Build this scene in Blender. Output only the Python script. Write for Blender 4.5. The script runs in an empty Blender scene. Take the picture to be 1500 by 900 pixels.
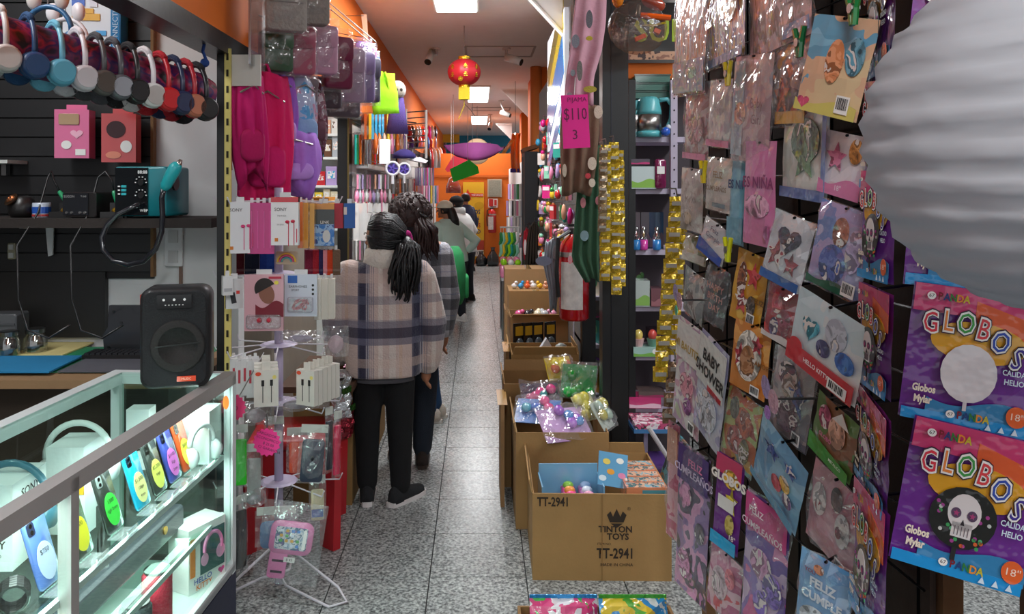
import bpy, math, random
from mathutils import Vector, Matrix
PI = math.pi
RN = random.Random(11)
SC = bpy.context.scene
COL = SC.collection
# ---------------------------------------------------------------- camera
F, VX, VY, EYE = 1130.0, 700.0, 275.0, 1.62          # focal length in px of a 1500x900 frame
cd = bpy.data.cameras.new('camera'); cam = bpy.data.objects.new('camera', cd); COL.objects.link(cam)
cam.location = (0, 0, EYE); cam.rotation_euler = (PI / 2, 0, 0)
cd.sensor_width = 36; cd.lens = F / 1500 * 36
cd.shift_x = (750 - VX) / 1500; cd.shift_y = -(450 - VY) / 1500
cd.clip_start = .05
SC.camera = cam
# ---------------------------------------------------------------- world, lights, exposure
w = bpy.data.worlds.new('world'); SC.world = w; w.use_nodes = True
w.node_tree.nodes['Background'].inputs[0].default_value = (.93, .96, 1, 1)
w.node_tree.nodes['Background'].inputs[1].default_value = .8
SC.view_settings.view_transform = 'Standard'; SC.view_settings.look = 'None'
SC.view_settings.exposure = 0.0; SC.view_settings.gamma = 1; SC.view_settings.use_curve_mapping = False
SC.cycles.max_bounces = 7; SC.cycles.diffuse_bounces = 4; SC.cycles.transparent_max_bounces = 12
SC.cycles.caustics_reflective = False; SC.cycles.caustics_refractive = False
SC.cycles.sample_clamp_indirect = 6
def area(name, loc, sx, sy, power, col=(1, .97, .92), rot=(0, 0, 0)):
    l = bpy.data.lights.new(name, 'AREA'); l.shape = 'RECTANGLE'; l.size = sx; l.size_y = sy
    l.energy = power; l.color = col
    o = bpy.data.objects.new(name, l); COL.objects.link(o); o.location = loc; o.rotation_euler = rot
    return o
CEIL = 3.07
LAMPS = [(-.17, 5.3), (.0, 11.9), (.03, 16.4), (.0, -1.0), (2.0, 2.6), (-2.0, 1.6), (1.6, 6.0), (2.0, -1.5)]   # centres of the ceiling lamps
for i, (x, y) in enumerate(LAMPS):
    area('lamp_light', (x, y, CEIL - .05), .32, 1.9, (58, 50, 85, 66, 44, 24, 30, 44)[i], (.96, .98, 1))
# ---------------------------------------------------------------- helpers
def P(x, y, Y): return Vector(((x - VX) * Y / F, Y, EYE - (y - VY) * Y / F))
def lin(h):
    h = h.lstrip('#'); r = []
    for i in (0, 2, 4):
        c = int(h[i:i + 2], 16) / 255
        r.append(c / 12.92 if c <= .04045 else ((c + .055) / 1.055) ** 2.4)
    return r
_M = {}
FIN = {  # rough, metal, coat, bump, bump scale, variation
    'matte': (.85, 0, 0, .05, 60, .10), 'card': (.8, 0, 0, .08, 90, .14), 'plastic': (.38, 0, .2, 0, 1, .06), 'gloss': (.16, 0, .6, 0, 1, .05),
    'wrap': (.3, 0, 1, .9, 26, .10), 'bag': (.22, 0, .9, .8, 30, .2), 'cloth': (.95, 0, 0, .35, 180, .14), 'metal': (.3, 1, 0, .02, 80, .05),
    'paint': (.5, 0, 0, .05, 30, .06), 'wall': (.8, 0, 0, .06, 25, .05), 'paper': (.75, 0, 0, .15, 18, .05), 'hair': (.55, 0, 0, .35, 90, .35),
    'skin': (.6, 0, 0, .05, 90, .08), 'print': (.6, 0, .1, 0, 1, 0), 'foil': (.2, .75, .3, .9, 60, .15)}
def m(hexc, fin='matte', **kw):
    key = (hexc, fin, tuple(sorted(kw.items())))
    if key in _M: return _M[key]
    rough, metal, coat, bump, bs, var = FIN[fin]
    mt = bpy.data.materials.new(fin + '_' + hexc.lstrip('#')); mt.use_nodes = True
    nt = mt.node_tree; b = nt.nodes['Principled BSDF']; c = lin(hexc)
    b.inputs['Roughness'].default_value = kw.get('rough', rough); b.inputs['Metallic'].default_value = kw.get('metal', metal)
    b.inputs['Coat Weight'].default_value = coat; b.inputs['Coat Roughness'].default_value = .07
    if 'alpha' in kw: b.inputs['Alpha'].default_value = kw['alpha']
    if 'sheen' in kw: b.inputs['Sheen Weight'].default_value = kw['sheen']
    if 'emit' in kw:
        b.inputs['Emission Color'].default_value = (*c, 1); b.inputs['Emission Strength'].default_value = kw['emit']
    tc = nt.nodes.new('ShaderNodeTexCoord')
    if var or bump:
        n = nt.nodes.new('ShaderNodeTexNoise'); n.inputs['Scale'].default_value = kw.get('vs', 9); n.inputs['Detail'].default_value = 4
        nt.links.new(tc.outputs['Object'], n.inputs['Vector'])
        r = nt.nodes.new('ShaderNodeMix'); r.data_type = 'RGBA'
        v = kw.get('var', var)
        r.inputs[6].default_value = (*[x * (1 - v) for x in c], 1); r.inputs[7].default_value = (*[min(1, x * (1 + v)) for x in c], 1)
        nt.links.new(n.outputs['Fac'], r.inputs[0]); nt.links.new(r.outputs[2], b.inputs['Base Color'])
    else: b.inputs['Base Color'].default_value = (*c, 1)
    if bump:
        n2 = nt.nodes.new('ShaderNodeTexNoise'); n2.inputs['Scale'].default_value = kw.get('bs', bs); n2.inputs['Detail'].default_value = 2
        nt.links.new(tc.outputs['Object'], n2.inputs['Vector'])
        bp = nt.nodes.new('ShaderNodeBump'); bp.inputs['Strength'].default_value = kw.get('bump', bump); bp.inputs['Distance'].default_value = .01
        nt.links.new(n2.outputs['Fac'], bp.inputs['Height'])
        nt.links.new(bp.outputs['Normal'], b.inputs['Coat Normal' if fin == 'wrap' else 'Normal'])
        if fin == 'wrap': 
            bp2 = nt.nodes.new('ShaderNodeBump'); bp2.inputs['Strength'].default_value = .25; bp2.inputs['Distance'].default_value = .01
            nt.links.new(n2.outputs['Fac'], bp2.inputs['Height']); nt.links.new(bp2.outputs['Normal'], b.inputs['Normal'])
    _M[key] = mt
    return mt
def art(cols, scale=14, stretch=(1, 1, 1), wrap=True, const=True, bump=.8):
    """printed artwork: blotches of the given colours, differing from object to object, under clear film"""
    key = ('art', tuple(cols), scale, stretch, wrap, const)
    if key in _M: return _M[key]
    mt = bpy.data.materials.new('artwork'); mt.use_nodes = True; nt = mt.node_tree; b = nt.nodes['Principled BSDF']
    tc = nt.nodes.new('ShaderNodeTexCoord'); mp = nt.nodes.new('ShaderNodeMapping'); mp.inputs['Scale'].default_value = stretch
    oi = nt.nodes.new('ShaderNodeObjectInfo'); mu = nt.nodes.new('ShaderNodeMath'); mu.operation = 'MULTIPLY'; mu.inputs[1].default_value = 40
    n = nt.nodes.new('ShaderNodeTexNoise'); n.noise_dimensions = '4D'; n.inputs['Scale'].default_value = scale; n.inputs['Detail'].default_value = 2.5
    n.inputs['Distortion'].default_value = .6
    nt.links.new(tc.outputs['Object'], mp.inputs[0]); nt.links.new(mp.outputs[0], n.inputs['Vector'])
    nt.links.new(oi.outputs['Random'], mu.inputs[0]); nt.links.new(mu.outputs[0], n.inputs['W'])
    cr = nt.nodes.new('ShaderNodeValToRGB'); cr.color_ramp.interpolation = 'CONSTANT' if const else 'LINEAR'
    e = cr.color_ramp.elements
    k = len(cols)
    while len(e) < k: e.new(.5)
    for i, h in enumerate(cols):
        e[i].position = .28 + .44 * i / k if i else 0
        e[i].color = (*lin(h), 1)
    nt.links.new(n.outputs['Fac'], cr.inputs[0]); nt.links.new(cr.outputs[0], b.inputs['Base Color'])
    b.inputs['Roughness'].default_value = .45
    if wrap:
        b.inputs['Coat Weight'].default_value = 1; b.inputs['Coat Roughness'].default_value = .08
        n2 = nt.nodes.new('ShaderNodeTexNoise'); n2.inputs['Scale'].default_value = 24; n2.inputs['Detail'].default_value = 1.5
        nt.links.new(tc.outputs['Object'], n2.inputs['Vector'])
        bp = nt.nodes.new('ShaderNodeBump'); bp.inputs['Strength'].default_value = bump; bp.inputs['Distance'].default_value = .012
        nt.links.new(n2.outputs['Fac'], bp.inputs['Height']); nt.links.new(bp.outputs['Normal'], b.inputs['Coat Normal'])
    _M[key] = mt
    return mt
def film(name='clear_film', tint='#ffffff', fac=.16, rough=.08, bump=.8, bs=22):
    key = (name, tint, fac)
    if key in _M: return _M[key]
    mt = bpy.data.materials.new(name); mt.use_nodes = True; nt = mt.node_tree
    for x in list(nt.nodes): nt.nodes.remove(x)
    o = nt.nodes.new('ShaderNodeOutputMaterial'); mx = nt.nodes.new('ShaderNodeMixShader'); t = nt.nodes.new('ShaderNodeBsdfTransparent')
    g = nt.nodes.new('ShaderNodeBsdfGlossy'); g.inputs['Roughness'].default_value = rough
    t.inputs[0].default_value = (*[.55 + .45 * x for x in lin(tint)], 1)
    mx.inputs[0].default_value = fac
    if bump:
        tc = nt.nodes.new('ShaderNodeTexCoord'); n = nt.nodes.new('ShaderNodeTexNoise'); n.inputs['Scale'].default_value = bs
        nt.links.new(tc.outputs['Object'], n.inputs['Vector']); bp = nt.nodes.new('ShaderNodeBump')
        bp.inputs['Strength'].default_value = bump; bp.inputs['Distance'].default_value = .012
        nt.links.new(n.outputs['Fac'], bp.inputs['Height']); nt.links.new(bp.outputs['Normal'], g.inputs['Normal'])
    if bump:      # crinkled film also scatters a little light
        d_ = nt.nodes.new('ShaderNodeBsdfDiffuse'); d_.inputs[0].default_value = (.85, .85, .88, 1); m2 = nt.nodes.new('ShaderNodeMixShader'); m2.inputs[0].default_value = .35
        nt.links.new(g.outputs[0], m2.inputs[1]); nt.links.new(d_.outputs[0], m2.inputs[2]); gs = m2.outputs[0]
    else: gs = g.outputs[0]
    nt.links.new(t.outputs[0], mx.inputs[1]); nt.links.new(gs, mx.inputs[2]); nt.links.new(mx.outputs[0], o.inputs[0])
    _M[key] = mt
    return mt
FILM = film(); GLASS = film('glass', '#e4fff6', .07, .01, 0)

class MB:
    """collects primitive shapes into one mesh"""
    def __init__(s): s.v = []; s.f = []
    def add(s, vs, fs):
        k = len(s.v); s.v += [tuple(v) for v in vs]; s.f += [tuple(i + k for i in f) for f in fs]; return s
    def box(s, c, d, rz=0, rx=0, ry=0, top=1.0):
        M_ = Matrix.Rotation(rz, 3, 'Z') @ Matrix.Rotation(ry, 3, 'Y') @ Matrix.Rotation(rx, 3, 'X') if rz or rx or ry else None
        vs = []
        for z in (-1, 1):
            t = top if z > 0 else 1
            for x, y in ((-1, -1), (1, -1), (1, 1), (-1, 1)):
                v = Vector((x * d[0] / 2 * t, y * d[1] / 2 * t, z * d[2] / 2))
                if M_: v = M_ @ v
                vs.append(v + Vector(c))
        return s.add(vs, [(3, 2, 1, 0), (4, 5, 6, 7), (0, 1, 5, 4), (1, 2, 6, 5), (2, 3, 7, 6), (3, 0, 4, 7)])
    def prism(s, pts, y0, y1):
        """polygon given in x,z, extruded along y"""
        n = len(pts)
        vs = [(x, y0, z) for x, z in pts] + [(x, y1, z) for x, z in pts]
        fs = [tuple(range(n)), tuple(range(2 * n - 1, n - 1, -1))] + [((i + 1) % n, i, i + n, (i + 1) % n + n) for i in range(n)]
        return s.add(vs, fs)
    def rbox(s, w, h, y0, y1, r, cx=0, cz=0, n=3):
        """box with rounded corners in x,z"""
        pts = []
        for qx, qz, a0 in ((1, 1, 0), (-1, 1, 90), (-1, -1, 180), (1, -1, 270)):
            for i in range(n + 1):
                a = math.radians(a0 + 90 * i / n)
                pts.append((cx + qx * (w / 2 - r) + r * math.cos(a), cz + qz * (h / 2 - r) + r * math.sin(a)))
        b = min(r * .4, abs(y1 - y0) * .3)
        s.rings3([[(cx + (x - cx) * k, y, cz + (z - cz) * k) for x, z in pts] for y, k in
                  ((y0, 1 - 2 * b / max(w, h)), (y0 + b, 1), (y1 - b, 1), (y1, 1 - 2 * b / max(w, h)))], True)
        return s
    def rings3(s, loops, caps=True, closed=False):
        n = len(loops[0]); vs = [p for l in loops for p in l]; fs = []; L = len(loops)
        for j in range(L if closed else L - 1):
            for i in range(n):
                a, b = j * n, ((j + 1) % L) * n
                fs.append((a + i, a + (i + 1) % n, b + (i + 1) % n, b + i))
        if caps and not closed: fs += [tuple(range(n - 1, -1, -1)), tuple(range((L - 1) * n, L * n))]
        return s.add(vs, fs)
    def rings(s, rr, n=16, p=2.0):
        """horizontal ellipses (cx,cy,z,rx,ry)"""
        lo = []
        for cx, cy, z, rx, ry in rr:
            l = []
            for i in range(n):
                a = 2 * PI * i / n; c, q = math.cos(a), math.sin(a)
                l.append((cx + rx * math.copysign(abs(c) ** (2 / p), c), cy + ry * math.copysign(abs(q) ** (2 / p), q), z))
            lo.append(l)
        return s.rings3(lo)
    def lathe(s, prof, n=16, c=(0, 0, 0), axis='Z'):
        lo = []
        for r, h in prof:
            l = []
            for i in range(n):
                a = 2 * PI * i / n; x, y = r * math.cos(a), r * math.sin(a)
                q = {'Z': (x, y, h), 'X': (h, x, y), 'Y': (y, h, x)}[axis]
                l.append((q[0] + c[0], q[1] + c[1], q[2] + c[2]))
            lo.append(l)
        return s.rings3(lo)
    def tube(s, pts, r, n=8, closed=False):
        """sweep; r is a number or one radius for each point"""
        pts = [Vector(p) for p in pts]; k = len(pts)
        rr = r if isinstance(r, (list, tuple)) else [r] * k
        lo = []; up = None
        for i, p in enumerate(pts):
            if closed: t = pts[(i + 1) % k] - pts[i - 1]
            else: t = pts[min(i + 1, k - 1)] - pts[max(i - 1, 0)]
            t = t.normalized() if t.length > 1e-9 else Vector((0, 0, 1))
            if up is None: up = Vector((0, 0, 1)) if abs(t.z) < .9 else Vector((0, 1, 0))
            a = t.cross(up).normalized(); up = a.cross(t).normalized()
            lo.append([tuple(p + (a * math.cos(2 * PI * j / n) + up * math.sin(2 * PI * j / n)) * rr[i]) for j in range(n)])
        return s.rings3(lo, True, closed)
    def cap(s, pts, rr, n=12):
        """limb: a tube with round ends"""
        pts = [Vector(p) for p in pts]; d0 = (pts[0] - pts[1]).normalized(); d1 = (pts[-1] - pts[-2]).normalized()
        a = [pts[0] + d0 * rr[0] * q for q in (.97, .7)]; b = [pts[-1] + d1 * rr[-1] * q for q in (.7, .97)]
        return s.tube(a + pts + b, [rr[0] * .25, rr[0] * .71] + list(rr) + [rr[-1] * .71, rr[-1] * .25], n)
    def ball(s, c, r, n=12, k=8):
        r = r if isinstance(r, (list, tuple)) else (r, r, r)
        return s.rings([(c[0], c[1], c[2] + r[2] * math.cos(PI * (1 - j / k)), max(1e-4, r[0] * math.sin(PI * j / k)), max(1e-4, r[1] * math.sin(PI * j / k))) for j in range(k + 1)], n)
    def sheet(s, fn, nu, nv, th=None):
        """grid fn(u,v) -> point; th gives it a thickness along the given vector"""
        vs = [fn(i / nu, j / nv) for j in range(nv + 1) for i in range(nu + 1)]; W = nu + 1
        fs = [(j * W + i, j * W + i + 1, (j + 1) * W + i + 1, (j + 1) * W + i) for j in range(nv) for i in range(nu)]
        if th is not None:
            k = len(vs); vs = vs + [tuple(Vector(v) + Vector(th)) for v in vs]
            fs = fs + [tuple(i + k for i in reversed(f)) for f in fs]
            per = [i for i in range(nu + 1)] + [j * W + nu for j in range(1, nv + 1)] + [nv * W + i for i in range(nu - 1, -1, -1)] + [j * W for j in range(nv - 1, 0, -1)]
            fs += [(per[(i + 1) % len(per)], per[i], per[i] + k, per[(i + 1) % len(per)] + k) for i in range(len(per))]
        return s.add(vs, fs)
    def mesh(s, name):
        me = bpy.data.meshes.new(name); me.from_pydata(s.v, [], s.f); me.update(); return me
    def build(s, name, mt, parent=None, smooth=False, loc=None, rot=None):
        return put(name, s.mesh(name), mt, parent, smooth, loc, rot)
def put(name, me, mt, parent=None, smooth=False, loc=None, rot=None):
    o = bpy.data.objects.new(name, me); COL.objects.link(o)
    if mt and not me.materials: me.materials.append(mt)
    elif mt and me.materials[0] != mt:
        o.material_slots[0].link = 'OBJECT'; o.material_slots[0].material = mt
    if smooth: me.polygons.foreach_set('use_smooth', [True] * len(me.polygons))
    if parent: o.parent = parent
    if loc is not None: o.location = loc
    if rot is not None: o.rotation_euler = rot
    return o
def tag(o, label, cat, group=None):
    o['label'] = label; o['category'] = cat
    if group: o['group'] = group
    return o
def thing(name, label, cat, loc=(0, 0, 0), rz=0, group=None, rot=None):
    o = bpy.data.objects.new(name, None); COL.objects.link(o); o.empty_display_size = .05
    o.location = loc; o.rotation_euler = rot if rot else (0, 0, rz)
    return tag(o, label, cat, group)
def struct(o, parent=None):
    if parent: o.parent = parent
    else: o['kind'] = 'structure'
    return o
def copytree(o, parent=None):
    c = o.copy(); COL.objects.link(c); c.parent = parent
    for ch in list(o.children): copytree(ch, c)
    return c
def remesh(o, vox, smooth=6, it=.5):
    r = o.modifiers.new('r', 'REMESH'); r.mode = 'VOXEL'; r.voxel_size = vox; r.use_smooth_shade = True
    if smooth:
        q = o.modifiers.new('s', 'SMOOTH'); q.iterations = smooth; q.factor = it
    return o
_T = {}
def text(t, size, mt, parent, x=0, y=0, z=0, rz=0, roll=0, name='lettering', align='CENTER', sx=1, bold=0, ext=.0004):
    """flat printed words facing local -y"""
    key = (t, align, bold)
    if key not in _T:
        cu = bpy.data.curves.new('t', 'FONT'); cu.body = t; cu.align_x = align; cu.align_y = 'CENTER'; cu.size = 1; cu.offset = bold; cu.resolution_u = 2
        o = bpy.data.objects.new('t', cu); COL.objects.link(o)
        dg = bpy.context.evaluated_depsgraph_get(); dg.update()
        me = bpy.data.meshes.new_from_object(o.evaluated_get(dg)); me.materials.clear()
        bpy.data.objects.remove(o); _T[key] = me
    o = bpy.data.objects.new(name, _T[key]); COL.objects.link(o)
    if not _T[key].materials: _T[key].materials.append(mt)
    else:
        o.material_slots[0].link = 'OBJECT'; o.material_slots[0].material = mt
    o.parent = parent; o.location = (x, y, z)
    o.rotation_euler = (Matrix.Rotation(rz, 3, 'Z') @ Matrix.Rotation(-roll, 3, 'Y') @ Matrix.Rotation(PI / 2, 3, 'X')).to_euler()
    o.scale = (size * sx, size, size)
    return o
INK = m('#161616', 'print'); WHITE = m('#f2f2f0', 'print')
CN = {'white': '#e9e8e4', 'black': '#17171a', 'grey': '#8a8a8c', 'red': '#c4202a', 'dark red': '#7c1420', 'orange': '#f0731c', 'yellow': '#e8c52a', 'lime green': '#9be01e',
      'green': '#2f8a45', 'teal': '#1f9c8e', 'sky blue': '#3fa9d6', 'blue': '#2155a8', 'navy': '#1c2350', 'purple': '#6a3fa0', 'lilac': '#b9a0d4', 'pink': '#ec8fb4',
      'magenta': '#d81e84', 'mauve': '#a06a80', 'brown': '#6b4630', 'cream': '#e9ddc0', 'mint': '#8fd6b8', 'gold': '#c79a2a', 'silver': '#b8bcc4', 'peach': '#f0b493'}
def shape(kind, n=20):
    if kind == 'disc': return [(math.cos(2 * PI * i / n) / 2, math.sin(2 * PI * i / n) / 2) for i in range(n)]
    if kind == 'rect': return [(-.5, -.5), (.5, -.5), (.5, .5), (-.5, .5)]
    if kind == 'star': return [(math.cos(2 * PI * i / 10 + PI / 2) * (.5 if i % 2 == 0 else .23), math.sin(2 * PI * i / 10 + PI / 2) * (.5 if i % 2 == 0 else .23)) for i in range(10)]
    if kind == 'burst': return [(math.cos(2 * PI * i / 32) * (.5 if i % 2 == 0 else .43), math.sin(2 * PI * i / 32) * (.5 if i % 2 == 0 else .43)) for i in range(32)]
    if kind == 'heart': return [(.5 * math.sin(t) ** 3, (13 * math.cos(t) - 5 * math.cos(2 * t) - 2 * math.cos(3 * t) - math.cos(4 * t)) / 32) for t in [2 * PI * i / 20 for i in range(20)]]
    if kind == 'wave': return [(-.5, -.5), (.5, -.5)] + [(.5 - i / 12, .28 + .22 * math.sin(i / 12 * 2 * PI)) for i in range(13)]
    if kind == 'arch': return [(.5 * math.cos(PI * i / 14), math.sin(PI * i / 14) - .5) for i in range(15)]
    if kind == 'tri': return [(-.5, -.5), (.5, -.5), (.0, .5)]
    if kind == 'diag': return [(-.5, -.5), (.5, -.5), (.5, .1), (-.5, .5)]
def decal(kind, parent, mt, x, z, sx, sz, y=-.004, roll=0, name='print', d=.0008):
    c, s_ = math.cos(roll), math.sin(roll)
    pts = [(x + (px * sx * c - pz * sz * s_), z + (px * sx * s_ + pz * sz * c)) for px, pz in shape(kind)]
    return MB().prism(pts, y - d, y).build(name, mt, parent)
def barcode(parent, x, z, w, h, y=-.005):
    b = decal('rect', parent, WHITE, x, z, w, h, y, name='barcode_label')
    q = MB(); k = x - w * .4
    while k < x + w * .38:
        bw = w * RN.choice((.02, .04, .06)); q.box((k + bw / 2, y - .0012, z + h * .06), (bw, .0004, h * .66)); k += bw + w * RN.choice((.03, .05))
    q.build('bars', INK, b)
    return b
def pouch(w, h, t=.004, amp=.003, seed=0, nu=4, nv=5):
    r = random.Random(seed); g = {}
    def fn(u, v, s):
        e = min(u, 1 - u, v, 1 - v); b = min(1, e * 4)
        k = (round(u * nu), round(v * nv)); 
        if k not in g: g[k] = r.uniform(-amp, amp)
        return ((u - .5) * w, s * t / 2 * b + g[k], (v - .5) * h)
    q = MB(); q.sheet(lambda u, v: fn(u, v, -1), nu, nv); q.sheet(lambda u, v: fn(1 - u, v, 1), nu, nv)
    return q
def tether(t, to, r=.0025, name='hook_wire'):
    """thin wire from a hanging thing to what holds it"""
    R_ = t.rotation_euler.to_matrix().inverted(); e = R_ @ (Vector(to) - t.location)
    return MB().tube([(0, 0, 0), e], r, 4).build(name, m('#a0a0a0', 'metal'), t)
# ================================================================ the shell
def tiles_mat():
    mt = bpy.data.materials.new('granite'); mt.use_nodes = True; nt = mt.node_tree; b = nt.nodes['Principled BSDF']
    tc = nt.nodes.new('ShaderNodeTexCoord'); ob = nt.nodes.new('ShaderNodeNewGeometry')
    n = nt.nodes.new('ShaderNodeTexNoise'); n.inputs['Scale'].default_value = 75; n.inputs['Detail'].default_value = 3; n.inputs['Roughness'].default_value = .7
    v = nt.nodes.new('ShaderNodeTexNoise'); v.inputs['Scale'].default_value = 3
    for q in (n, v): nt.links.new(ob.outputs['Position'], q.inputs['Vector'])
    cr = nt.nodes.new('ShaderNodeValToRGB'); e = cr.color_ramp.elements
    e[0].position = .36; e[0].color = (*lin('#585a5c'), 1); e[1].position = .66; e[1].color = (*lin('#d2d6d4'), 1)
    x = e.new(.5); x.color = (*lin('#9da1a0'), 1)
    mx = nt.nodes.new('ShaderNodeMix'); mx.data_type = 'RGBA'; mx.blend_type = 'MULTIPLY'; mx.inputs[0].default_value = .35
    nt.links.new(n.outputs['Fac'], cr.inputs[0]); nt.links.new(cr.outputs[0], mx.inputs[6]); nt.links.new(v.outputs['Fac'], mx.inputs[7])
    nt.links.new(mx.outputs[2], b.inputs['Base Color']); b.inputs['Roughness'].default_value = .27; b.inputs['Specular IOR Level'].default_value = .35
    return mt
GRAN = tiles_mat()
fl = struct(MB().box((.6, 8, -.03), (9, 30, .05)).build('floor', m('#2c2d2e', 'matte')))
tile = MB().box((0, 0, -.0025), (.395, .395, .012)).mesh('tile'); tile.materials.append(GRAN)
for i in range(-3, 6):
    for j in range(6, 37):
        if i > 2 and j > 12: continue
        o = put('tile', tile, GRAN, fl, loc=(i * .4, 2.4 + (j - 6) * .4 + .2, 0))
far = MB().box((.2, 18, -.001), (2.6, 6.4, .012)).build('far_paving', GRAN, fl)
ORANGE = m('#e8741f', 'wall'); CEILM = m('#f0eae6', 'wall'); BLK = m('#131315', 'paint', rough=.35); WHT = m('#d4d6d6', 'wall')
struct(MB().box((1.0, 10, CEIL + .05), (8, 26, .1)).build('ceiling', CEILM))
# orange fascia over the left shops with the black steel frame under it
XL = -.95
struct(MB().box((XL - .06, 8.8, (2.2 + CEIL) / 2), (.12, 26, CEIL - 2.2)).build('wall_left', ORANGE))
struct(MB().box((XL - .05, 8.8, 2.165), (.1, 26, .07)).build('trim_1', BLK))
struct(MB().box((XL - .03, 9.9, 2.24), (.004, 20, .012)).build('trim_2', m('#8a8478', 'metal')))
struct(MB().box((XL - .035, 2.98, 1.08), (.03, .05, 2.16)).build('trim_3', BLK))
struct(MB().box((XL - .04, 5.75, 1.08), (.08, .18, 2.16)).build('trim_4', BLK))
struct(MB().box((XL - .0, 5.66, 1.08), (.012, .02, 2.16)).build('trim_5', m('#8c7a50', 'metal')))
for i, y in enumerate((9.2, 12.6)):
    struct(MB().box((XL - .04, y, 1.08), (.08, .14, 2.16)).build('trim_%d' % (6 + i), BLK))
# partition behind the phone stall: white wall, black slatwall planks in front of it
struct(MB().box((-2.44, 3.36, 1.53), (2.82, .08, 3.06)).build('wall_partition', WHT))
sw = struct(MB().box((-2.12, 3.312, 1.83), (1.46, .012, 1.2)).build('wall_slatwall', m('#0c0c0d', 'paint')))
z = 1.263
while z < 2.45:
    MB().box((-2.12, 3.296, z + .0385), (1.46, .022, .076)).build('slat', m('#1b1b1d', 'paint', rough=.45), sw); z += .082
MB().box((-1.386, 3.295, 1.84), (.012, .03, 1.2)).build('edge_strip', m('#7a5a38', 'card'), sw)
struct(MB().box((-2.3, 3.305, 1.12), (1.42, .03, .28)).build('wall_dado', m('#191818', 'paint')))
struct(MB().box((-3.4, 1.5, 1.53), (.08, 4, 3.06)).build('wall_stall_left', m('#4b4744', 'wall')))
# left shop behind the window
struct(MB().box((-2.2, 6.6, 1.53), (2.5, .06, 3.06)).build('wall_shop_back', m('#eef0ee', 'wall')))
struct(MB().box((-3.3, 5.0, 1.53), (.06, 3.2, 3.06)).build('wall_shop_left', m('#eef0ee', 'wall')))
struct(MB().box((-2.2, 5.0, 2.62), (2.3, 3.1, .05)).build('ceiling_shop', m('#f2f4f2', 'wall')))
area('shop_light', (-1.9, 5.2, 2.56), 1.6, .9, 30, (.95, 1, 1))
for k, (x, y) in enumerate(((-1.6, 4.6), (-1.45, 5.5))):
    t = thing('tube_lamp', 'long fluorescent tube fitting on the shop ceiling behind the window', 'lamp', (x, y, 2.59), math.radians(35), 'shop ceiling tubes')
    MB().box((0, 0, 0), (.9, .1, .04)).build('housing', m('#e6e8e6', 'paint'), t)
    MB().tube([(-.42, 0, -.035), (.42, 0, -.035)], .016).build('tube', m('#f4ffff', 'print', emit=5), t)
# far left shops back them with a wall, so that goods hang on something
struct(MB().box((XL - .05, 11.1, 1.08), (.06, 10.4, 2.16)).build('wall_left_shops', m('#b9b4ae', 'wall')))
# end of the aisle
struct(MB().box((-.2, 16.3, 1.17), (3.2, .12, 2.34)).build('wall_end', m('#d9701e', 'wall')))
struct(MB().box((-.2, 16.28, 1.86), (3.2, .14, .05)).build('trim_8', m('#c05c14', 'wall')))
struct(MB().box((0, 21.5, 2.2), (5, .1, 2.6)).build('wall_stairwell', m('#2d86a8', 'wall')))
struct(MB().box((-1.3, 20.9, 2.95), (1.6, .06, .22)).build('trim_9', m('#e2b93a', 'wall')))
# right side piers and walls
p1 = MB(); p1.box((.70 + .45, 9.26 + .75, CEIL / 2), (.9, 1.5, CEIL)); struct(p1.build('wall_right_pier', ORANGE))
p2 = MB(); p2.box((.84 + .45, 15.2, CEIL / 2), (.9, .6, CEIL)); struct(p2.build('wall_right_pier_far', ORANGE))
MB().tube([(.70, 9.27, 0), (.70, 9.27, CEIL)], .07, 12).build('rounded_corner', m('#eb8a45', 'wall'), bpy.data.objects['wall_right_pier'], True)
struct(MB().box((1.3, 12.8, 1.53), (.06, 4.8, 3.06)).build('wall_right_shops', m('#9a938c', 'wall')))
struct(MB().box((3.9, 5.0, 1.53), (.08, 16, 3.06)).build('wall_right', m('#8c8680', 'wall')))
struct(MB().box((2.3, 5.6, 1.53), (3.2, .08, 3.06)).build('wall_stall_right', m('#3a3634', 'wall')))
struct(MB().box((.66, 6.4, 1.3), (.04, 3.3, 2.6)).build('wall_toy_board', m('#5b5754', 'wall')))
# ceiling hatches
for k, (x, y, s) in enumerate(((.33, 8.2, .62), (.34, 14.2, .6))):
    h = MB()
    for dx, dy, sx, sy in ((0, -.5, 1, .03), (0, .5, 1, .03), (-.5, 0, .03, 1), (.5, 0, .03, 1)): h.box((x - .1 + dx * s * 1.15, y + dy * s, CEIL - .004), (sx * s * 1.15, sy * s if sy == 1 else .02, .012))
    struct(h.build('trim_%d' % (10 + k), m('#b0a69f', 'wall')))
# ceiling lamps
for k, (x, y) in enumerate(LAMPS):
    if k > 3: lab = 'flat ceiling lamp panel over the neighbouring stalls'
    else: lab = ('flat white ceiling lamp panel next to the red lantern, first along the aisle', 'flat white ceiling lamp panel half behind the red lantern', 'flat white ceiling lamp panel beyond the lantern, above the stairs', 'flat ceiling lamp panel at the front of the aisle')[k]
    t = thing('ceiling_lamp', lab, 'lamp', (x, y, CEIL), 0, 'ceiling lamp panels')
    MB().box((0, 0, -.012), (.36, 1.96, .024)).build('frame', m('#e8e8e4', 'paint'), t)
    MB().box((0, 0, -.026), (.32, 1.9, .006)).build('diffuser', m('#fbffff', 'print', emit=7), t)
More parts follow.
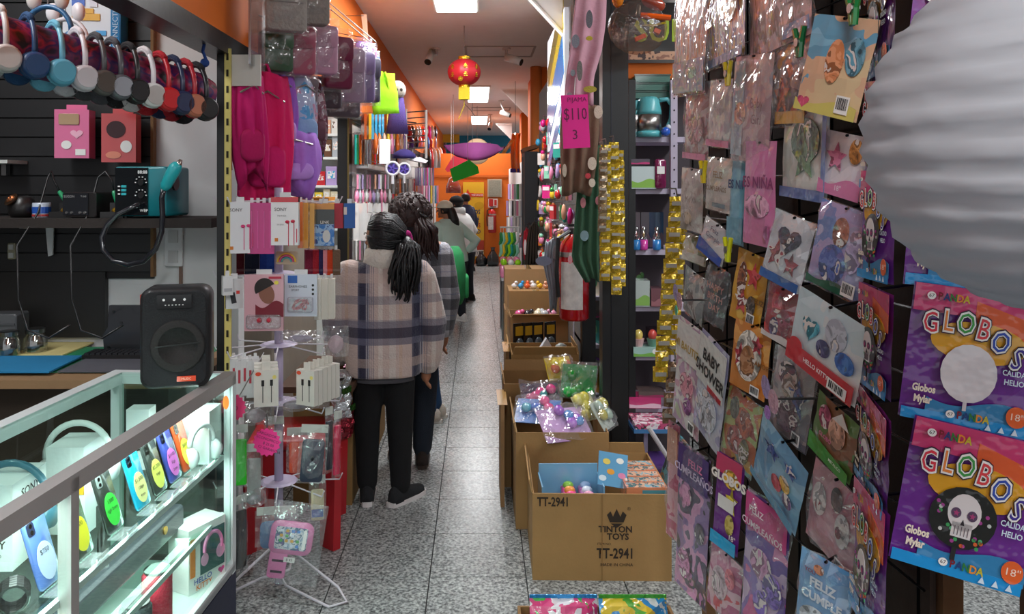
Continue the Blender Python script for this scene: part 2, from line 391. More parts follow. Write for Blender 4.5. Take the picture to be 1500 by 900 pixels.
# white triangular brackets under the ceiling on the right
for k, (a, b, c, Y, lab) in enumerate((((764, -14), (836, 64), (836, -14), 5.2, 'white triangular bracket beside the blue sign board'), ((734, 131), (775, 131), (775, 173), 11.35, 'white triangular bracket on the orange pier, under the ceiling'),
        ((726, 182), (750, 182), (750, 206), 16.0, 'white triangular bracket above the stair opening'))):
    t = thing('wall_bracket', lab, 'bracket', P(c[0], c[1], Y)); o = t.location
    q = [P(*x, Y) - o for x in (a, b, c)]
    MB().prism([(v.x, v.z) for v in q], 0, .02).build('panel', m('#dcd8d4', 'wall'), t)
    d = (q[1] - q[0]).normalized(); MB().tube([q[0] + Vector((0, -.01, 0)), q[1] + Vector((0, -.01, 0))], .016, 6).build('rim', m('#efece8', 'paint'), t)
# security cameras
for k, (x, y, Y, lab, d) in enumerate(((640, 84, 8.0, 'small dome-necked security camera left of the red lantern', -1), (742, 88, 8.0, 'white bullet security camera right of the red lantern', 1),
        (734, 167, 12.8, 'white bullet security camera above the second ceiling hatch', 1), (718, 185, 15.2, 'round security camera near the stair opening', 0))):
    p = P(x, y, Y); t = thing('security_camera', lab, 'camera', (p.x, Y, CEIL), 0, 'security cameras')
    MB().lathe([(.045, -.02), (.045, 0)], 14).build('mount', m('#cfc8c2', 'plastic'), t)
    e = Vector((.07 * d, -.03, p.z - CEIL))
    MB().tube([(0, 0, -.01), (0, 0, -.07), e], .014).build('arm', m('#cfc8c2', 'plastic'), t)
    dv = Vector((.16 * d if d > 0 else -.02, -.07, -.07)).normalized()
    MB().tube([e - dv * .09, e + dv * .09], .04, 12).build('body', m('#d8d2cc', 'plastic'), t, True)
    MB().tube([e + dv * .088, e + dv * .098], .036, 12).build('lens', m('#0c0c0e', 'gloss'), t)
# red paper lantern
p = P(680, 106, 6.9); r = .15
t = thing('red_lantern', 'round red paper lantern with gold lettering hanging from the ceiling', 'lantern', p)
q = MB(); N = 36; lo = []
for j in range(13):
    a = PI * (.09 + .82 * j / 12); lo.append([(r * math.sin(a) * math.cos(2 * PI * i / N) * (1 if i % 3 else .955), r * math.sin(a) * math.sin(2 * PI * i / N) * (1 if i % 3 else .955), r * .82 * math.cos(a)) for i in range(N)])
q.rings3(lo).build('shade', m('#b8202c', 'paper', rough=.5), t, True)
GOLD = m('#e0b12c', 'foil')
MB().lathe([(.055, .115), (.055, .14)], 16).build('top_collar', GOLD, t); MB().lathe([(.05, -.14), (.05, -.115)], 16).build('bottom_collar', GOLD, t)
for k in range(22):
    a = 2 * PI * k / 22; MB().box((.045 * math.cos(a), .045 * math.sin(a), -.19), (.011, .011, .11)).build('fringe', m('#d8c030', 'cloth'), t)
MB().tube([(0, 0, .13), (0, 0, CEIL - p.z)], .003, 5).build('cord', m('#6a5a50', 'matte'), t)
MB().tube([(0, 0, -.13), (.0, -.01, -.3), (-.05, -.01, -.42)], .004, 5).build('tassel', m('#c8b42c', 'cloth'), t)
MB().tube([(.0, .0, -.28), (.06, 0, -.34), (.1, 0, -.4)], .003, 5).build('wire', m('#4a3a34', 'matte'), t)
for k, (ax, s) in enumerate(((.1, '富'), (-.75, '福'), (.85, '貴'))):
    for zz, ch in ((.035, s), (-.035, '大')):
        MB().box((0, 0, 0), (.034, .003, .006)).box((0, 0, .014), (.03, .003, .005)).box((0, 0, -.014), (.036, .003, .005)).box((0, 0, .002), (.005, .003, .044)).build('gold_character', GOLD, t, loc=(r * .985 * math.sin(ax), -r * .985 * math.cos(ax), zz), rot=(0, 0, ax))
MB().lathe([(.022, 0), (.022, .004)], 14, axis='Y').build('gold_medallion', GOLD, t, loc=(-.03, -r * .9, -.075), rot=(.35, 0, -.2))
# blue sign board along the right of the aisle
t = thing('sign_board', 'tall blue, yellow and white sign board hung edge-on beside the pink pyjama', 'sign', (.585, 5.7, 2.36))
MB().box((0, 0, 0), (.03, 1.25, .9)).build('board', m('#dfe6ee', 'paint'), t)
for z0, h, c, nm in ((.33, .16, '#8c7a3c', 'brown_band'), (.17, .12, '#e0c23a', 'yellow_band'), (-.05, .28, '#3f86d0', 'blue_band'), (-.38, .1, '#5aa0e0', 'lower_band')):
    MB().box((-.017, 0, z0), (.005, 1.2, h), rx=-.35).build(nm, m(c, 'gloss'), t)
for zz, s in ((.02, 'OFERTA'), (-.14, 'JUGUETES')):
    pass
# end wall: banner, notice, signs, extinguisher, bags
t = thing('banner', 'tall yellow printed banner on the orange end wall', 'banner', P(695, 385, 16.2))
MB().box((-.02, 0, .88), (.44, .02, 1.62)).build('sheet', m('#e3b324', 'paint'), t)
for zz, s, c, sz in ((1.06, 'PISOS', '#1d2a55', .13), (.93, 'CON', '#1d2a55', .12), (.78, 'CTOS', '#b02a20', .13), (.65, 'EDAD', '#1d2a55', .13)):
    text(s, sz, m(c, 'print'), t, .0, -.013, zz, bold=.02, sx=.75)
MB().box((-.02, -.012, 1.42), (.42, .01, .07)).build('red_ribbon', m('#c8341c', 'paint'), t)
decal('star', t, m('#d83a1c', 'paint'), -.14, 1.42, .26, .26, -.016, name='red_burst')
text('VISITANOS', .05, WHITE, t, .06, -.02, 1.42)
MB().box((.02, -.012, .2), (.34, .01, .13)).build('white_panel', m('#e8e4dc', 'paint'), t); text('VISITA', .09, INK, t, .02, -.02, .2)
MB().box((.0, -.012, .37), (.4, .01, .2)).build('red_panel', m('#b8402c', 'paint'), t)
decal('disc', t, m('#d0a018', 'paint'), .1, 1.2, .2, .16, -.013); decal('disc', t, m('#3c3410', 'paint'), -.05, .5, .14, .12, -.013)
DXE = Vector((0, 0, 0))
t = thing('notice_frame', 'grey framed notice on the orange wall above the red sign', 'notice', P(721.5 + 3, 289, 16.2) + DXE)
MB().box((0, 0, .19), (.3, .03, .38)).build('frame', m('#b8a890', 'paint'), t); MB().box((0, -.02, .19), (.25, .01, .33)).build('page', m('#8f9080', 'card', vs=60, var=.4), t)
t = thing('safety_sign', 'small red and white fire sign above the wall extinguisher', 'sign', P(722, 304, 16.2) + DXE)
MB().box((0, 0, .09), (.2, .012, .19)).build('plate', m('#e6dcd4', 'paint'), t); MB().box((-.04, -.009, .1), (.09, .006, .15)).build('red_symbol', m('#c02824', 'paint'), t); MB().box((.055, -.009, .1), (.05, .006, .12)).build('red_bar', m('#c02824', 'paint'), t)
def extinguisher(loc, h, label, rz=0):
    t = thing('fire_extinguisher', label, 'extinguisher', loc, rz); k = h / .5
    RED = m('#b3141c', 'gloss')
    MB().lathe([(.07 * k, 0), (.078 * k, .012 * k), (.078 * k, .36 * k), (.065 * k, .4 * k), (.03 * k, .43 * k), (.025 * k, .44 * k)], 20).build('cylinder', RED, t, True)
    MB().lathe([(.024 * k, .44 * k), (.024 * k, .47 * k)], 10).build('valve', m('#2a2a2c', 'plastic'), t)
    MB().box((.02 * k, 0, .485 * k), (.11 * k, .02 * k, .014 * k)).box((.03 * k, 0, .465 * k), (.08 * k, .02 * k, .008 * k)).build('handle', m('#1c1c1e', 'plastic'), t)
    MB().tube([(-.02 * k, 0, .455 * k), (-.09 * k, -.02, .42 * k), (-.1 * k, -.02, .25 * k), (-.09 * k, -.02, .12 * k)], .011 * k).build('hose', m('#141416', 'plastic'), t)
    MB().lathe([(.08 * k, .325 * k), (.0805 * k, .327 * k), (.0805 * k, .348 * k), (.08 * k, .35 * k)], 20).build('strap', m('#c8bcb8', 'metal'), t)
    lo = []
    for zz in (.06 * k, .3 * k): lo.append([(.0795 * k * math.cos(a), .0795 * k * math.sin(a), zz) for a in [math.radians(x) for x in range(-165, -74, 9)]])
    lb = MB(); n = len(lo[0]); lb.add(lo[0] + lo[1], [(i, i + 1, n + i + 1, n + i) for i in range(n - 1)]); lb.build('label_sheet', m('#d8d4d0', 'paper', vs=30, var=.35), t)
    return t
extinguisher(P(721, 341, 16.1) + DXE, .56, 'small red fire extinguisher on the orange end wall')
for k, (x, s, lab) in enumerate(((705, .55, 'black rubbish bag against the banner'), (722, .7, 'bigger black rubbish bag under the wall extinguisher'), (690, .4, 'small black rubbish bag beside the jeans wearer'))):
    p = P(x, 391, 15.9); t = thing('rubbish_bag', lab, 'bag', (p.x, p.y, 0), k, 'rubbish bags')
    q = MB(); lo = []
    for zz, rr in ((0, .16), (.1, .22), (.28, .2), (.42, .1), (.47, .05), (.56, .09)):
        lo.append([(s * rr * math.cos(a) * (1 + .14 * math.sin(5 * a + zz * 9)), s * rr * .8 * math.sin(a) * (1 + .12 * math.cos(4 * a)), s * zz) for a in [2 * PI * i / 18 for i in range(18)]])
    q.rings3(lo).build('sack', m('#141518', 'bag'), t, True); MB().tube([(s * .06 * math.cos(a), s * .05 * math.sin(a), s * .465) for a in [2 * PI * i / 10 for i in range(10)]], .008, 5, True).build('tie', m('#222226', 'plastic'), t)
# stair railing and things hung over the aisle's end
t = thing('stair_railing', 'grey sloping stair railing with thin bars before the blue wall', 'railing', (-.9, 20.2, 2.0))
for k in range(9):
    x = k * .28; MB().tube([(x, 0, .05), (x + .75, 0, .65)], .016, 6).build('bar', m('#cfd6d8', 'metal', rough=.4), t)
MB().tube([(-.2, 0, .0), (3.0, 0, .02)], .03).build('bottom_rail', m('#7c7c80', 'paint'), t); MB().tube([(.55, 0, .66), (3.2, 0, .68)], .03).build('top_rail', m('#7c7c80', 'paint'), t)
for x in (.05, 1.2): MB().tube([(x, 0, -2.0), (x, 0, .8)], .035).build('post', m('#6c6c70', 'paint'), t)
Y = 13.0
def cardshape(name, pts, Y, hexc, label, cat, fin='paper', d=.01, tilt=None):
    o = P(*pts[0], Y); t = thing(name, label, cat, o)
    MB().prism([(P(*p, Y).x - o.x, P(*p, Y).z - o.z) for p in pts], 0, d).build('card', m(hexc, fin), t)
    return t
kt = thing('hanging_canopy', 'purple cloth canopy with pointed ends hung across the end of the aisle', 'canopy', P(692, 212, Y))
o = kt.location
def cn(u, v):
    top = Vector((P(650 + 90 * u, 213 - 4 * math.sin(u * PI) + (4 if u > .9 else 0), Y))); sag = math.sin(PI * u) ** .7 * 24
    q = P(650 + 90 * u, 213 + sag, Y)
    r_ = top.lerp(q, v) - o; r_.y += -.35 * math.sin(PI * u) * math.sin(v * PI * .5) + .06 * math.sin(9 * u); return tuple(r_)
MB().sheet(cn, 16, 5, (0, .004, .001)).build('cloth', m('#55154a', 'cloth'), kt, True)
MB().tube([(0, 0, 0), (0, 0, CEIL - o.z)], .004, 5).build('cord', m('#333', 'matte') if False else m('#333336', 'matte'), kt)
t = thing('paper_parasol', 'round cream paper parasol hanging behind the purple canopy', 'parasol', P(699, 222, Y + .7))
MB().lathe([(.0, -.12), (.22, -.03), (.235, 0), (.22, -.015), (.01, -.1)], 22, axis='Y').build('disc', m('#e6cba4', 'paper'), t, True)
MB().tube([(0, 0, 0), (0, .5, 0)], .012, 6).build('stick', m('#a07c50', 'matte'), t)
MB().tube([(0, 0, .2), (0, 0, CEIL - t.location.z)], .004, 5).build('cord', m('#555558', 'matte'), t)
g = cardshape('price_sign', [(659, 248), (687, 234), (700, 244), (702, 254), (664, 267)], 10.8, '#2cc83c', 'bright green card sign hanging below the purple canopy', 'sign')
MB().tube([(.25, 0, .1), (.25, 0, CEIL - g.location.z)], .003, 5).build('string', m('#bbbbbb', 'matte'), g)
g = cardshape('hanging_flag', [(652, 248), (664, 228), (690, 236), (672, 250), (655, 252)], 12.6, '#b02034', 'red paper flag between the green sign and the purple canopy', 'flag')
MB().tube([(.1, 0, .15), (.1, 0, CEIL - g.location.z)], .003, 5).build('string', m('#bbbbbb', 'matte'), g)
# ================================================================ phone stall on the left
# ---- wall shelf and what stands on it
DK = m('#1d1b1b', 'plastic'); SH = 1.5
t = thing('wall_shelf', 'dark wooden wall shelf holding the soldering gear', 'shelf', (-1.9, 3.15, SH))
MB().box((.12, -.02, -.018), (1.5, .3, .036)).build('board', m('#2a2320', 'card'), t)
for x in (.07,):
    b = MB().prism([(0, 0), (.035, 0), (.03, -.13), (.012, -.135)], -.002, .006).build('bracket', m('#d0d0d2', 'paint'), t, loc=(x, .115, -.036))
    MB().box((x + .02, .02, -.039), (.03, .2, .006)).build('bracket_arm', m('#d0d0d2', 'paint'), t)
def onshelf(px, Y=3.1): return Vector(((px - VX) * Y / F, Y, SH))
TEAL = m('#17808a', 'plastic')
p = onshelf(224, 3.1); t = thing('soldering_station', 'teal soldering station with dark control panel and two dials', 'soldering station', p, -.12)
MB().rbox(.215, .195, -.09, .09, .012, 0, .105).build('case', TEAL, t, True)
MB().box((-.035, -.093, .105), (.135, .006, .185)).build('control_panel', m('#14181c', 'gloss'), t)
for z in (.14, .09):
    d = MB().lathe([(.012, 0), (.014, .012)], 14, axis='Y').build('dial', m('#1a1a1c', 'plastic'), t, loc=(.012, -.11, z))
    for k in range(6):
        a = PI * k / 5; MB().box((.022 * math.cos(a), .002, .022 * math.sin(a)), (.005, .002, .004)).build('tick', WHITE, d)
for z in (.125, .11, .095):
    MB().box((-.065, -.097, z), (.02, .003, .009)).build('display_button', m('#39b8c0', 'plastic'), t); MB().box((-.085, -.097, z), (.009, .002, .005)).build('mark', WHITE, t)
text('88:88', .018, WHITE, t, .012, -.097, .18, bold=.02); text('WEP', .016, WHITE, t, .018, -.097, .03, bold=.02)
for x in (-.08, .08): MB().lathe([(.01, 0), (.01, .01)], 10, (x, -.06, 0)).build('foot', DK, t)
# hot air handle with its thick hose
t = thing('hot_air_handle', 'teal hot air gun handle on a thick looping black hose', 'heat gun', P(252, 275, 2.93))
o = t.location
def q_(x, y, Y=2.93): return P(x, y, Y) - o
MB().cap([q_(243, 272), q_(250, 258), q_(257, 246)], [.021, .024, .025], 14).build('grip', m('#25b0b6', 'plastic'), t, True)
MB().tube([q_(258, 247), q_(262, 240), q_(265, 234)], [.016, .012, .006], 10).build('nozzle', m('#b8b0a8', 'metal'), t, True)
hp = [(240, 275), (237, 290), (238, 315), (237, 340), (228, 365), (210, 383), (188, 388), (165, 382), (151, 366), (149, 348), (157, 330), (172, 315), (190, 306), (204, 300)]
pts = [q_(*x, 2.93 + .05 * k / 13) for k, x in enumerate(hp)]
MB().tube(pts, .0105, 10).build('hose', m('#22242a', 'gloss'), t, True)
MB().lathe([(.03, -.004), (.03, .004)], 16, axis='X').build('holder_ring', m('#4a4644', 'metal'), t, loc=q_(257, 268, 2.98))
# small dark controller and two iron stands
p = onshelf(129); t = thing('power_controller', 'small black soldering controller box with a framed grey face', 'controller', p, -.1)
MB().rbox(.135, .1, -.07, .07, .008, .01, .052).build('case', DK, t); MB().box((-.005, -.073, .055), (.105, .006, .085)).build('face', m('#24262b', 'gloss'), t)
for k, s in ((.018, 'SUGON'), ): text(s, .013, m('#a8a8a8', 'print'), t, -.03, -.077, .085); text('T-245', .01, m('#a8a8a8', 'print'), t, .03, -.077, .085)
for x in (-.04, -.02, .015, .035): MB().lathe([(.005, 0), (.005, .006)], 8, (x, -.08, .022), 'Y').build('socket', m('#c0c0c0', 'metal'), t)
for px, lab, hx in ((97, 'green soldering iron resting in a black stand beside the small controller', -.02), (171, 'green soldering iron upright in a black stand beside the teal station', -.005)):
    p = onshelf(px, 3.08); t = thing('soldering_iron', lab, 'soldering iron', p, 0, 'soldering irons')
    MB().box((0, 0, .012), (.09, .09, .024)).build('base', DK, t); MB().box((-.005, .02, .035), (.045, .04, .05)).build('stand', DK, t)
    MB().ball((.015, -.025, .03), (.022, .018, .014)).build('brass_wool', m('#c89a30', 'foil'), t)
    MB().cap([(.0, .01, .06), (hx - .01, .01, .1)], [.011, .009]).build('grip', m('#2aa06a', 'plastic'), t)
    MB().tube([(hx - .01, .01, .1), (hx * 2 - .015, .01, .15), (hx - .05, .02, .185), (-.08, .01, .16), (-.09, -.04, .02), (-.095, -.17, -.1), (-.09, -.17, -.3), (-.06, -.16, -.42), (.02, -.16, -.45), (.1, -.16, -.4)], .004, 6).build('cable', m('#1a1a1c', 'plastic'), t, True)
p = onshelf(33, 3.1); t = thing('cleaning_pot', 'round black tip-cleaning pot with copper wool', 'pot', p)
MB().lathe([(.04, 0), (.052, .02), (.052, .05), (.04, .08), (.02, .088)], 18).build('pot', DK, t, True); MB().lathe([(.028, 0), (.03, .006)], 14).build('mouth_ring', m('#8a6a50', 'metal'), t, loc=(-.022, -.035, .07), rot=(-.9, -.5, 0) if False else (.9, 0, -.5))
MB().ball((-.022, -.032, .068), (.022, .015, .022)).build('copper_wool', m('#b06a40', 'foil'), t)
p = onshelf(61, 3.08); t = thing('paste_tin', 'small blue and white tin next to the black cleaning pot', 'tin', p)
MB().lathe([(.032, 0), (.034, .004), (.034, .056), (.032, .06)], 18).build('can', m('#c8d4e4', 'gloss'), t, True); MB().lathe([(.0345, .018), (.0345, .044)], 18).build('blue_label', m('#2c5cb8', 'gloss'), t)
MB().lathe([(.0348, .006), (.0348, .014)], 18).build('red_stripe', m('#b83a3a', 'gloss'), t)
# switches, socket, hanging boxes
for (px, py, w_, h_, lab) in ((252, 362, .075, .17, 'double white wall switch plate with grey strip under the shelf end'), (18, 368, .035, .07, 'small beige wall socket low on the black slatwall')):
    p = P(px, py, 3.28); t = thing('wall_switch', lab, 'switch', p + Vector((0, .02 if px > 100 else 0, 0)), 0)
    MB().rbox(w_, h_, -.006, .006, .006).build('plate', m('#cfd0d0' if px > 100 else '#8d8672', 'plastic'), t)
    for s in (-.25, .25): MB().box((0, -.008, s * h_), (w_ * .55, .006, h_ * .3)).build('rocker', m('#b8b8b6', 'plastic'), t)
t = thing('cable_conduit', 'brown cable conduit running down the white wall', 'conduit', P(265, 365, 3.31)); MB().box((0, 0, 0), (.012, .014, .42)).build('tube', m('#6a4c3a', 'plastic'), t); MB().box((0, -.002, .05), (.018, .014, .02)).build('clip', m('#7a5c4a', 'plastic'), t)
for k, (px, py, c, lab, w_) in enumerate(((110, 197, '#e06a9c', 'bright pink gadget box with a window hanging on the slatwall', .135), (178, 203, '#c8484a', 'red gadget box with a dark picture hanging on the slatwall', .135))):
    p = P(px, py, 3.2); t = thing('gadget_box', lab, 'box', p, .12)
    MB().box((0, 0, 0), (w_, .07, .2)).build('carton', m(c, 'gloss'), t); MB().box((0, .02, .112), (w_ * .6, .004, .025)).build('hang_tab', m(c, 'gloss'), t)
    if k == 0:
        MB().rbox(.08, .045, -.039, -.036, .006, -.01, .06).build('window', m('#b0906a', 'gloss'), t)
        decal('disc', t, WHITE, -.02, -.045, .04, .035, -.037); decal('heart', t, m('#f4b8d0', 'print'), .02, .0, .05, .04, -.037)
        MB().box((.035, -.037, -.075), (.04, .002, .025)).build('sticker', WHITE, t)
    else:
        decal('disc', t, m('#3a1820', 'print'), -.01, .035, .075, .07, -.037); decal('disc', t, WHITE, .03, -.035, .045, .05, -.037); decal('disc', t, m('#e89078', 'print'), -.02, -.07, .06, .03, -.037)
p = P(140, 20, 3.22); t = thing('toy_brick_box', 'white and blue toy brick box standing high on the slatwall', 'toy box', p, .1)
MB().box((0, 0, 0), (.225, .09, .31)).build('carton', m('#e4ecf4', 'gloss'), t); MB().box((.1135, -.0, 0), (.004, .091, .31)).build('blue_side', m('#1878b4', 'gloss'), t); MB().box((.095, -.0465, 0), (.035, .003, .31)).build('blue_edge', m('#1878b4', 'gloss'), t)
text('CONNECTION', .03, m('#bfe0f4', 'print'), t, .097, -.05, -.05, roll=PI / 2)
for x, z, w_, h_, c in ((-.03, .09, .09, .05, '#2f63c8'), (-.05, .04, .05, .04, '#2f63c8'), (.01, .04, .03, .045, '#d8d8e4'), (-.02, -.025, .11, .028, '#e0a820'), (-.02, .0, .06, .02, '#e0a820'), (.045, .09, .022, .02, '#38a0e0'), (.04, -.09, .04, .02, '#38a0e0')):
    q = decal('rect', t, m(c, 'plastic'), x, z, w_, h_, -.046, name='printed_brick', d=.004)
p = P(8, 237, 3.16); t = thing('corner_shelf', 'small white shelf end on the slatwall above the dark shelf', 'shelf', p); MB().rbox(.12, .09, -.03, .08, .01).build('board', m('#cdd0cc', 'plastic'), t) if False else MB().box((-.06, .05, 0), (.16, .14, .014)).build('board', m('#cdd0cc', 'plastic'), t); MB().box((-.06, .1, -.03), (.02, .03, .05)).build('bracket', m('#a8a8a8', 'metal'), t)
# ---- headphones on a bolster
A = Vector((-1.62, 2.13, 2.1)); B = Vector((-.955, 2.78, 1.94)); ax = (B - A).normalized()
rzt = math.atan2(ax.y, ax.x)
t = thing('display_bolster', 'long galaxy-print fabric bolster hanging on a blue cord, carrying headphones', 'bolster', A)
q = MB(); L = (B - A).length
q.tube([A * 0 + ax * s for s in (0, .02, .3 * L, .6 * L, .93 * L, .985 * L, L)], [.05, .08, .082, .08, .078, .06, .02], 20)
q.build('bolster', art(['#140c1c', '#2a1030', '#6a1a4a', '#241a5a', '#a02048', '#150a18'], 16, wrap=False, const=False), t, True)
top = P(300, 66, 2.74)
MB().tube([ax * (.95 * L) + Vector((0, 0, .05)), P(298, 100, 2.76) - A, P(302, 88, 2.76) - A, P(297, 75, 2.76) - A, Vector((top.x, top.y, 2.14)) - A], .006, 6).build('cord', m('#1f3f80', 'cloth'), t)
MB().ball(P(300, 92, 2.76) - A, .016).build('knot', m('#1f3f80', 'cloth'), t)
def headphones(s, c, cup, label, drop=0, plate=None, ears=None, back=0):
    """over-ear headphones straddling the bolster, s along its length"""
    p = A + ax * (s * L) + Vector((0, 0, drop))
    t = thing('headphones', label, 'headphones', p, rzt, 'headphones on the bolster')
    r = .1
    pts = [(0, r * math.cos(a), r * .98 * math.sin(a) + .002) for a in [math.radians(x) for x in range(-28, 209, 18)]]
    MB().tube(pts, .0085, 8).build('headband', m(c, 'plastic'), t, True)
    MB().tube([(0, y, z + .0075) for (_, y, z) in pts[4:10]], .009, 8).build('band_pad', m(c, 'cloth'), t, True)
    for sg in (-1, 1):
        cp = MB().lathe([(.012, -.022), (.037, -.02), (.041, -.006), (.04, .006), (.034, .015), (.01, .018)], 18, axis='Y').build('ear_cup', m(cup, 'plastic'), t, True, (0, sg * (r + .004), -.06), (0, 0, 0 if sg > 0 else PI))
        MB().lathe([(.04, -.03), (.043, -.016), (.038, -.012)], 18, axis='Y').build('cushion', m('#2a2828' if cup in ('#17171a', '#2b2b30') else c, 'cloth'), cp, True)
        MB().lathe([(.031, .0175), (.031, .0195)], 18, axis='Y').build('cap_plate', m(plate or cup, 'metal' if plate else 'plastic', rough=.35), cp)
        if ears: MB().ball((.0, sg * .055, .105), (.018, .028, .038)).build('ear', m(ears, 'plastic'), t, True)
    return t
HP = [(.18, '#2b2b30', '#2b2b30', 'black over-ear headphones, hung between the bolster end and the white pair', None, None), (.275, '#c9c8c8', '#c9c4c2', 'pale grey headphones beside the dark blue pair', None, None),
      (.355, '#254a74', '#1f4474', 'dark blue headphones between the pale grey and light blue pairs', None, None), (.435, '#6fb6d0', '#5fb0cc', 'light blue headphones beside the dark blue pair', None, None),
      (.505, '#d6d2d8', '#d2ced4', 'white headphones beside the light blue pair', None, None), (.565, '#4a4a4e', '#55524f', 'dark grey headphones with brushed cups', '#6a625c', None),
      (.62, '#54545a', '#5a5e64', 'grey headphones with silver disc cups', '#b0b4bc', None), (.675, '#2a282a', '#1c1a1c', 'black headphones between the silver-disc and white pairs', None, None),
      (.73, '#dcd4d6', '#d8d4d2', 'white headphones with spun metal cups', '#c8c4c0', None), (.785, '#b01c28', '#c01820', 'bright red headphones beside the white metal-cup pair', None, None), (.835, '#242a48', '#242c4c', 'navy headphones between the two red bands', None, None),
      (.88, '#a8202c', '#b06a50', 'red-band headphones with copper brown cups', None, None), (.925, '#1c1a1e', '#1a1a1c', 'black headphones at the tied end of the bolster', None, None)]
for s, c, cup, lab, pl, er in HP: headphones(s, c, cup, lab, 0, pl, er)
for px, py, c, e, lab in ((70, 12, '#2f6a9a', '#d8d4d0', 'blue cat-ear headphones with pale ears behind the bolster'), (96, 30, '#d8d4da', '#e4e0e4', 'white round-ear headphones behind the bolster')):
    p = P(px, py, 2.6 if px < 80 else 2.84); t = thing('headphones', lab, 'headphones', p + Vector((0, 0, -.02)), rzt + .7, 'spare headphones behind the bolster')
    MB().tube([(0, .085 * math.cos(a), .085 * math.sin(a) - .06) for a in [math.radians(x) for x in range(0, 181, 15)]], .009, 8).build('headband', m(c, 'plastic'), t, True)
    for sg in (-1, 1):
        MB().lathe([(.03, -.02), (.036, 0), (.03, .015)], 16, axis='Y').build('ear_cup', m(c, 'plastic'), t, True, (0, sg * .09, -.09))
        MB().ball((0, sg * .05, .05), (.016, .026, .036)).build('ear', m(e, 'plastic'), t, True)
    MB().tube([(0, 0, .02), (0, .0, CEIL - p.z)], .002, 5).build('hanging_line', m('#888', 'print') if False else m('#888888', 'print'), t)
# ---- work table
t = thing('work_table', 'wooden repair table with a green cutting mat edge', 'table', (-1.9, 2.98, 0))
MB().box((.08, 0, .93), (1.56, .56, .03)).build('top', m('#8a6c4c', 'card'), t)
MB().box((.1, -.02, .45), (1.48, .04, .9)).build('front_panel', m('#46392f', 'card'), t)
for x in (-.5, .8): MB().box((x, .2, .46), (.05, .05, .92)).build('leg', m('#46392f', 'card'), t)
MB().box((.3, .05, .947), (1.04, .44, .004)).build('green_mat', m('#1f8a5e', 'plastic'), t)
TZ = .95
def flat(name, pts, h, c, lab, cat, z=TZ, fin='matte'):
    ws = []
    for x, y in pts:
        Y = (EYE - z) * F / (y - VY); ws.append(((x - VX) * Y / F, Y))
    cx = sum(a for a, b in ws) / len(ws); cy = sum(b for a, b in ws) / len(ws)
    o = MB(); n = len(ws); o.add([(a - cx, b - cy, 0) for a, b in ws] + [(a - cx, b - cy, h) for a, b in ws], [tuple(range(n)), tuple(range(n, 2 * n))[::-1]] + [(i, (i + 1) % n, n + (i + 1) % n, n + i) for i in range(n)])
    return tag(o.build(name, m(c, fin), loc=(cx, cy, z)), lab, cat)
flat('repair_pad', [(-30, 522), (92, 522), (138, 503), (20, 503)], .006, '#d8c98a', 'pale yellow silicone pad on the repair table', 'pad', TZ)
flat('repair_pad', [(-30, 547), (72, 547), (122, 523), (-30, 524)], .006, '#1d78a8', 'blue silicone repair pad on the table', 'pad', TZ + .0062)
flat('repair_pad', [(84, 546), (240, 546), (240, 524), (132, 524)], .004, '#54545c', 'dark grey mat beside the blue pad', 'pad', TZ)
for px, lab in ((26, 'squat clear glass jar beside the grey case'), (52, 'clear glass jar with metal lid, behind the other jar')):
    Y = 3.12; t = thing('glass_jar', lab, 'jar', ((px - VX) * Y / F, Y - (0 if px > 30 else .06), TZ), 0, 'glass jars')
    MB().lathe([(.04, 0), (.044, .01), (.044, .06), (.034, .075), (.034, .085)], 18).build('glass', film('jar_glass', '#d8e0dc', .3, .05, 0), t, True); MB().lathe([(.036, .083), (.037, .1), (.03, .103)], 18).build('lid', m('#8a8a88', 'metal'), t)
    MB().lathe([(.03, .004), (.03, .03)], 12).build('screws', m('#9a938c', 'metal'), t)
p = P(8, 490, 3.15); t = thing('tool_case', 'dark grey ribbed tool case at the end of the table', 'case', (p.x, p.y, TZ), .05)
MB().rbox(.14, .16, -.05, .05, .01, 0, .08).build('case', m('#55575a', 'plastic'), t)
for z in (.03, .06, .09, .12): MB().box((0, -.053, z), (.13, .004, .008)).build('rib', m('#484a4e', 'plastic'), t)
p = P(172, 500, 3.15); t = thing('phone_jig', 'black plastic phone jig standing upright behind the keyboard', 'jig', (p.x, p.y, TZ), 0)
MB().prism([(-.05, 0), (.12, 0), (.12, .19), (-.03, .19), (-.035, .1), (-.055, .07)], -.01, .01).build('plate', m('#26262a', 'plastic'), t)
for x, z in ((-.01, .165), (.02, .12), (-.03, .02)): MB().lathe([(.006, -.013), (.006, -.009)], 10, (x, 0, z), 'Y').build('hole', m('#0a0a0a', 'plastic'), t)
p = P(172, 512, 3.05); t = thing('keyboard', 'small black keyboard lying on the green mat', 'keyboard', (p.x, p.y, TZ), 0)
MB().box((0, 0, .01), (.23, .1, .016)).build('body', DK, t)
for r_ in range(4):
    for k in range(10): MB().box((-.1 + k * .022, -.035 + r_ * .023, .021), (.018, .018, .006)).build('key', m('#242428', 'plastic'), t)
